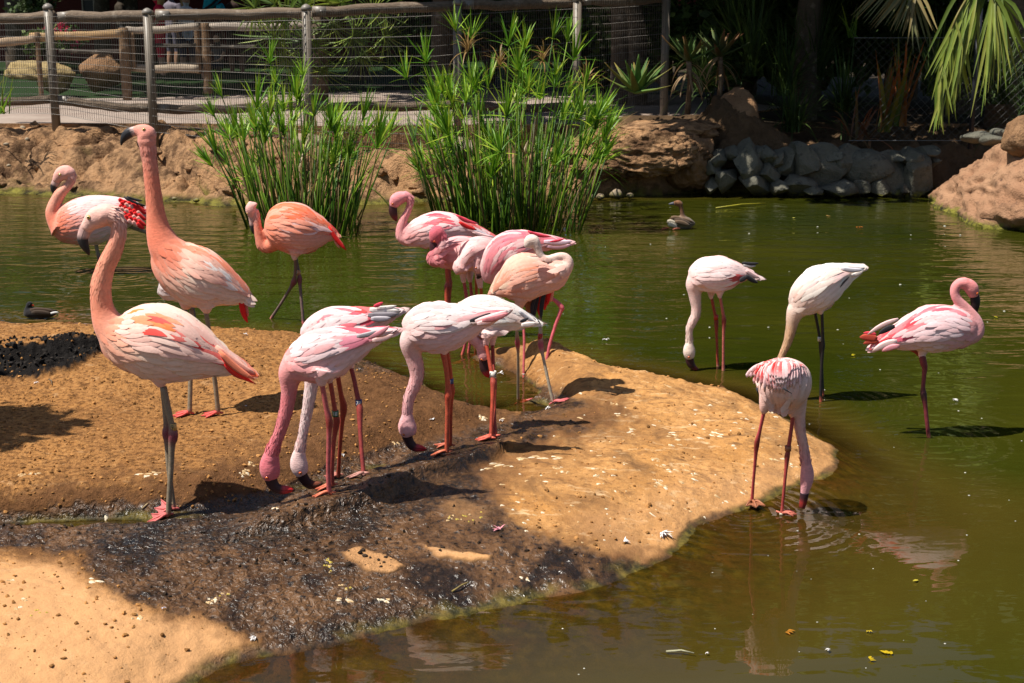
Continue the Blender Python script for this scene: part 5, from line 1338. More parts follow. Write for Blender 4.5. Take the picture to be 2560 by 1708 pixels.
_ico = {}
def ico(sub):
    if sub not in _ico:
        import bmesh
        b = bmesh.new(); bmesh.ops.create_icosphere(b, subdivisions=sub, radius=1)
        b.verts.ensure_lookup_table()
        _ico[sub] = (np.array([v.co[:] for v in b.verts]), [tuple(v.index for v in f.verts) for f in b.faces]); b.free()
    return _ico[sub]
def n3(P, s, seed, octv=3):
    return (fbm(P[:, 0] * s + P[:, 2] * s * .7, P[:, 1] * s - P[:, 2] * s * .45, octv, seed) + fbm(P[:, 2] * s + 3.1, P[:, 0] * s + P[:, 1] * s * .6, octv, seed + 5)) * .5
def rock_mesh(name, size, mat, seed=0, sub=3, amp=.22, facet=.35, power=1.0, fine=.0, flat=False):
    V, F = ico(sub); V = V.copy()
    rng = np.random.default_rng(seed)
    if power != 1.0:
        V = np.sign(V) * np.abs(V) ** power
        V /= np.maximum(1e-6, np.linalg.norm(V, axis=1, keepdims=True)) ** .35
    for _ in range(11):                                  # planes knock flat faces into the lump
        n = rng.normal(size=3); n /= np.linalg.norm(n)
        d = V @ n; lim = rng.uniform(.5, .85)
        V = V - np.maximum(d - lim, 0)[:, None] * n * (facet * 2.2)
    r = 1 + amp * n3(V, 1.6, seed, 3) + fine * n3(V, 5, seed + 9, 4) + fine * .8 * (1 - np.abs(n3(V, 9, seed + 3, 3)) * 2)
    V = V * r[:, None] * np.array(size)
    return mesh(name, V, F, mat, smooth=not flat)
def rock(name, loc, size, mat, seed, parent=None, label=None, cat=None, group=None, rz=0.0, rx=0.0, **kw):
    o = link(name, rock_mesh(name, size, mat, seed, **kw), parent)
    o.location = loc; o.rotation_euler = (rx, 0, rz)
    return tag(o, label, cat, group)

# ---- walkway, lawn, planting soil
def slab(name, P, z, mat, front=0.0, kind='structure', label=None):
    n = len(P); V = [(x, y, z) for x, y in P]; F = [tuple(range(n))]
    if front:
        V += [(x, y, z - front) for x, y in P]
        F += [(i, i + n, (i + 1) % n + n, (i + 1) % n) for i in range(n)]
    o = link(name, mesh(name, V, F, [mat, M_FAR], None, [0] + [1] * (len(F) - 1), smooth=False)); return tag(o, label, kind=kind)
slab('walkway', [(-11, 14.75), (-3.2, 14.75), (-1.9, 14.45), (.9, 14.7), (2.2, 15.6), (3.2, 17.0), (2.2, 19.2), (-.6, 20.6), (-3.0, 19.6), (-5, 18.6), (-11, 18.0)], .53, M_CONC, .6, label='pale concrete walkway beyond the wire fence')
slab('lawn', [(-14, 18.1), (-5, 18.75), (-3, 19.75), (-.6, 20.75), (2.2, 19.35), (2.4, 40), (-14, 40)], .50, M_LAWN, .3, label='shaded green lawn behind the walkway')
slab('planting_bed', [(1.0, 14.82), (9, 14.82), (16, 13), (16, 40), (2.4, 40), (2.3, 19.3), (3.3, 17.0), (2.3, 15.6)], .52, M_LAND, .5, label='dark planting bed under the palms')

# ---- front fence: grey metal posts, log rails, welded wire mesh
FP = [(139, 12, 288, 14.4), (384, 24, 312, 13.95), (776, 14, 350, 13.95), (1146, 1, 330, 14.35), (1440, -8, 320, 15.0), (1660, -14, 262, 15.7)]
fence = empty('wire_fence', at(776, 340, 14.2), 'wire mesh fence on grey metal posts with weathered log rails', 'fence')
fb = fence.location
for px, y0, y1, Y in FP:
    a, b = at(px, y0, Y), at(px, y1, Y); x = b.x
    mb = MB(); mb.tube([Vector((x, Y, b.z - .25)) - fb, Vector((x, Y, a.z - .03)) - fb], .043, 16, (.20, .165, .13))
    o = mb.build('post', M_POST, fence)
    c = MB(); c.tube([Vector((x, Y, a.z - .045)) - fb, Vector((x, Y, a.z - .02)) - fb, Vector((x, Y, a.z)) - fb, Vector((x, Y, a.z + .015)) - fb], [.050, .051, .036, .010], 16, (.19, .165, .14))
    c.build('cap', M_POST, o)
top_y = {0: 44, 139: 42, 384: 39, 776: 29, 1146: 13, 1440: 3, 1660: -4}
low_y = {0: 250, 139: 250, 384: 272, 776: 264, 1146: 262, 1440: 268, 1660: 236}
XS = [-120] + [p[0] for p in FP] + [2000]
YS = [14.6] + [p[3] for p in FP] + [16.6]
Yf = lambda px: float(np.interp(px, XS, YS))
def log(P, r, col, parent, name, seed, base):
    rng = np.random.default_rng(seed); n = 14
    A = catmull(np.array([p[:] for p in P]), n)
    off = fbm(np.arange(n) * .5, np.full(n, seed * 3.3), 2, seed) * r * .35
    mb = MB(); mb.tube([Vector(a) + Vector((0, 0, o)) - base for a, o in zip(A, off)], [r * (1 + .12 * fbm(np.array([i * .7]), np.array([seed * 2.1]), 2, seed)[0]) for i in range(n)], 12, col)
    return mb.build(name, M_WOOD, parent)
for i in range(len(XS) - 2):
    x0, x1 = XS[i] + 6, XS[i + 1] - 4
    g = .20 - .03 * (i % 2); col = (g, g * .72, g * .50)
    for nm, tb, r in (('top_rail', top_y, .050), ('lower_rail', low_y, .044)):
        if nm == 'lower_rail' and i == 5: continue
        ks = sorted(tb); ty = lambda x: float(np.interp(x, ks, [tb[k] for k in ks]))
        sag = 5 if nm == 'lower_rail' else 2
        log([at(x0, ty(x0), Yf(x0) + .085), at((x0 + x1) / 2, ty((x0 + x1) / 2) + sag, Yf((x0 + x1) / 2) + .085), at(x1, ty(x1), Yf(x1) + .085)], r, col, fence, nm, 11 + i * 3 + (nm[0] == 'l'), fb)
        if i > 0:
            bp = at(XS[i] + 22, ty(XS[i] + 22), Yf(XS[i] + 22) + .03) - fb
            mb = MB(); mb.box(bp, (.13, .012, .085), col=(.22, .19, .16)); mb.box(bp + Vector((.02, -.008, 0)), (.022, .01, .022), col=(.30, .28, .25)); mb.build('bracket', M_POST, fence)
wm = MB()
bot = lambda x: float(np.interp(x, [-120, 139, 384, 600, 776, 1100, 1300, 1440, 1660], [282, 284, 330, 352, 374, 388, 345, 310, 262]))
topf = lambda x: float(np.interp(x, sorted(top_y), [top_y[k] for k in sorted(top_y)]))
def thin(mb, P, r, col):
    V, F, ids = tube(P, r, 3, 1.0, None, False); mb.add(V, F, col)
for x in np.arange(-60, 1665, 5.6):
    Y = Yf(x) - .048
    a, b = at(x, topf(x) - 2, Y), at(x, bot(x), Y); a.x = b.x
    thin(wm, [b - fb, a - fb], .0022, (.09, .075, .06))
for k in range(16):
    f = k / 15
    thin(wm, [at(x, topf(x) * (1 - f) + bot(x) * f + 2 * fbm(np.array([x / 90]), np.array([k * 7.7]), 2, 9)[0], Yf(x) - .05) - fb for x in np.linspace(-60, 1660, 40)], .0026, (.20, .18, .16) if k % 2 else (.09, .08, .07))
o = wm.build('wire_mesh', M_WIRE, fence); o['kind'] = 'stuff'

# ---- log fence on the other side of the walkway
lf = empty('log_fence', at(308, 240, 18.2), 'low rustic post and rail fence of brown logs beside the lawn', 'fence')
lb = lf.location
for px, y0, y1, r, Y in ((92, 80, 240, .032, 18.0), (308, 70, 242, .062, 18.2), (330, 82, 166, .030, 18.25), (492, 66, 176, .040, 18.6), (512, 58, 224, .055, 18.6), (800, 55, 215, .05, 19.2)):
    a, b = at(px, y0, Y), at(px, y1, Y)
    log([Vector((a.x, Y, b.z - .05)), Vector((a.x, Y, (a.z + b.z) / 2)), Vector((a.x, Y, a.z))], r, (.20, .12, .065), lf, 'post', int(px), lb)
for (x0, y0, x1, y1, r, Y, c) in ((-60, 108, 92, 98, .05, 18.0, (.36, .25, .16)), (76, 93, 306, 82, .052, 18.05, (.40, .25, .12)), (316, 75, 496, 68, .046, 18.3, (.36, .30, .24)), (520, 68, 800, 62, .050, 18.7, (.36, .30, .25)), (318, 168, 496, 172, .050, 18.3, (.38, .30, .22)),
                                 (150, 128, 306, 128, .028, 18.3, (.05, .04, .035)), (390, 114, 490, 114, .026, 18.5, (.04, .035, .03)), (520, 116, 640, 116, .026, 18.7, (.04, .035, .03))):
    log([at(x0, y0, Y), at((x0 + x1) / 2, (y0 + y1) / 2 + 2, Y), at(x1, y1, Y)], r, c, lf, 'rail', int(x0 + y0) % 900 + 1000, lb)

# ---- rocks beyond the fence
g = at(115, 240, 19.3)
yb = empty('sandstone_boulder', g, 'pale yellow layered boulder seen through the wire fence', 'boulder')
rock('slab', at(112, 180, 19.3) - g, (.46, .3, .16), M_YELLOWROCK, 3, yb, sub=4, amp=.5, fine=.12)
rock('base_rock', at(140, 215, 19.4) - g, (.26, .25, .16), M_YELLOWROCK, 5, yb, sub=4, amp=.2, fine=.06)
rock('boulder', at(255, 190, 19.6), (.30, .25, .26), M_BROWNROCK, 8, None, 'brown rounded boulder beside the yellow one beyond the fence', 'boulder', sub=4, fine=.06)
rock('concrete_lump', at(770, 368, 13.5), (.17, .15, .13), M_PEBBLE, 12, None, 'pale grey rock lump behind the smaller reed clump', 'rock', sub=4, fine=.04)
rock('concrete_lump', at(1150, 372, 13.5), (.19, .15, .13), M_PEBBLE, 14, None, 'pale grey rock lump behind the taller reed clump', 'rock', sub=4, fine=.04)

lump = MB(); lr = np.random.default_rng(66)
for k in range(130):
    px = lr.uniform(-80, 1480) if k < 105 else lr.uniform(1330, 1800); x0_ = at(px, 430, 13).x; y_ = float(bank_edge(x0_)) + lr.uniform(.08, 1.55) * (1 if px < 900 else .55)
    x_ = px * 0 + (px - CX) / FPX * y_ * CT; z_ = float(far_h(np.array([x_]), np.array([y_]))[0])
    s_ = .015 + .06 * lr.random() ** 2
    V_, F_ = ico(3); V_ = V_.copy()
    for _ in range(6):
        n_ = lr.normal(size=3); n_ /= np.linalg.norm(n_); dd_ = V_ @ n_; V_ = V_ - np.maximum(dd_ - lr.uniform(.4, .8), 0)[:, None] * n_ * .9
    V_ = V_ * (1 + .35 * n3(V_, 2.2, k, 3) + .25 * n3(V_, 6, k + 5, 3))[:, None] * np.array([s_ * lr.uniform(.9, 1.7), s_, s_ * lr.uniform(.5, .9)]) + np.array([x_, y_, z_ + s_ * .12])
    lump.add(V_, F_)
o = link('bank_lumps', mesh('bank_lumps', lump.V, lump.F, M_FAR)); tag(o, 'lumps of crumbling earth and rock on the far bank', 'earth', kind='stuff')
# ---- stone wall at the water, each stone its own piece
TW = (1650, 0, 2.5286)
sw = empty('stone_wall', gnd(2050, 483, 0), 'low retaining wall of grey green fitted stones at the far water edge', 'wall')
sb = sw.location
STONES = [(372, 1000, 72, 100, 0), (405, 1130, 105, 120, .2), (455, 965, 70, 60, .1), (540, 1020, 120, 180, -.1), (605, 1165, 135, 100, 0), (690, 985, 100, 80, .2), (685, 1085, 85, 100, 0), (742, 1010, 45, 100, .3), (808, 1035, 120, 120, -.5), (905, 1035, 110, 170, -.6),
          (850, 1175, 165, 85, .1), (1015, 1085, 195, 210, -.45), (1130, 1190, 150, 90, 0), (1185, 1015, 130, 130, .2), (1310, 1070, 205, 140, .15), (1275, 995, 90, 50, 0), (1365, 1000, 80, 40, 0), (1455, 1120, 205, 190, -.15), (1605, 1000, 120, 100, .1), (1685, 958, 95, 48, 0), (1702, 1018, 60, 62, 0),
          (1625, 1130, 155, 180, .1), (1485, 990, 95, 44, 0), (1255, 1190, 100, 80, 0), (970, 1200, 80, 50, 0), (320, 1180, 70, 70, 0), (330, 1060, 60, 90, 0), (745, 1180, 60, 70, 0), (1545, 1190, 50, 50, 0), (620, 985, 60, 70, .2), (1090, 985, 80, 60, 0), (1370, 1180, 90, 70, 0)]
for i, (cx, cy, w, h, rot) in enumerate(STONES):
    Y = 13.12 + (1200 - cy) / 1200 * .55 + (i % 3) * .03
    px, py = TW[0] + cx / TW[2], cy / TW[2]
    m_ = mpp(px, py, Y) / TW[2]
    o = rock('stone', at(px, py, Y) - sb, (w * m_ * .92, .20, h * m_ * .90), M_GREYSTONE, 200 + i, sw, sub=4, amp=.06, facet=.452, fine=.035, flat=True)
    o.rotation_euler = (0, rot, random.uniform(-.2, .2))
rock('backing', gnd(2010, 484, 0) - sb + Vector((0, .42, .12)), (1.0, .22, .30), M_BROWNROCK, 299, sw, sub=4, amp=.1, fine=.08, power=.6)
# ---- big rocks on the banks
def bank_rock(name, loc, size, mat, seed, label, sub=5, **kw):
    return rock(name, loc, size, mat, seed, None, label, 'rock', sub=sub, **kw)
p = gnd(2590, 540, 0)
bank_rock('rock_bank', Vector((p.x + .02, 12.15, .0)), (1.02, 1.2, .68), M_PINKROCK, 31, 'large rounded pinkish rock jutting into the pond beside the stone wall', amp=.2, fine=.11, power=.8, facet=.25, sub=6)
bank_rock('brown_rock', at(2560, 345, 11.6), (.20, .25, .17), M_BROWNROCK, 33, 'brown overhanging rock on top of the large pinkish rock', sub=4, amp=.2, fine=.08)
for i, (px, py, Y, s) in enumerate(((2440, 345, 12.6, .11), (2482, 352, 12.5, .09), (2500, 335, 12.7, .10))):
    rock('flat_stone', at(px, py, Y), (s * 1.3, s, s * .6), M_GREYSTONE, 340 + i, None, ('smooth grey stone below the black pole', 'flat grey stone in the middle of three on the pink rock', 'grey stone tucked beneath the brown overhanging rock')[i], 'stone', 'grey stones on the pinkish rock', sub=3)
bank_rock('rock_mound', at(1830, 300, 14.0), (.26, .3, .30), M_BROWNROCK, 36, 'shaded trunk shaped rock mound behind the stone wall', sub=4, amp=.2, fine=.08)
bank_rock('rock_ledge', at(1590, 395, 13.25), (.54, .30, .24), M_FAR, 37, 'pitted tan rock ledge between the reeds and the stone wall', amp=.3, fine=.26, power=.8, sub=6)
bank_rock('rock_ledge', at(1730, 400, 13.35), (.30, .28, .26), M_BROWNROCK, 38, 'shadowed brown rock ledge joining the stone wall', amp=.25, fine=.16)
bank_rock('rock_ledge', at(1660, 330, 13.7), (.60, .40, .13), M_FAR, 39, 'long rounded rock lip below the spiky aloes', amp=.25, fine=.16)
for i, (px, py, r) in enumerate(((1466, 474, 20), (1511, 455, 11), (1540, 486, 17), (1502, 492, 11), (1480, 492, 8), (1575, 489, 9), (560, 505, 10), (515, 507, 10), (490, 501, 8), (535, 489, 9), (610, 502, 14), (590, 496, 8), (945, 498, 8), (1128, 498, 10), (1345, 497, 11), (2345, 513, 11), (2352, 525, 8), (660, 504, 8), (435, 497, 6), (1420, 492, 9))):
    Y = gnd(px, min(py, 497) + 4, 0.02).y
    rock('stone', at(px, py, Y), (r * Y / FPX * 1.15, r * Y / FPX, r * Y / FPX * .85), M_PEBBLE, 400 + i, None, 'rounded stone lying along the far waterline', 'stone', 'stones along the far waterline', sub=2, amp=.15)
for i, (px, py, r) in enumerate(((57, 332, 11), (67, 355, 7), (15, 358, 7), (172, 407, 12), (320, 445, 13), (20, 385, 6), (185, 372, 6), (240, 400, 7), (525, 358, 7), (290, 433, 7))):
    # drop on the slope
    z = .3
    for _ in range(10):
        q = gnd(px, py, z); z = .5 * z + .5 * float(far_h(q.x, q.y))
    rock('stone', Vector((q.x, q.y, z + .01)), (r * q.y / FPX * 1.1, r * q.y / FPX, r * q.y / FPX * .85), M_PEBBLE, 450 + i, None, 'brown pebble bedded in the sloping earth bank', 'stone', 'pebbles in the earth bank', sub=2, amp=.15)

# ================================================================== PLANTS
def blade(mb, root, dirv, length, w, col, droop=.3, n=5, fold=.25, twist=0.0, tip=None, wprof=None):
    d = Vector(dirv).normalized(); p = Vector(root); step = length / (n - 1)
    up = Vector((0, 0, 1)); side = d.cross(up)
    if side.length < .05: side = Vector((1, 0, 0))
    side.normalize()
    if twist: side = Matrix.Rotation(twist, 3, d) @ side
    V, C = [], []; c0 = np.array(col); c1 = np.array(tip if tip is not None else col)
    for i in range(n):
        t = i / (n - 1)
        ww = w * ((1 - t) ** .6 * (.7 + .3 * min(1, t * 4))) if wprof is None else w * wprof[i]
        nrm = side.cross(d).normalized()
        V += [p - side * ww + nrm * ww * fold, p, p + side * ww + nrm * ww * fold]
        C += [c0 * (1 - t) + c1 * t] * 3
        d = (d + Vector((0, 0, -droop / n * (1 + t)))).normalized(); p = p + d * step
    F = []
    for i in range(n - 1):
        a = i * 3; F += [(a, a + 1, a + 4, a + 3), (a + 1, a + 2, a + 5, a + 4)]
    mb.add(V, F, C)

# papyrus: round stems that each carry a fan of narrow leaves
GREENS = [(.12, .26, .014), (.18, .34, .018), (.26, .41, .025), (.07, .18, .012), (.32, .39, .035)]
UMB = []
urng = np.random.default_rng(3)
for k in range(9):
    mb = MB(); n = int(urng.integers(15, 24)); spread = urng.uniform(.4, 1.0)
    dry = k == 8
    for i in range(n):
        az = urng.uniform(0, 2 * math.pi); el = urng.uniform(.05, spread) if i < n * .75 else urng.uniform(spread, 1.5)
        c = np.array(GREENS[int(urng.integers(0, 5))]) if not dry else np.array((.33, .20, .07)) * urng.uniform(.6, 1.1)
        blade(mb, (0, 0, 0), (math.sin(el) * math.cos(az), math.sin(el) * math.sin(az), math.cos(el)), urng.uniform(.7, 1.15), .036 * urng.uniform(.75, 1.2), c, droop=urng.uniform(.05, .6) if not dry else 1.4, n=5, tip=c * 1.1)
    UMB.append(mesh('leaf_fan', mb.V, mb.F, M_LEAF, mb.C))
def papyrus(label, cx, cy, rx, ry, n_stem, crown, hero, seed, fill):
    rng = np.random.default_rng(seed)
    g = gnd(cx, cy, 0); root = empty('papyrus_clump', g, label, 'reed plant', 'papyrus reeds in the pond')
    def stem(bx, by, tx, ty, dY, size, kind=None, r=.0055):
        b = gnd(bx, by, 0); b.z = -.15
        t = at(tx, ty, b.y + dY)
        mid = b.lerp(t, .5) + Vector((0, 0, .04 * (t.z))); mid.x = b.x * .62 + t.x * .38
        A = catmull(np.array([b, mid, t]), 6)
        mb = MB(); c = np.array(GREENS[int(rng.integers(0, 4))]) * .75
        mb.tube([Vector(a) - g for a in A], [r * 1.25, r * 1.2, r * 1.1, r, r * .9, r * .7], 5, c)
        st = mb.build('stem', M_LEAF, root)
        k = int(rng.integers(0, 8)) if kind is None else kind
        u = link('leaf_fan', UMB[k], st)
        u.location = t - g
        dr = Vector(A[5]) - Vector(A[4]); dr.normalize(); dr = (dr + Vector((0, 0, .35))).normalized()
        u.rotation_euler = (dr.to_track_quat('Z', 'Y').to_matrix() @ Matrix.Rotation(rng.uniform(0, 6.3), 3, 'Z')).to_euler()
        s = size * mpp(tx, ty, b.y); u.scale = (s, s, s)
    for (tx, ty, s, k) in hero:
        stem(cx + np.clip((tx - cx) * .45, -rx, rx) + rng.normal(0, 12), cy + rng.uniform(-ry, ry), tx, ty, rng.uniform(-.25, .25), s, k)
    xs_ = [c[0] for c in crown]
    for i in range(n_stem):
        tx = rng.uniform(xs_[0], xs_[-1]); top = float(np.interp(tx, xs_, [c[1] for c in crown])); low = float(np.interp(tx, xs_, [c[2] for c in crown]))
        ty = top + (low - top) * rng.beta(1.2, 1.15)
        bx = cx + (tx - cx) * rng.uniform(.35, .75) + rng.normal(0, rx * .25); bx = min(max(bx, cx - rx), cx + rx)
        stem(bx, cy + rng.uniform(-ry, ry), tx, ty, rng.uniform(-.3, .3), rng.uniform(62, 105))
    # crowded thin stalks and old broken stems at the foot of the clump
    mb = MB()
    for i in range(fill):
        bx = cx + rng.normal(0, rx * .5); bx = min(max(bx, cx - rx * 1.05), cx + rx * 1.05)
        b = gnd(bx, cy + rng.uniform(-ry, ry), 0); b.z = -.05
        h = rng.uniform(.25, .95); lean = (bx - cx) / rx
        t = b + Vector((lean * h * .28 + rng.normal(0, .05), rng.normal(0, .06), h))
        c = np.array(GREENS[int(rng.integers(0, 4))]) * rng.uniform(.4, .8) if rng.random() < .7 else np.array((.20, .14, .05)) * rng.uniform(.4, 1.1)
        mb.tube([b - g, b.lerp(t, .5) + Vector((rng.normal(0, .01), 0, 0)) - g, t - g], [.006, .0055, .004], 4, c)
        if rng.random() < .35: blade(mb, b.lerp(t, .8) - g, (lean * .5 + rng.normal(0, .3), rng.normal(0, .3), 1), rng.uniform(.2, .45), .010, c * 1.3, .5)
    o = mb.build('stalks', M_LEAF, root); o['kind'] = 'stuff'
papyrus('smaller clump of bright green papyrus reeds behind the orange flamingo', 755, 565, 125, 34, 36,
        [(530, 330, 430), (600, 260, 480), (700, 225, 480), (800, 260, 470), (880, 300, 480), (960, 290, 450)],
        [(676, 158, 70, 0), (690, 208, 52, 1), (757, 190, 62, 2), (750, 258, 66, 3), (556, 245, 66, 4), (536, 292, 64, 5), (785, 292, 74, 6), (906, 300, 84, 0), (860, 330, 70, 2), (975, 332, 74, 1), (640, 320, 70, 3), (575, 350, 66, 2), (700, 330, 72, 5), (840, 360, 70, 4), (880, 400, 66, 3), (810, 405, 60, 6)], 21, 210)
papyrus('tallest clump of green papyrus reeds with a few dried brown heads', 1270, 548, 165, 42, 60,
        [(1030, 330, 450), (1080, 240, 460), (1180, 200, 470), (1290, 170, 480), (1380, 190, 460), (1450, 230, 420), (1530, 310, 420)],
        [(1067, 158, 84, 0), (1018, 198, 80, 3), (1106, 232, 74, 1), (1180, 98, 74, 2), (1272, 116, 86, 0), (1312, 124, 84, 1), (1382, 98, 78, 4), (1418, 105, 74, 5), (1434, 152, 92, 0), (1296, 178, 86, 2), (1389, 188, 70, 3), (1140, 80, 78, 7), (1170, 130, 70, 8), (1250, 168, 66, 8), (1356, 155, 62, 8), (1460, 210, 70, 8), (1130, 232, 70, 4), (1075, 340, 80, 1),
         (1095, 392, 78, 2), (1060, 440, 70, 5), (1222, 370, 84, 0), (1460, 225, 80, 1), (1510, 330, 78, 4), (1490, 300, 70, 2), (1160, 300, 76, 3), (1350, 250, 80, 6), (1310, 240, 80, 7)], 22, 340)
# reeds leaning out of the clumps
for i, (x0, y0, x1, y1, lab) in enumerate(((1010, 590, 930, 470, 'fallen green reed crossing between the two papyrus clumps'), (1290, 570, 1190, 430, 'bent yellow reed arching over the water from the taller clump'), (880, 600, 620, 570, 'reed stalk lying low across the water by the orange flamingo'))):
    mb = MB(); a = at(x0, y0, gnd(x0, max(y0, 560), 0).y); b = at(x1, y1, a.y)
    if i == 2: a.z = .01; b.z = .03
    A = catmull(np.array([a, a.lerp(b, .5) + Vector((0, 0, .06)), b]), 8)
    mb.tube([Vector(k) - a for k in A], .005, 5, (.16, .20, .03)); o = mb.build('reed', M_LEAF); o.location = a; tag(o, lab, 'reed')
mb = MB(); a, b = gnd(1790, 520, .01), gnd(1915, 508, .01)
mb.tube([Vector((0, 0, 0)), (b - a) * .5 + Vector((0, 0, .01)), b - a], [.006, .006, .003], 5, (.42, .38, .04)); o = mb.build('reed', M_LEAF); o.location = a; tag(o, 'long yellow reed floating in front of the stone wall', 'reed')

# aloes: fleshy toothed leaves in a rosette, each leaf its own piece
def aloe(label, cx, cy, Y, R, n, seed, stalk=0, base=(.085, .17, .035), tip=(.22, .16, .04)):
    rng = np.random.default_rng(seed); c = at(cx, cy, Y); g = Vector((c.x, c.y, c.z - stalk))
    root = empty('aloe', g, label, 'aloe plant')
    if stalk:
        mb = MB(); mb.tube([Vector((0, 0, -.1)), Vector((.02, 0, stalk * .5)), Vector((0, 0, stalk))], [.03, .026, .028], 8, (.22, .14, .08)); mb.build('stem', M_WOOD, root)
        mb = MB()
        for i in range(16):
            az = rng.uniform(0, 6.28); blade(mb, (0, 0, stalk * rng.uniform(.6, 1)), (math.cos(az), math.sin(az), -.2), rng.uniform(.2, .4), .018, (.30, .20, .11), 1.4, 6)
        o = mb.build('dead_leaves', M_DULL, root); o['kind'] = 'stuff'
    for i in range(n):
        az = i * 2.4 + rng.uniform(-.2, .2); el = .25 + 1.15 * (i / n) + rng.uniform(-.1, .1)
        L = R * rng.uniform(.8, 1.15) * (1.05 - .3 * (1 - i / n)); d = Vector((math.sin(el) * math.cos(az), math.sin(el) * math.sin(az), math.cos(el)))
        mb = MB(); col = np.array(base) * rng.uniform(.7, 1.25); tc = np.array(tip) * rng.uniform(.6, 1.3) if rng.random() < .55 else col * 1.1
        p = Vector((0, 0, stalk)); P = []; nn = 8; dd = d.copy()
        for k in range(nn):
            P.append(p.copy()); dd = (dd + Vector((0, 0, rng.uniform(-.03, .10) if el > .8 else -.04))).normalized(); p = p + dd * (L / (nn - 1))
        w = R * .095
        mb.tube(P, [w * k for k in (1.0, 1.1, 1.0, .85, .68, .5, .28, .05)], 8, np.array([col * (1 - (k / 7) ** 2) + tc * (k / 7) ** 2 for k in range(8)]), 0, .35, tuple(d.cross(Vector((-math.sin(az), math.cos(az), 0)))))
        sv = Vector((-math.sin(az), math.cos(az), 0))
        for k in range(1, 14):
            t = k / 14 * 6.6; j = int(t); f = t - j
            q = P[j].lerp(P[j + 1], f); ww = w * (1.05 - .15 * t) * .9
            for s in (-1, 1):
                e = q + sv * s * ww; mb.add([e - d * .006, e + d * .006, e + sv * s * .011 + d * .006], [(0, 1, 2)], (.35, .30, .10))
        mb.build('leaf', M_DULL, root)
aloe('green toothed aloe rosette low on the bank beside the tallest reeds', 1592, 232, 14.2, .46, 20, 5)
aloe('spiky aloe on a stalk with dead leaves at the fence post', 1722, 152, 14.5, .36, 16, 6, .42, (.07, .13, .03), (.30, .13, .05))
aloe('reddish tipped aloe further along the shaded bed', 1800, 140, 14.8, .38, 16, 7, .45, (.07, .10, .03), (.28, .09, .05))

# sword leaved plants and grasses in the shade
def sword_plant(name, label, cat, cx, cy, Y, n, L, w, cols, seed, spread=.6, droop=.5, mat=None, part='leaf', single=False, group=None):
    rng = np.random.default_rng(seed); g = at(cx, cy, Y); root = empty(name, g, label, cat, group)
    big = MB()
    for i in range(n):
        az = rng.uniform(0, 6.28); el = abs(rng.normal(0, spread)) + .05
        c = np.array(cols[int(rng.integers(0, len(cols)))]) * rng.uniform(.7, 1.2)
        mb = big if single else MB()
        blade(mb, (rng.normal(0, .04), rng.normal(0, .04), 0), (math.sin(el) * math.cos(az), math.sin(el) * math.sin(az), math.cos(el)), L * rng.uniform(.6, 1.1), w * rng.uniform(.7, 1.2), c, droop * rng.uniform(.3, 1.6), 7, tip=c * np.array((1.6, .9, .7)) if not single else c * 1.1)
        if not single: mb.build(part, mat or M_DULL, root)
    if single:
        o = big.build('leaves', mat or M_DULL, root); o['kind'] = 'stuff'
OR = [(.12, .14, .02), (.22, .09, .02), (.07, .13, .02), (.25, .12, .025), (.09, .11, .02)]
sword_plant('sword_plant', 'orange and green sword leaved plant behind the stone wall', 'plant', 2205, 330, 13.75, 16, .78, .026, OR, 41, .28, .25)
sword_plant('sword_plant', 'second orange tipped sword leaved plant closer to the hanging frond', 'plant', 2255, 315, 13.9, 14, .82, .026, OR, 42, .26, .3)
sword_plant('strap_plant', 'withered brown strap leaved plant sprawling over the wall top', 'plant', 2150, 350, 13.6, 22, .62, .016, [(.22, .11, .05), (.16, .08, .04), (.10, .08, .03)], 43, 1.0, .9)
sword_plant('sword_plant', 'bright green upright blades in the dark shrubbery', 'plant', 2130, 95, 15.2, 9, .42, .022, [(.14, .26, .03), (.10, .22, .03)], 44, .35, .3)
sword_plant('reed_sprig', 'small sprig of green reeds at the fence end of the earth bank', 'reed plant', 2, 285, 13.7, 22, .42, .010, [(.10, .25, .02), (.16, .28, .03)], 45, .5, .6, M_LEAF)
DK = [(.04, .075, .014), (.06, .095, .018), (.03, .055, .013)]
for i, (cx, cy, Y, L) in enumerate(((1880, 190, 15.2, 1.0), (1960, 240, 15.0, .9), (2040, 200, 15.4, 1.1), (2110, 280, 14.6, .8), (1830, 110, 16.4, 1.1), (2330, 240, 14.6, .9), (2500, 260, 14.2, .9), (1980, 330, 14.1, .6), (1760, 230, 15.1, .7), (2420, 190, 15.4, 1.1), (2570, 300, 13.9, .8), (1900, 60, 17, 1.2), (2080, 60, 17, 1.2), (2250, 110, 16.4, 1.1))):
    sword_plant('grass_clump', 'dark arching grass clump in the shaded bed behind the pond', 'grass', cx, cy, Y, 110, L, .009, DK, 60 + i, .55, 1.1, single=True, group='grass clumps in the shaded bed')

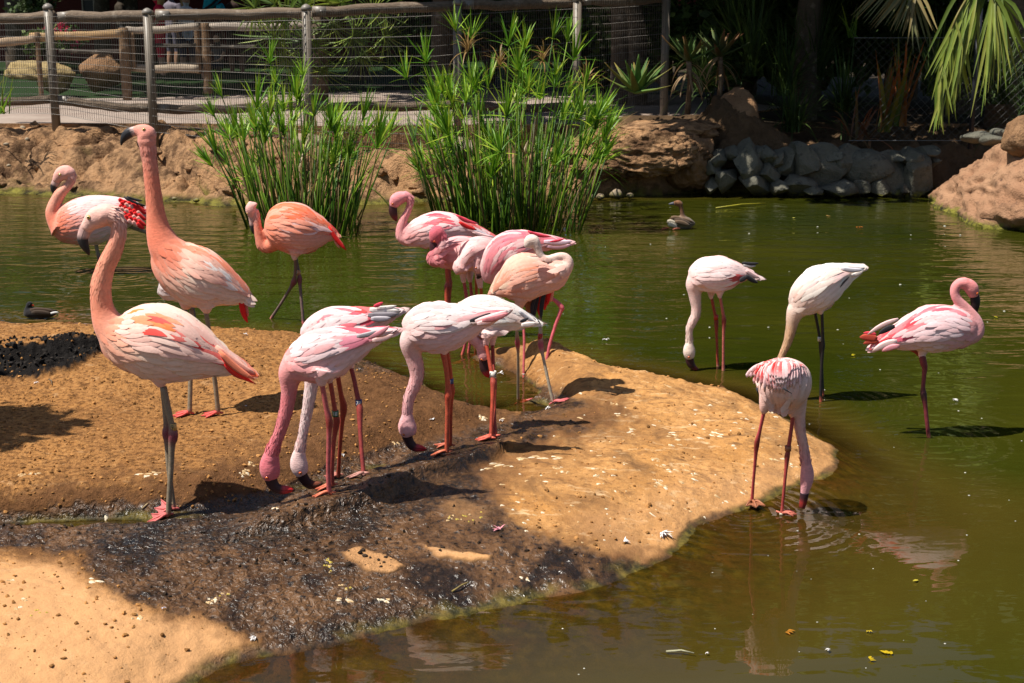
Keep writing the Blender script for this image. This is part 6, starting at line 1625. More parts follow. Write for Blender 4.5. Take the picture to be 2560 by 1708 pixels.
def leaf_cloud(mb, c, r, n, size, cols, rng, flat=.5, hollow=.5):
    for _ in range(n):
        v = rng.normal(size=3); v /= np.linalg.norm(v); v *= rng.uniform(hollow, 1) ** .7
        p = Vector(c) + Vector((v[0] * r[0], v[1] * r[1], v[2] * r[2]))
        a = Vector(rng.normal(size=3)); a.z *= flat; a.normalize(); b = a.orthogonal(); b.rotate(Matrix.Rotation(rng.uniform(0, 6.28), 3, a)); b.normalize()
        s = size * rng.uniform(.6, 1.3); w = b.cross(a).normalized() * s * .32
        k = np.array(cols[int(rng.integers(0, len(cols)))]) * rng.uniform(.7, 1.25)
        mb.add([p, p + a * s * .5 + w, p + a * s, p + a * s * .5 - w], [(0, 1, 2, 3)], k)
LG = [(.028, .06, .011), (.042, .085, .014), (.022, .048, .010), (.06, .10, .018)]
def shrub(label, cx, cy, Y, r, n, size, seed, cols=LG, name='shrub', group='shrubs behind the fences', clumps=5):
    rng = np.random.default_rng(seed); g = at(cx, cy, Y); root = empty(name, g, label, 'shrub', group)
    mb = MB()
    for i in range(clumps):
        leaf_cloud(mb, (rng.uniform(-.5, .5) * r[0], rng.uniform(-.4, .4) * r[1], r[2] * rng.uniform(.4, 1.3)), (r[0] * .6, r[1] * .6, r[2] * .6), n // clumps, size, cols, rng, hollow=.2)
    mb.build('foliage', M_DULL, root)['kind'] = 'stuff'
    mb = MB()
    for i in range(5):
        az = rng.uniform(0, 6.28); t = Vector((math.cos(az) * r[0] * .4, math.sin(az) * r[1] * .4, r[2] * rng.uniform(.7, 1.3)))
        mb.tube([Vector((0, 0, -.1)), t * .5 + Vector((0, 0, .05)), t], [.03, .02, .008], 6, (.08, .055, .035))
    mb.build('branches', M_WOOD, root)
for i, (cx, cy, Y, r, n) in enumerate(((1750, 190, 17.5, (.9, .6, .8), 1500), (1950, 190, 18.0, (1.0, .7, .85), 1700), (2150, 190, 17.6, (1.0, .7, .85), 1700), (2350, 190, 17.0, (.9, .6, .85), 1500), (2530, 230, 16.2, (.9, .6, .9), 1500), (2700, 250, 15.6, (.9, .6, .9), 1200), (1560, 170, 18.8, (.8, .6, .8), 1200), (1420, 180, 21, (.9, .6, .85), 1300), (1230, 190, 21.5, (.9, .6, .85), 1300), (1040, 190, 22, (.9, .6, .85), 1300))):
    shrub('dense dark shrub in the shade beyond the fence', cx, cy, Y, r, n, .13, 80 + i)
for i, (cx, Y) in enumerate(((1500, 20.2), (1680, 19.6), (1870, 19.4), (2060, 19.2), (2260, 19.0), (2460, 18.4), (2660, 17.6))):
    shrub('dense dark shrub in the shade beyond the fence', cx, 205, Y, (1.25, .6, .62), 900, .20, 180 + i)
shrub('flowering shrub with magenta blossoms by the first fence post', 170, 130, 22.0, (.40, .3, .28), 700, .07, 95, [(.04, .09, .02), (.62, .02, .10), (.70, .04, .14), (.05, .10, .02)], 'flowering_shrub', None)
shrub('leafy green bush under the magenta blossoms', 120, 150, 21.2, (.42, .3, .25), 600, .08, 96, [(.10, .14, .03), (.13, .17, .05), (.05, .09, .02)], 'bush', None)
shrub('sparse pale leaved bush by the dark red building', 90, 40, 24.5, (.5, .3, .3), 500, .10, 97, [(.10, .13, .06), (.06, .09, .03)], 'bush', None)

# fan palm: pleated fans on stalks
def fan_leaf(rng, n=22, L=.5, cols=((.14, .20, .03), (.20, .25, .04), (.09, .15, .03))):
    mb = MB(); mb.tube([Vector((0, 0, -.55)), Vector((0, .03, -.25)), Vector((0, 0, 0))], [.009, .008, .006], 5, (.10, .13, .03))
    for i in range(n):
        a = (i / (n - 1) - .5) * 4.2
        c = np.array(cols[int(rng.integers(0, 3))]) * rng.uniform(.8, 1.2)
        blade(mb, (0, 0, 0), (math.sin(a), .12 * rng.normal(), math.cos(a)), L * rng.uniform(.85, 1.05) * (1 - .12 * abs(a) / 2.1), .020, c, .35, 6, .5, tip=c * 1.4)
    return mesh('leaf', mb.V, mb.F, M_LEAF, mb.C)
frng = np.random.default_rng(17)
FANS = [fan_leaf(frng) for _ in range(4)]
def fan_palm(label, cx, cy, Y, spots):
    g = at(cx, cy, Y); root = empty('fan_palm', g, label, 'palm')
    top = at(cx, spots[0][1] - 20, Y) - g
    mb = MB(); mb.tube([Vector((0, 0, -.2)), Vector((0.02, 0, top.z * .5)), Vector((0, 0, top.z))], [.10, .085, .08], 10, (.10, .07, .045)); mb.build('trunk', M_WOOD, root)
    for i, (px, py, ang, tilt, s) in enumerate(spots):
        o = link('leaf', FANS[i % 4], root); o.location = at(px, py, Y - .35 + .06 * (i % 5)) - g; o.scale = (s, s, s)
        o.rotation_euler = (tilt, ang, frng.uniform(-.3, .3))
fan_palm('fan palm with drooping yellow green fans behind the wire fence', 800, 215, 17.2,
         [(720, 40, -1.2, -.5, 1), (690, 90, -1.9, -.4, 1.05), (720, 150, -2.3, -.3, 1.0), (770, 100, -2.8, -.5, 1), (830, 60, 2.6, -.4, 1), (880, 90, 2.2, -.3, 1.0), (760, 20, -.6, -.6, 1), (850, 10, .5, -.6, 1), (930, 30, 1.3, -.4, 1), (800, 170, 3.1, -.3, .9), (690, 10, -1.4, -.5, .9), (640, 20, -1.5, -.3, .9), (900, 140, 2.4, -.3, .8), (960, 90, 1.9, -.3, .8)])

# hanging palm frond and its tree
pg = Vector((4.9, 14.6, .5))
palm = empty('palm_tree', pg, 'palm with long yellow green fronds hanging over the far bank', 'palm')
mb = MB(); mb.tube([Vector((0, 0, -.3)), Vector((.05, 0, 1.4)), Vector((.0, -.05, 2.9))], [.17, .15, .14], 12, (.13, .09, .06)); mb.build('trunk', M_WOOD, palm)
lrng = np.random.default_rng(9)
def leaflet_mesh(P, w, c):
    mb = MB(); V, C = [], []; n = len(P)
    for i in range(n):
        t = i / (n - 1); tg = Vector(P[min(i + 1, n - 1)]) - Vector(P[max(i - 1, 0)]); tg.normalize()
        s = tg.cross(Vector((.25, 1, .1))).normalized(); ww = w * (.55 + .9 * t) if t < .5 else w * (1 - ((t - .5) / .5) ** 2 * .95)
        q = Vector(P[i]); V += [q - s * ww, q + Vector((0, .3 * ww, 0)), q + s * ww]; C += [np.array(c) * (.9 + .3 * t)] * 3
    F = []
    for i in range(n - 1):
        a = i * 3; F += [(a, a + 1, a + 4, a + 3), (a + 1, a + 2, a + 5, a + 4)]
    mb.add(V, F, C); return mb
def frond(rachis, tips, Y, cols):
    A = [at(px, py, Y + dy) for px, py, dy in rachis]
    A = [Vector(a) for a in catmull(np.array(A), 30)]
    b0 = A[0]
    mb = MB(); mb.tube([a - pg for a in A], [.016 * (1 - .7 * i / 29) for i in range(30)], 6, (.24, .20, .05)); fr = mb.build('frond', M_LEAF, palm)
    for (f, tx, ty, dy) in tips:
        r = A[int(f * 29)]; t = at(tx, ty, Y + dy); mid = r.lerp(t, .45) + Vector((lrng.normal(0, .02), 0, .10 * (r - t).length))
        P = catmull(np.array([r, mid, t]), 7)
        leaflet_mesh([Vector(p) - pg for p in P], .0155 * lrng.uniform(.8, 1.2), np.array(cols[int(lrng.integers(0, len(cols)))]) * lrng.uniform(.85, 1.1)).build('leaflet', M_LEAF, fr)
YG = [(.21, .26, .035), (.16, .22, .03), (.26, .28, .05), (.12, .18, .025)]
tips = []
for i in range(46):
    f = i / 45; tips.append((.25 + .75 * f, 2306 + 82 * lrng.random() + 20 * math.sin(f * 3), 345 - 190 * (1 - f) ** 1.3 * lrng.uniform(.5, 1.1) - 20 * lrng.random(), lrng.uniform(-.2, .2)))
for i in range(20):
    f = i / 19; tips.append((.1 + .75 * f, 2372 + 75 * lrng.random(), 120 + 130 * f + lrng.uniform(-30, 40), lrng.uniform(-.2, .2)))
frond([(2620, -330, .6), (2540, -170, .4), (2450, -50, .2), (2392, 40, 0), (2362, 130, 0), (2352, 215, 0)], tips, 12.7, YG)
tips = [(.3 + .7 * i / 37, 2440 + 125 * (i / 37) + lrng.uniform(-26, 26), 285 - 160 * (i / 37) + lrng.uniform(-70, 40), lrng.uniform(-.2, .2)) for i in range(38)]
frond([(2640, -330, .6), (2560, -200, .5), (2500, -110, .3), (2470, -50, .1), (2480, -10, 0)], tips, 12.5, YG)
tips = [(.2 + .8 * i / 33, 2120 + 220 * (i / 33) + lrng.uniform(-18, 18), 40 + 110 * (i / 33) * lrng.uniform(.3, 1.1), lrng.uniform(-.2, .2)) for i in range(34)]
frond([(2640, -360, .8), (2500, -230, .6), (2380, -130, .4), (2290, -80, .2), (2230, -60, .2)], tips, 13.0, [(.26, .20, .07), (.20, .15, .05), (.14, .14, .05)])

# chain link fence and its black pole
cf = empty('chain_link_fence', at(2425, 330, 13.3), 'chain link fence on a slim black pole under the hanging fronds', 'fence')
cb = cf.location; a, b = at(2425, 20, 13.3), at(2427, 345, 13.3)
mb = MB(); mb.tube([Vector((b.x, 13.3, b.z - .1)) - cb, Vector((b.x, 13.3, a.z)) - cb], .024, 12, (.018, .019, .026)); mb.build('pole', M_POST, cf)
mb = MB(); xs0 = at(2130, 200, 13.35).x; xs1 = at(2640, 200, 13.35).x; z0, z1 = at(2300, 352, 13.35).z, at(2300, 95, 13.35).z
st = .075
for s in (-1, 1):
    for k in np.arange(xs0 - (z1 - z0), xs1 + (z1 - z0), st):
        n = 14; P = []
        for i in range(n + 1):
            t = i / n; x = k + s * t * (z1 - z0)
            if xs0 <= x <= xs1: P.append(Vector((x, 13.36 + .004 * (-1) ** i, z0 + (z1 - z0) * t)) - cb)
        if len(P) > 1: thin(mb, P, .0013, (.09, .09, .085))
for z in (z0, z1): thin(mb, [Vector((xs0, 13.36, z)) - cb, Vector((xs1, 13.36, z)) - cb], .003, (.2, .2, .19))
mb.build('wire_mesh', M_WIRE, cf)['kind'] = 'stuff'

# tall trees whose crowns shade the back of the garden
def tree(label, base, h, crowns, n, size, seed, r=.16, cols=LG):
    rng = np.random.default_rng(seed); root = empty('tree', base, label, 'tree')
    mb = MB(); top = Vector((rng.normal(0, .2), rng.normal(0, .2), h))
    P = [Vector((0, 0, -.4)), Vector((rng.normal(0, .05), 0, h * .35)), top * .7, top]
    mb.tube([Vector(p) for p in catmull(np.array(P), 10)], [r * (1.15 - .07 * i) for i in range(10)], 12, (.085, .06, .04))
    for c in crowns:
        c = Vector(c[:3]); s = top * .75; mb.tube([s, s.lerp(c, .5) + Vector((0, 0, .2)), c], [r * .45, r * .3, r * .1], 8, (.085, .06, .04))
    mb.build('trunk', M_WOOD, root)
    mb = MB()
    for c in crowns: leaf_cloud(mb, c[:3], (c[3], c[3], c[4]), n // len(crowns), size, cols, rng, flat=.7, hollow=.25)
    mb.build('crown', M_DULL, root)['kind'] = 'stuff'
def crowns(n, R, z, rng): return [(rng.uniform(-R, R), rng.uniform(-R * .8, R * .8), z + rng.uniform(-.4, 1.2), rng.uniform(.9, 1.4), rng.uniform(.5, .8)) for _ in range(n)]
trng = np.random.default_rng(77)
for i, (px, Y, h, R, z, n) in enumerate(((1112, 19.5, 3.0, 1.9, 3.0, 5200), (1560, 17.6, 2.9, 1.7, 2.8, 5600), (2020, 16.6, 2.7, 1.9, 2.6, 3800), (2420, 16.2, 2.8, 1.9, 2.7, 3200), (2760, 15.6, 2.8, 1.8, 2.7, 6000), (1760, 20.5, 3.2, 2.2, 3.0, 6000), (2330, 20.5, 3.2, 2.2, 3.0, 6000),
                                            (40, 25.0, 3.2, 2.2, 3.0, 4500), (262, 29.3, 3.2, 2.2, 3.1, 4500), (640, 29.0, 3.2, 2.1, 3.2, 4500), (900, 23.5, 3.2, 2.1, 3.2, 4500))):
    lab = ('broad shade tree behind the tallest reeds', 'shade tree by the end of the wire fence', 'shade tree over the dark planting bed', 'shade tree behind the hanging palm fronds', 'shade tree beyond the pinkish rock', 'shade tree deep in the shrubbery', 'tall tree closing the view behind the chain link fence',
           'dark tree behind the yellow boulder', 'tree in front of the dark red building', 'tree behind the visitors', 'tree behind the fan palm')[i]
    tree(lab, at(px, 220, Y).xy.to_3d() + Vector((0, 0, .5)), h, crowns(9, R, z, trng), n, .32, 500 + i)

def over(cs, base): return [(x - base.x, y - base.y, z, r, rz) for x, y, z, r, rz in cs]
tb_ = Vector((3.1, 15.3, .5))
tree('leaning tree whose boughs overhang the stone wall', tb_, 2.6, over([(.9, 13.0, 2.5, .6, .35), (1.6, 12.7, 2.6, .6, .35), (2.3, 13.0, 2.6, .65, .4), (1.3, 13.8, 2.7, .7, .4), (2.2, 14.0, 2.7, .7, .4), (3.0, 13.4, 2.7, .6, .4), (3.4, 14.6, 2.8, .9, .5), (1.8, 15.0, 2.9, .9, .5)], tb_), 2500, .26, 540, .12)
tb_ = Vector((1.5, 17.4, .5))
tree('slender tree shading the right end of the wire fence', tb_, 2.8, over([(-1.0, 14.2, 2.9, .6, .35), (-1.2, 15.6, 3.0, .9, .5), (0, 16.2, 3.0, .9, .5), (1.0, 15.8, 3.0, .9, .5), (.9, 17.6, 3.1, 1.0, .5)], tb_), 3600, .26, 541, .11)
tb_ = Vector((-.9, 21.6, .5))
tree('wide tree spreading over the lawn', tb_, 3.0, over([(-5.5, 19.2, 3.1, 1.1, .5), (-4.2, 19.8, 3.1, 1.2, .5), (-2.8, 20.2, 3.1, 1.1, .5), (-1.6, 20.6, 3.1, 1.1, .5), (-6.5, 20.8, 3.2, 1.2, .5), (-5, 21.6, 3.2, 1.3, .5), (-3.4, 22.2, 3.2, 1.3, .5), (-1.8, 22.6, 3.2, 1.2, .5), (-.4, 21, 3.2, 1.1, .5)], tb_), 5600, .32, 542, .15)
for i, (px, Y, h, cs) in enumerate(((1300, 22.5, 6.0, 10), (1850, 19.5, 5.6, 10), (2250, 18.6, 5.4, 9), (2650, 18.0, 6.2, 10), (760, 24.0, 6.5, 10), (330, 29.6, 6.2, 9))):
    rr_ = np.random.default_rng(700 + i)
    tree(('tall broad leaved tree behind the tallest reeds', 'tall tree over the middle of the shrubbery', 'tall tree above the hanging palm fronds', 'tall tree at the far end of the shaded bed', 'tall tree behind the fan palm and lawn', 'tall tree near the visitors')[i],
         at(px, 220, Y).xy.to_3d() + Vector((0, 0, .5)), h, [(rr_.uniform(-2.6, 2.6), rr_.uniform(-1.6, 1.6), rr_.uniform(3.4, h + 1.0), rr_.uniform(.9, 1.5), rr_.uniform(.6, 1.0)) for _ in range(cs)], 3600, .42, 710 + i, .2, [(.08, .15, .022), (.13, .19, .03), (.06, .11, .018), (.17, .21, .04)])
tb_ = Vector((-4.6, 5.6, -.2))
tree('unseen tree on the near shore, added to shade the mud bank', tb_, 3.0, [(1.40, -.62, 2.75, .34, .16), (1.05, -.5, 2.8, .36, .18), (.5, -.2, 3.0, .6, .35), (-.5, .2, 3.2, .8, .4)], 1500, .12, 560, .10)  # out of view; added so its boughs shade the left end of the bank
# ---- dark red building with pale window frames
bg = Vector((-6.5, 31, .4)); bld = empty('building', bg, 'dark red building with white framed windows behind the visitors', 'building')
M_WALL = plain_mat('dark_red_boards', (.085, .018, .016), (.11, .024, .02), 3, .8, .3, .01)
mb = MB(); mb.box((3, .15, 1.6), (22, .3, 3.4), col=(.1, .02, .02)); mb.build('wall', M_WALL, bld, smooth=False)
mb = MB(); mb.box((3, -.4, 3.45), (22.6, 1.6, .18), col=(.05, .04, .035)); mb.build('roof', M_WOOD, bld, smooth=False)
for px in (222, 255):
    c = at(px, 22, 30.98) - bg
    mb = MB(); mb.box(c + Vector((0, .0, 0)), (.22, .02, .36), col=(.02, .02, .022)); w = mb.build('window', M_POST, bld, smooth=False)
    mb = MB()
    for dx, dz, sx, sz in ((-.12, 0, .03, .40), (.12, 0, .03, .40), (0, .19, .22, .03), (0, -.19, .22, .03)): mb.box(c + Vector((dx, -.02, dz)), (sx, .04, sz), col=(.34, .28, .22))
    mb.build('frame', M_POST, w, smooth=False)

# ---- visitors beyond the fences
def person(label, px, Y, zf, h, face, skin, hair, shirt, legs_c, shoe, long_hair=False, arm=0.0, sit=False, cap=None):
    g = at(px, 100, Y); g.z = zf; root = empty('person', g, label, 'person')
    k = h / 1.7
    V, F, SP, SR, SC = [], [], [], [], []
    def add(P, R, c, q=1.0, n=12):
        A = catmull(np.array([tuple(p) + (r,) for p, r in zip(P, R)], float), 4 * len(P))
        Pp = [Vector(a[:3]) * k for a in A]; Rr = [a[3] * k for a in A]
        a_, b_, _ = tube(Pp, Rr, n, q, (0, 1, 0)); o = len(V); V.extend(a_); F.extend(tuple(i + o for i in f) for f in b_)
        for p_, r_ in zip(Pp, Rr): SP.append(p_); SR.append(r_); SC.append(c)
    dz = -.40 if sit else 0
    add([(0, 0, .92 + dz), (0, 0, 1.05 + dz), (0, 0, 1.22 + dz), (0, 0, 1.36 + dz), (0, 0, 1.43 + dz)], [.15, .145, .165, .17, .08], shirt, .62)
    add([(0, 0, 1.40 + dz), (0, -.01, 1.50 + dz)], [.055, .052], skin)
    add([(0, -.015, 1.47 + dz), (0, -.03, 1.54 + dz), (0, -.02, 1.62 + dz), (0, -.01, 1.68 + dz)], [.055, .078, .085, .045], skin, 1.15)
    add([(0, -.10, 1.585 + dz), (0, -.135, 1.555 + dz), (0, -.10, 1.545 + dz)], [.010, .016, .010], skin)          # nose
    for s in (-1, 1):
        add([(s * .08, 0, 1.57 + dz), (s * .088, .01, 1.60 + dz)], [.012, .016], skin)                             # ears
        if sit:
            add([(s * .09, 0, .50), (s * .10, -.25, .52), (s * .10, -.42, .50)], [.085, .075, .058], legs_c); add([(s * .10, -.42, .50), (s * .10, -.40, .28), (s * .10, -.38, .06)], [.056, .05, .035], skin)
            fo = (s * .10, -.38)
        else:
            add([(s * .085, 0, .95), (s * .095, -.01, .70), (s * .095, -.01, .50)], [.095, .078, .056], legs_c); add([(s * .095, -.01, .50), (s * .095, .015, .32), (s * .095, .01, .07)], [.055, .052, .034], skin if sum(legs_c) > -1 else skin)
            fo = (s * .095, .01)
        add([(fo[0], fo[1] + .05, .04), (fo[0], fo[1] - .06, .04), (fo[0], fo[1] - .16, .03)], [.038, .042, .028], shoe)
        el = (s * .25, -.02 - .18 * arm, 1.10 + dz); ha = (s * (.24 - .10 * arm), -.05 - .32 * arm, .86 + .28 * arm + dz)
        add([(s * .175, 0, 1.38 + dz), (s * .225, 0, 1.28 + dz)], [.058, .052], shirt); add([(s * .225, 0, 1.28 + dz), el, ha], [.045, .038, .026], skin)
        d = (Vector(ha) - Vector(el)).normalized()
        pm = Vector(ha) + d * .05; add([ha, pm], [.026, .032], skin, .5)
        for fi in range(4):
            b = pm + Vector(((fi - 1.5) * .015, 0, 0)); L = (.065, .075, .072, .055)[fi]; add([b, b + d * L * .5, b + d * L + Vector((0, -.015, 0))], [.009, .008, .006], skin, 1, 6)
        add([Vector(ha) + d * .015 + Vector((-s * .02, -.02, 0)), Vector(ha) + d * .06 + Vector((-s * .035, -.035, 0))], [.010, .007], skin, 1, 6)
    co, FF = remeshed(V, F, .013, 3)
    d_ = np.sqrt(((co[:, None] - np.array(SP)[None]) ** 2).sum(-1)) - np.array(SR)[None]
    C = np.array(SC)[np.argmin(d_, 1)]
    b = MB(); b.add(co, FF, C); b.build('body', M_CLOTH, root)
    hv, hf = ico(3); hb = MB(); Vv = hv * np.array([.098, .108, .10]); keep = (hv[:, 1] > -.35 - .9 * (hv[:, 2] > .35))
    Vv[:, 2] = np.where(hv[:, 2] < 0, Vv[:, 2] * (2.6 if long_hair else 1.1), Vv[:, 2]); Vv[~keep, 1] = -.05
    Vv += np.array([0, .015, 1.62 + dz]); hb.add([Vector(v) * k for v in Vv], hf, np.array(hair)); hb.build('hair', M_CLOTH, root)
    eb = MB()
    for s in (-1, 1): eb.tube([Vector((s * .03, -.103, 1.60 + dz)) * k, Vector((s * .03, -.113, 1.60 + dz)) * k], [.010 * k, .006 * k], 8, (.02, .015, .012))
    eb.tube([Vector((-.025, -.105, 1.515 + dz)) * k, Vector((0, -.112, 1.512 + dz)) * k, Vector((.025, -.105, 1.515 + dz)) * k], .006 * k, 6, (.35, .10, .08)); eb.build('face_features', M_CLOTH, root)
    if cap is not None:
        cb_ = MB(); cV = hv[:, :] * np.array([.105, .115, .075]); cV[hv[:, 2] < 0, 2] *= .15; cb_.add([Vector(v + np.array([0, .0, 1.655 + dz])) * k for v in cV], hf, cap)
        cb_.tube([Vector((0, -.08, 1.655 + dz)) * k, Vector((0, -.20, 1.64 + dz)) * k], [.075 * k, .06 * k], 10, cap, 0, 1, (0, 0, 1)); cb_.build('cap', M_CLOTH, root)
    root.rotation_euler = (0, 0, face)
    return root
SK = (.52, .30, .20)
person('woman in a red top with long blonde hair, turned sideways beyond the fence', 402, 25.0, .36, 1.56, -1.2, SK, (.55, .38, .16), (.70, .02, .06), (.62, .02, .05), (.3, .05, .05), True, .5)
person('visitor in a blue cap and white shirt standing beyond the log fence', 468, 25.6, .36, 1.52, .5, SK, (.42, .26, .12), (.66, .68, .74), (.05, .05, .09), (.6, .6, .6), True, .2, cap=(.02, .10, .55))
person('visitor in dark clothes behind the one in red', 432, 27.0, .36, 1.62, 2.6, (.30, .17, .11), (.02, .015, .012), (.16, .14, .17), (.10, .09, .12), (.03, .03, .03), False, .1)
person('visitor in dark brown beside the teal bundle', 590, 26.0, .36, 1.62, 3.4, (.30, .16, .10), (.02, .012, .01), (.035, .018, .014), (.03, .018, .015), (.02, .02, .02), False, .1)
person('small seated child with bare legs behind the log fence', 545, 24.2, .33, 1.15, -.7, (.55, .30, .19), (.05, .03, .02), (.07, .06, .06), (.05, .05, .06), (.4, .38, .36), False, .7, sit=True)
person('visitor in a dark patterned shirt near the dark red building', 305, 27.5, .36, 1.60, 1.9, (.22, .11, .07), (.015, .012, .01), (.04, .03, .02), (.03, .03, .03), (.02, .02, .02), False, .4)
tb = MB(); g = at(538, 12, 25.2)
tb.tube([Vector((-.16, 0, -.12)), Vector((-.08, 0, .06)), Vector((.04, 0, .16)), Vector((.13, 0, .14))], [.07, .12, .11, .05], 12, (.02, .34, .44), 0, .8, (0, 1, 0))
tb.tube([Vector((.06, -.05, -.10)), Vector((.16, -.05, -.06))], [.10, .10], 14, (.02, .36, .46), 0, 1, (0, 1, 0)); tb.tube([Vector((-.2, -.12, -.10)), Vector((-.04, -.14, .0)), Vector((.08, -.13, .10))], .02, 8, (.03, .03, .035))
o = tb.build('rolled_bundle', M_CLOTH); o.location = g; tag(o, 'bright teal rolled bundle carried among the visitors', 'bundle')

# ================================================================== SMALL THINGS ON THE MUD AND THE WATER
srng = np.random.default_rng(123)
M_CRUMB = vcol_mat('soil_crumb', rough=.95, var=.3, nscale=200, spec=.1)
V8, F8 = ico(1)
mb = MB(); cnt = 0
while cnt < 6500:
    px, py = srng.uniform(-40, 2100), srng.uniform(800, 1690)
    if py > 1420 and px > 620: continue
    g = gnd(px, py, .08)
    if isle_z(g.x, g.y) < .03: continue
    near = srng.random()
    w_ = float(px_mask(np.array([px]), np.array([py]), WET, 16, 34)[0])
    if w_ > .5 and srng.random() < .55: continue
    if px > 1000 and py < 1420 and srng.random() < .75: continue
    if py > 1350 and px < 640 and srng.random() < .8: continue
    g.z = isle_z(g.x, g.y); s = .0016 + .0068 * srng.random() ** 4
    c = np.array((.36, .175, .058)) * srng.uniform(.4, 1.25) if w_ < .5 else np.array((.03, .02, .014)) * srng.uniform(.6, 1.6)
    R = V8 * srng.uniform(.6, 1.3, size=3) * (1 + .25 * srng.normal(size=(len(V8), 1)))
    mb.add([(v[0] * s + g.x, v[1] * s + g.y, v[2] * s * .8 + g.z + s * .3) for v in R], F8, c); cnt += 1
for _ in range(420):   # heaped black clods
    px, py = srng.uniform(-20, 285), srng.uniform(835, 950)
    if px_mask(np.array([px]), np.array([py]), CLOD, 7, 22, 45)[0] < .5: continue
    g = gnd(px, py, .09); g.z = isle_z(g.x, g.y) + .006; s = .004 + .010 * srng.random() ** 2
    R = V8 * srng.uniform(.7, 1.3, size=3) * (1 + .3 * srng.normal(size=(len(V8), 1)))
    mb.add([(v[0] * s + g.x, v[1] * s + g.y, v[2] * s + g.z) for v in R], F8, np.array((.018, .015, .013)) * srng.uniform(.6, 1.8))
o = link('soil_crumbs', mesh('soil_crumbs', mb.V, mb.F, M_CRUMB, mb.C, smooth=False)); tag(o, 'crumbs and clods of soil on the mud bank', 'soil', kind='stuff')

M_DROP = vcol_mat('dried_droppings', rough=.9, var=.25, nscale=150, spec=.1)
mb = MB()
def splat(px, py, L, w, ang, c):
    g = isle_hit(px, py); n = 14; sc_ = mpp(px, py, g.y)
    ca, sa = math.cos(ang), math.sin(ang)
    V = []; ph = srng.uniform(0, 9)
    for ring, k in ((0, .0), (1, .55), (2, 1.0)):
        for j in range(n if ring else 1):
            a = 2 * math.pi * j / n; r = k * (1 + .45 * math.sin(a * 3 + ph) * srng.uniform(.3, 1) + .2 * srng.normal())
            u, v = math.cos(a) * L * r * sc_, math.sin(a) * w * r * sc_ * 2.2
            x, y = g.x + u * ca - v * sa, g.y + u * sa + v * ca
            V.append((x, y, isle_z(x, y) + (.0025 if ring < 2 else -.0005)))
    F = [(0, 1 + j, 1 + (j + 1) % n) for j in range(n)] + [(1 + j, 1 + n + j, 1 + n + (j + 1) % n, 1 + (j + 1) % n) for j in range(n)]
    mb.add(V, F, np.array(c) * srng.uniform(.85, 1.05))
WH, CRM, YEL = (.66, .57, .42), (.52, .36, .19), (.44, .33, .07)
SPL = [(1552, 1035, 16, 4, 0), (1536, 1012, 12, 3, -.2), (1582, 1077, 14, 4, 0), (1680, 1092, 20, 3, -.5), (1695, 1100, 16, 3, -.5), (1640, 1150, 15, 4, -.2), (1650, 1165, 14, 4, -.4), (1684, 1176, 16, 5, 0), (1735, 1187, 12, 4, -.1), (1640, 1205, 18, 3, -.5), (1665, 1218, 16, 3, -.5), (1395, 1170, 14, 4, -.2), (1412, 1180, 14, 4, -.3),
       (1490, 1190, 10, 3, 0), (1500, 1210, 12, 3, 0), (1485, 1172, 14, 3, 0), (1950, 1150, 26, 4, -.2), (1985, 1165, 16, 3, -.2), (1800, 1090, 16, 3, -.6), (1790, 1085, 20, 3, -.5), (1840, 1117, 10, 3, 0), (1730, 1062, 10, 2, -.3), (1945, 1042, 12, 3, -.1), (1925, 1032, 16, 3, -.2),
       (1250, 1160, 30, 3, .35), (1220, 1172, 20, 3, .3), (1330, 1145, 34, 5, .05), (1295, 1148, 16, 4, .1), (1400, 1145, 22, 4, -.2), (660, 1270, 16, 4, .1), (690, 1272, 12, 4, .1), (230, 1278, 20, 4, .2), (255, 1272, 16, 4, .2), (210, 1284, 12, 3, 0), (240, 1452, 26, 7, -.1), (360, 1187, 24, 4, .15), (385, 1183, 18, 4, 0), (90, 1183, 24, 3, .1), (55, 1188, 14, 3, 0), (620, 1180, 16, 5, .4), (608, 1187, 12, 4, -.3),
       (630, 1160, 10, 4, 0), (1205, 1040, 10, 4, .2), (1210, 1048, 12, 4, -.4), (340, 1540, 16, 5, -.5), (355, 1548, 12, 4, 0), (25, 1452, 12, 4, 0), (45, 1520, 14, 5, -.4), (60, 1500, 10, 4, 0), (530, 1500, 14, 6, .2), (520, 1505, 12, 5, 0), (960, 1502, 18, 4, -.2), (860, 1500, 20, 4, 0), (1310, 1448, 14, 4, -.5), (1530, 900, 8, 2, 0), (1620, 935, 6, 2, 0), (1420, 885, 6, 2, 0)]
for (x, y, L, w, a) in SPL:
    for _ in range(5): splat(x + srng.uniform(-L, L) * .8 * math.cos(a), y - srng.uniform(-L, L) * .5 * math.sin(a) + srng.normal(0, w * .5), L * srng.uniform(.2, .45), w * srng.uniform(.2, .45), a, CRM if srng.random() < .6 else WH)
for _ in range(165):
    x, y = srng.uniform(1230, 2050), srng.uniform(960, 1380)
    if y > 1420 - (x - 1500) * .45 or px_mask(np.array([x]), np.array([y]), WET, 16, 34)[0] > .4 or y < 900 + (x - 1500) * .28: continue
    splat(x, y, srng.uniform(2, 9), srng.uniform(.6, 1.5), srng.normal(-.25, .25), CRM if srng.random() < .6 else WH)
for (x, y) in ((1120, 1290), (1150, 1300), (815, 1410), (830, 1425), (1010, 1110), (560, 1490), (860, 1470), (1180, 1290), (90, 1530)):
    for _ in range(5): splat(x + srng.normal(0, 12), y + srng.normal(0, 6), srng.uniform(2, 5), srng.uniform(.8, 1.6), 0, YEL if srng.random() < .6 else CRM)
o = mb.build('bird_droppings', M_DROP); tag(o, 'dried white and yellow droppings spattered over the mud bank', 'droppings', kind='stuff')

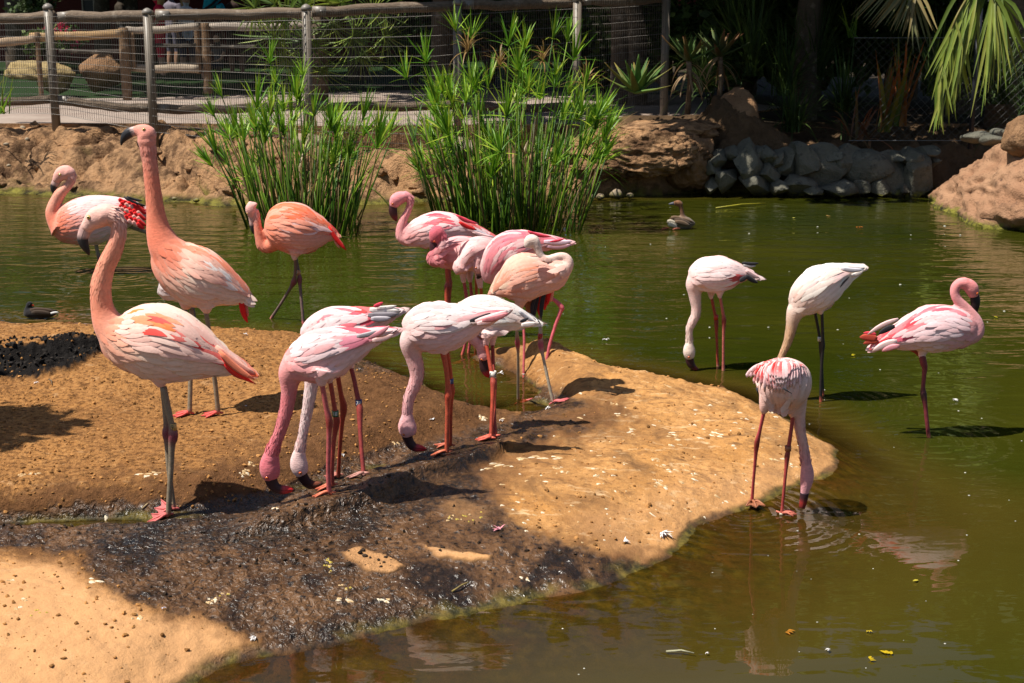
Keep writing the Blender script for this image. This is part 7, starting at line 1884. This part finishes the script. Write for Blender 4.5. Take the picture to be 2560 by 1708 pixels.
def down(px, py, size, c, label, grp='loose feathers lying about', on_water=False):
    g = gnd(px, py, .004) if on_water else isle_hit(px, py); mb = MB(); s = size * mpp(px, py, g.y)
    az = srng.uniform(0, 6.28)
    for i in range(14):
        a = az + srng.normal(0, .7); blade(mb, (0, 0, .002), (math.cos(a), math.sin(a), srng.uniform(.05, .8)), s * srng.uniform(.5, 1.1), s * .10, np.array(c) * srng.uniform(.85, 1.05), srng.uniform(.2, 1.2), 5)
    o = mb.build('feather', M_FEATH); o.location = g + Vector((0, 0, .003)); tag(o, label, 'feather', grp)
WF = (.80, .76, .74)
for (x, y, s, c, lab, w) in ((1655, 1335, 34, WF, 'large wispy white feather at the front edge of the mud lobe', False), (1250, 1327, 24, (.75, .30, .36), 'pink and white curled feather on the black mud', False), (1368, 1022, 14, WF, 'white down feather beside the webbed foot of the peach flamingo', False), (1252, 1052, 12, WF, 'white down tuft by the white banded flamingo', False),
                             (1083, 1052, 12, WF, 'white down tuft near the blue banded flamingo', False), (972, 880, 20, WF, 'fluffy white feather in the wet inlet', False), (860, 1140, 10, WF, 'small white down between the two feeding flamingos', False), (640, 1597, 20, WF, 'white feather on the front shore', False), (408, 1523, 10, (.62, .62, .75), 'bluish white feather on the tan corner of mud', False),
                             (1560, 1358, 20, WF, 'thin white quill on the damp shore', False), (615, 1018, 8, WF, 'tiny white down above the dark shadow', False), (88, 958, 12, WF, 'white feather stuck in the black clods', False), (612, 838, 10, WF, 'white fluff near the back edge of the bank', False), (1515, 850, 12, WF, 'white down floating on the pond in the middle', True), (2384, 1000, 16, WF, 'white feather floating beside the one legged flamingo', True), (1250, 935, 12, WF, 'white down floating in the inlet', True),
                             (2075, 1627, 14, WF, 'white fluff floating on the lower water', True), (1765, 1636, 8, WF, 'small white speck of down on the lower water', True)):
    down(x, y, s, c, lab, on_water=w)
for i, (x, y, s, c, lab) in enumerate(((2218, 1632, 11, (.60, .42, .01), 'large bright yellow leaf floating on the lower water'), (2178, 1648, 8, (.60, .42, .01), 'small yellow leaf below the large yellow one'), (2172, 1578, 5, (.58, .42, .02), 'yellow speck of leaf above the larger two'), (1973, 1580, 9, (.50, .20, .02), 'orange leaf floating on a flamingo reflection'), (2148, 568, 6, (.45, .14, .02), 'orange leaf in front of the stone wall'), (2132, 888, 5, (.62, .50, .02), 'yellow petal behind the flamingo with the streaked back'),
                                       (2290, 1452, 6, (.55, .45, .05), 'pale yellow leaf near the pink reflection'), (2490, 793, 4, (.6, .5, .02), 'yellow petal right of the one legged flamingo'), (1985, 545, 4, (.5, .45, .1), 'pale leaf by the stone wall reflection'), (2070, 540, 5, (.42, .26, .08), 'brown leaf on the water below the wall'))):
    g = gnd(x, y, .005); s_ = s * mpp(x, y, g.y) ; mb = MB()
    for k in range(3): blade(mb, (-s_ * .8 + k * .002, (k - 1) * s_ * .5, .001 * k), (1, (k - 1) * .5, .12), s_ * 1.9, s_ * .55, np.array(c) * (.85 + .12 * k), .25, 5)
    o = mb.build('leaf', M_LEAF); o.location = g; o.rotation_euler = (0, 0, srng.uniform(0, 6)); tag(o, lab, 'leaf', 'leaves floating on the pond')
mb = MB()
for _ in range(95):
    x, y = srng.uniform(1350, 2560), srng.uniform(505, 1700)
    g = gnd(x, y, .002)
    if isle_z(g.x, g.y) > -.02: continue
    s = srng.uniform(1.0, 2.6) * mpp(x, y, g.y); R = V8 * s * np.array([1.4, 1.4, .5]); mb.add([(v[0] + g.x, v[1] + g.y, v[2] + .001) for v in R], F8, np.array((.62, .60, .52)) * srng.uniform(.5, 1.1))
o = mb.build('floating_specks', M_DROP); tag(o, 'pale specks of down and scum drifting on the pond', 'specks', kind='stuff')
for (x0, y0, x1, y1, c, lab, w) in ((1130, 1482, 1172, 1460, (.34, .25, .08), 'dry straw twig at the front shore', False), (355, 1275, 370, 1262, (.40, .30, .16), 'short pale straw beside the front flamingo', False), (122, 950, 130, 965, (.16, .10, .05), 'brown twig in the black clods', False), (1665, 1632, 1735, 1638, (.40, .38, .24), 'pale curved straw floating on the lower water', True)):
    a = gnd(x0, y0, .004) if w else isle_hit(x0, y0); b = gnd(x1, y1, .004) if w else isle_hit(x1, y1)
    mb = MB(); m_ = (b - a) * .5 + Vector((.004, .006, .008)); mb.tube([Vector((0, 0, .004)), m_, b - a + Vector((0, 0, .006))], [.003, .0028, .0018], 5, c); o = mb.build('twig', M_WOOD); o.location = a; tag(o, lab, 'twig')
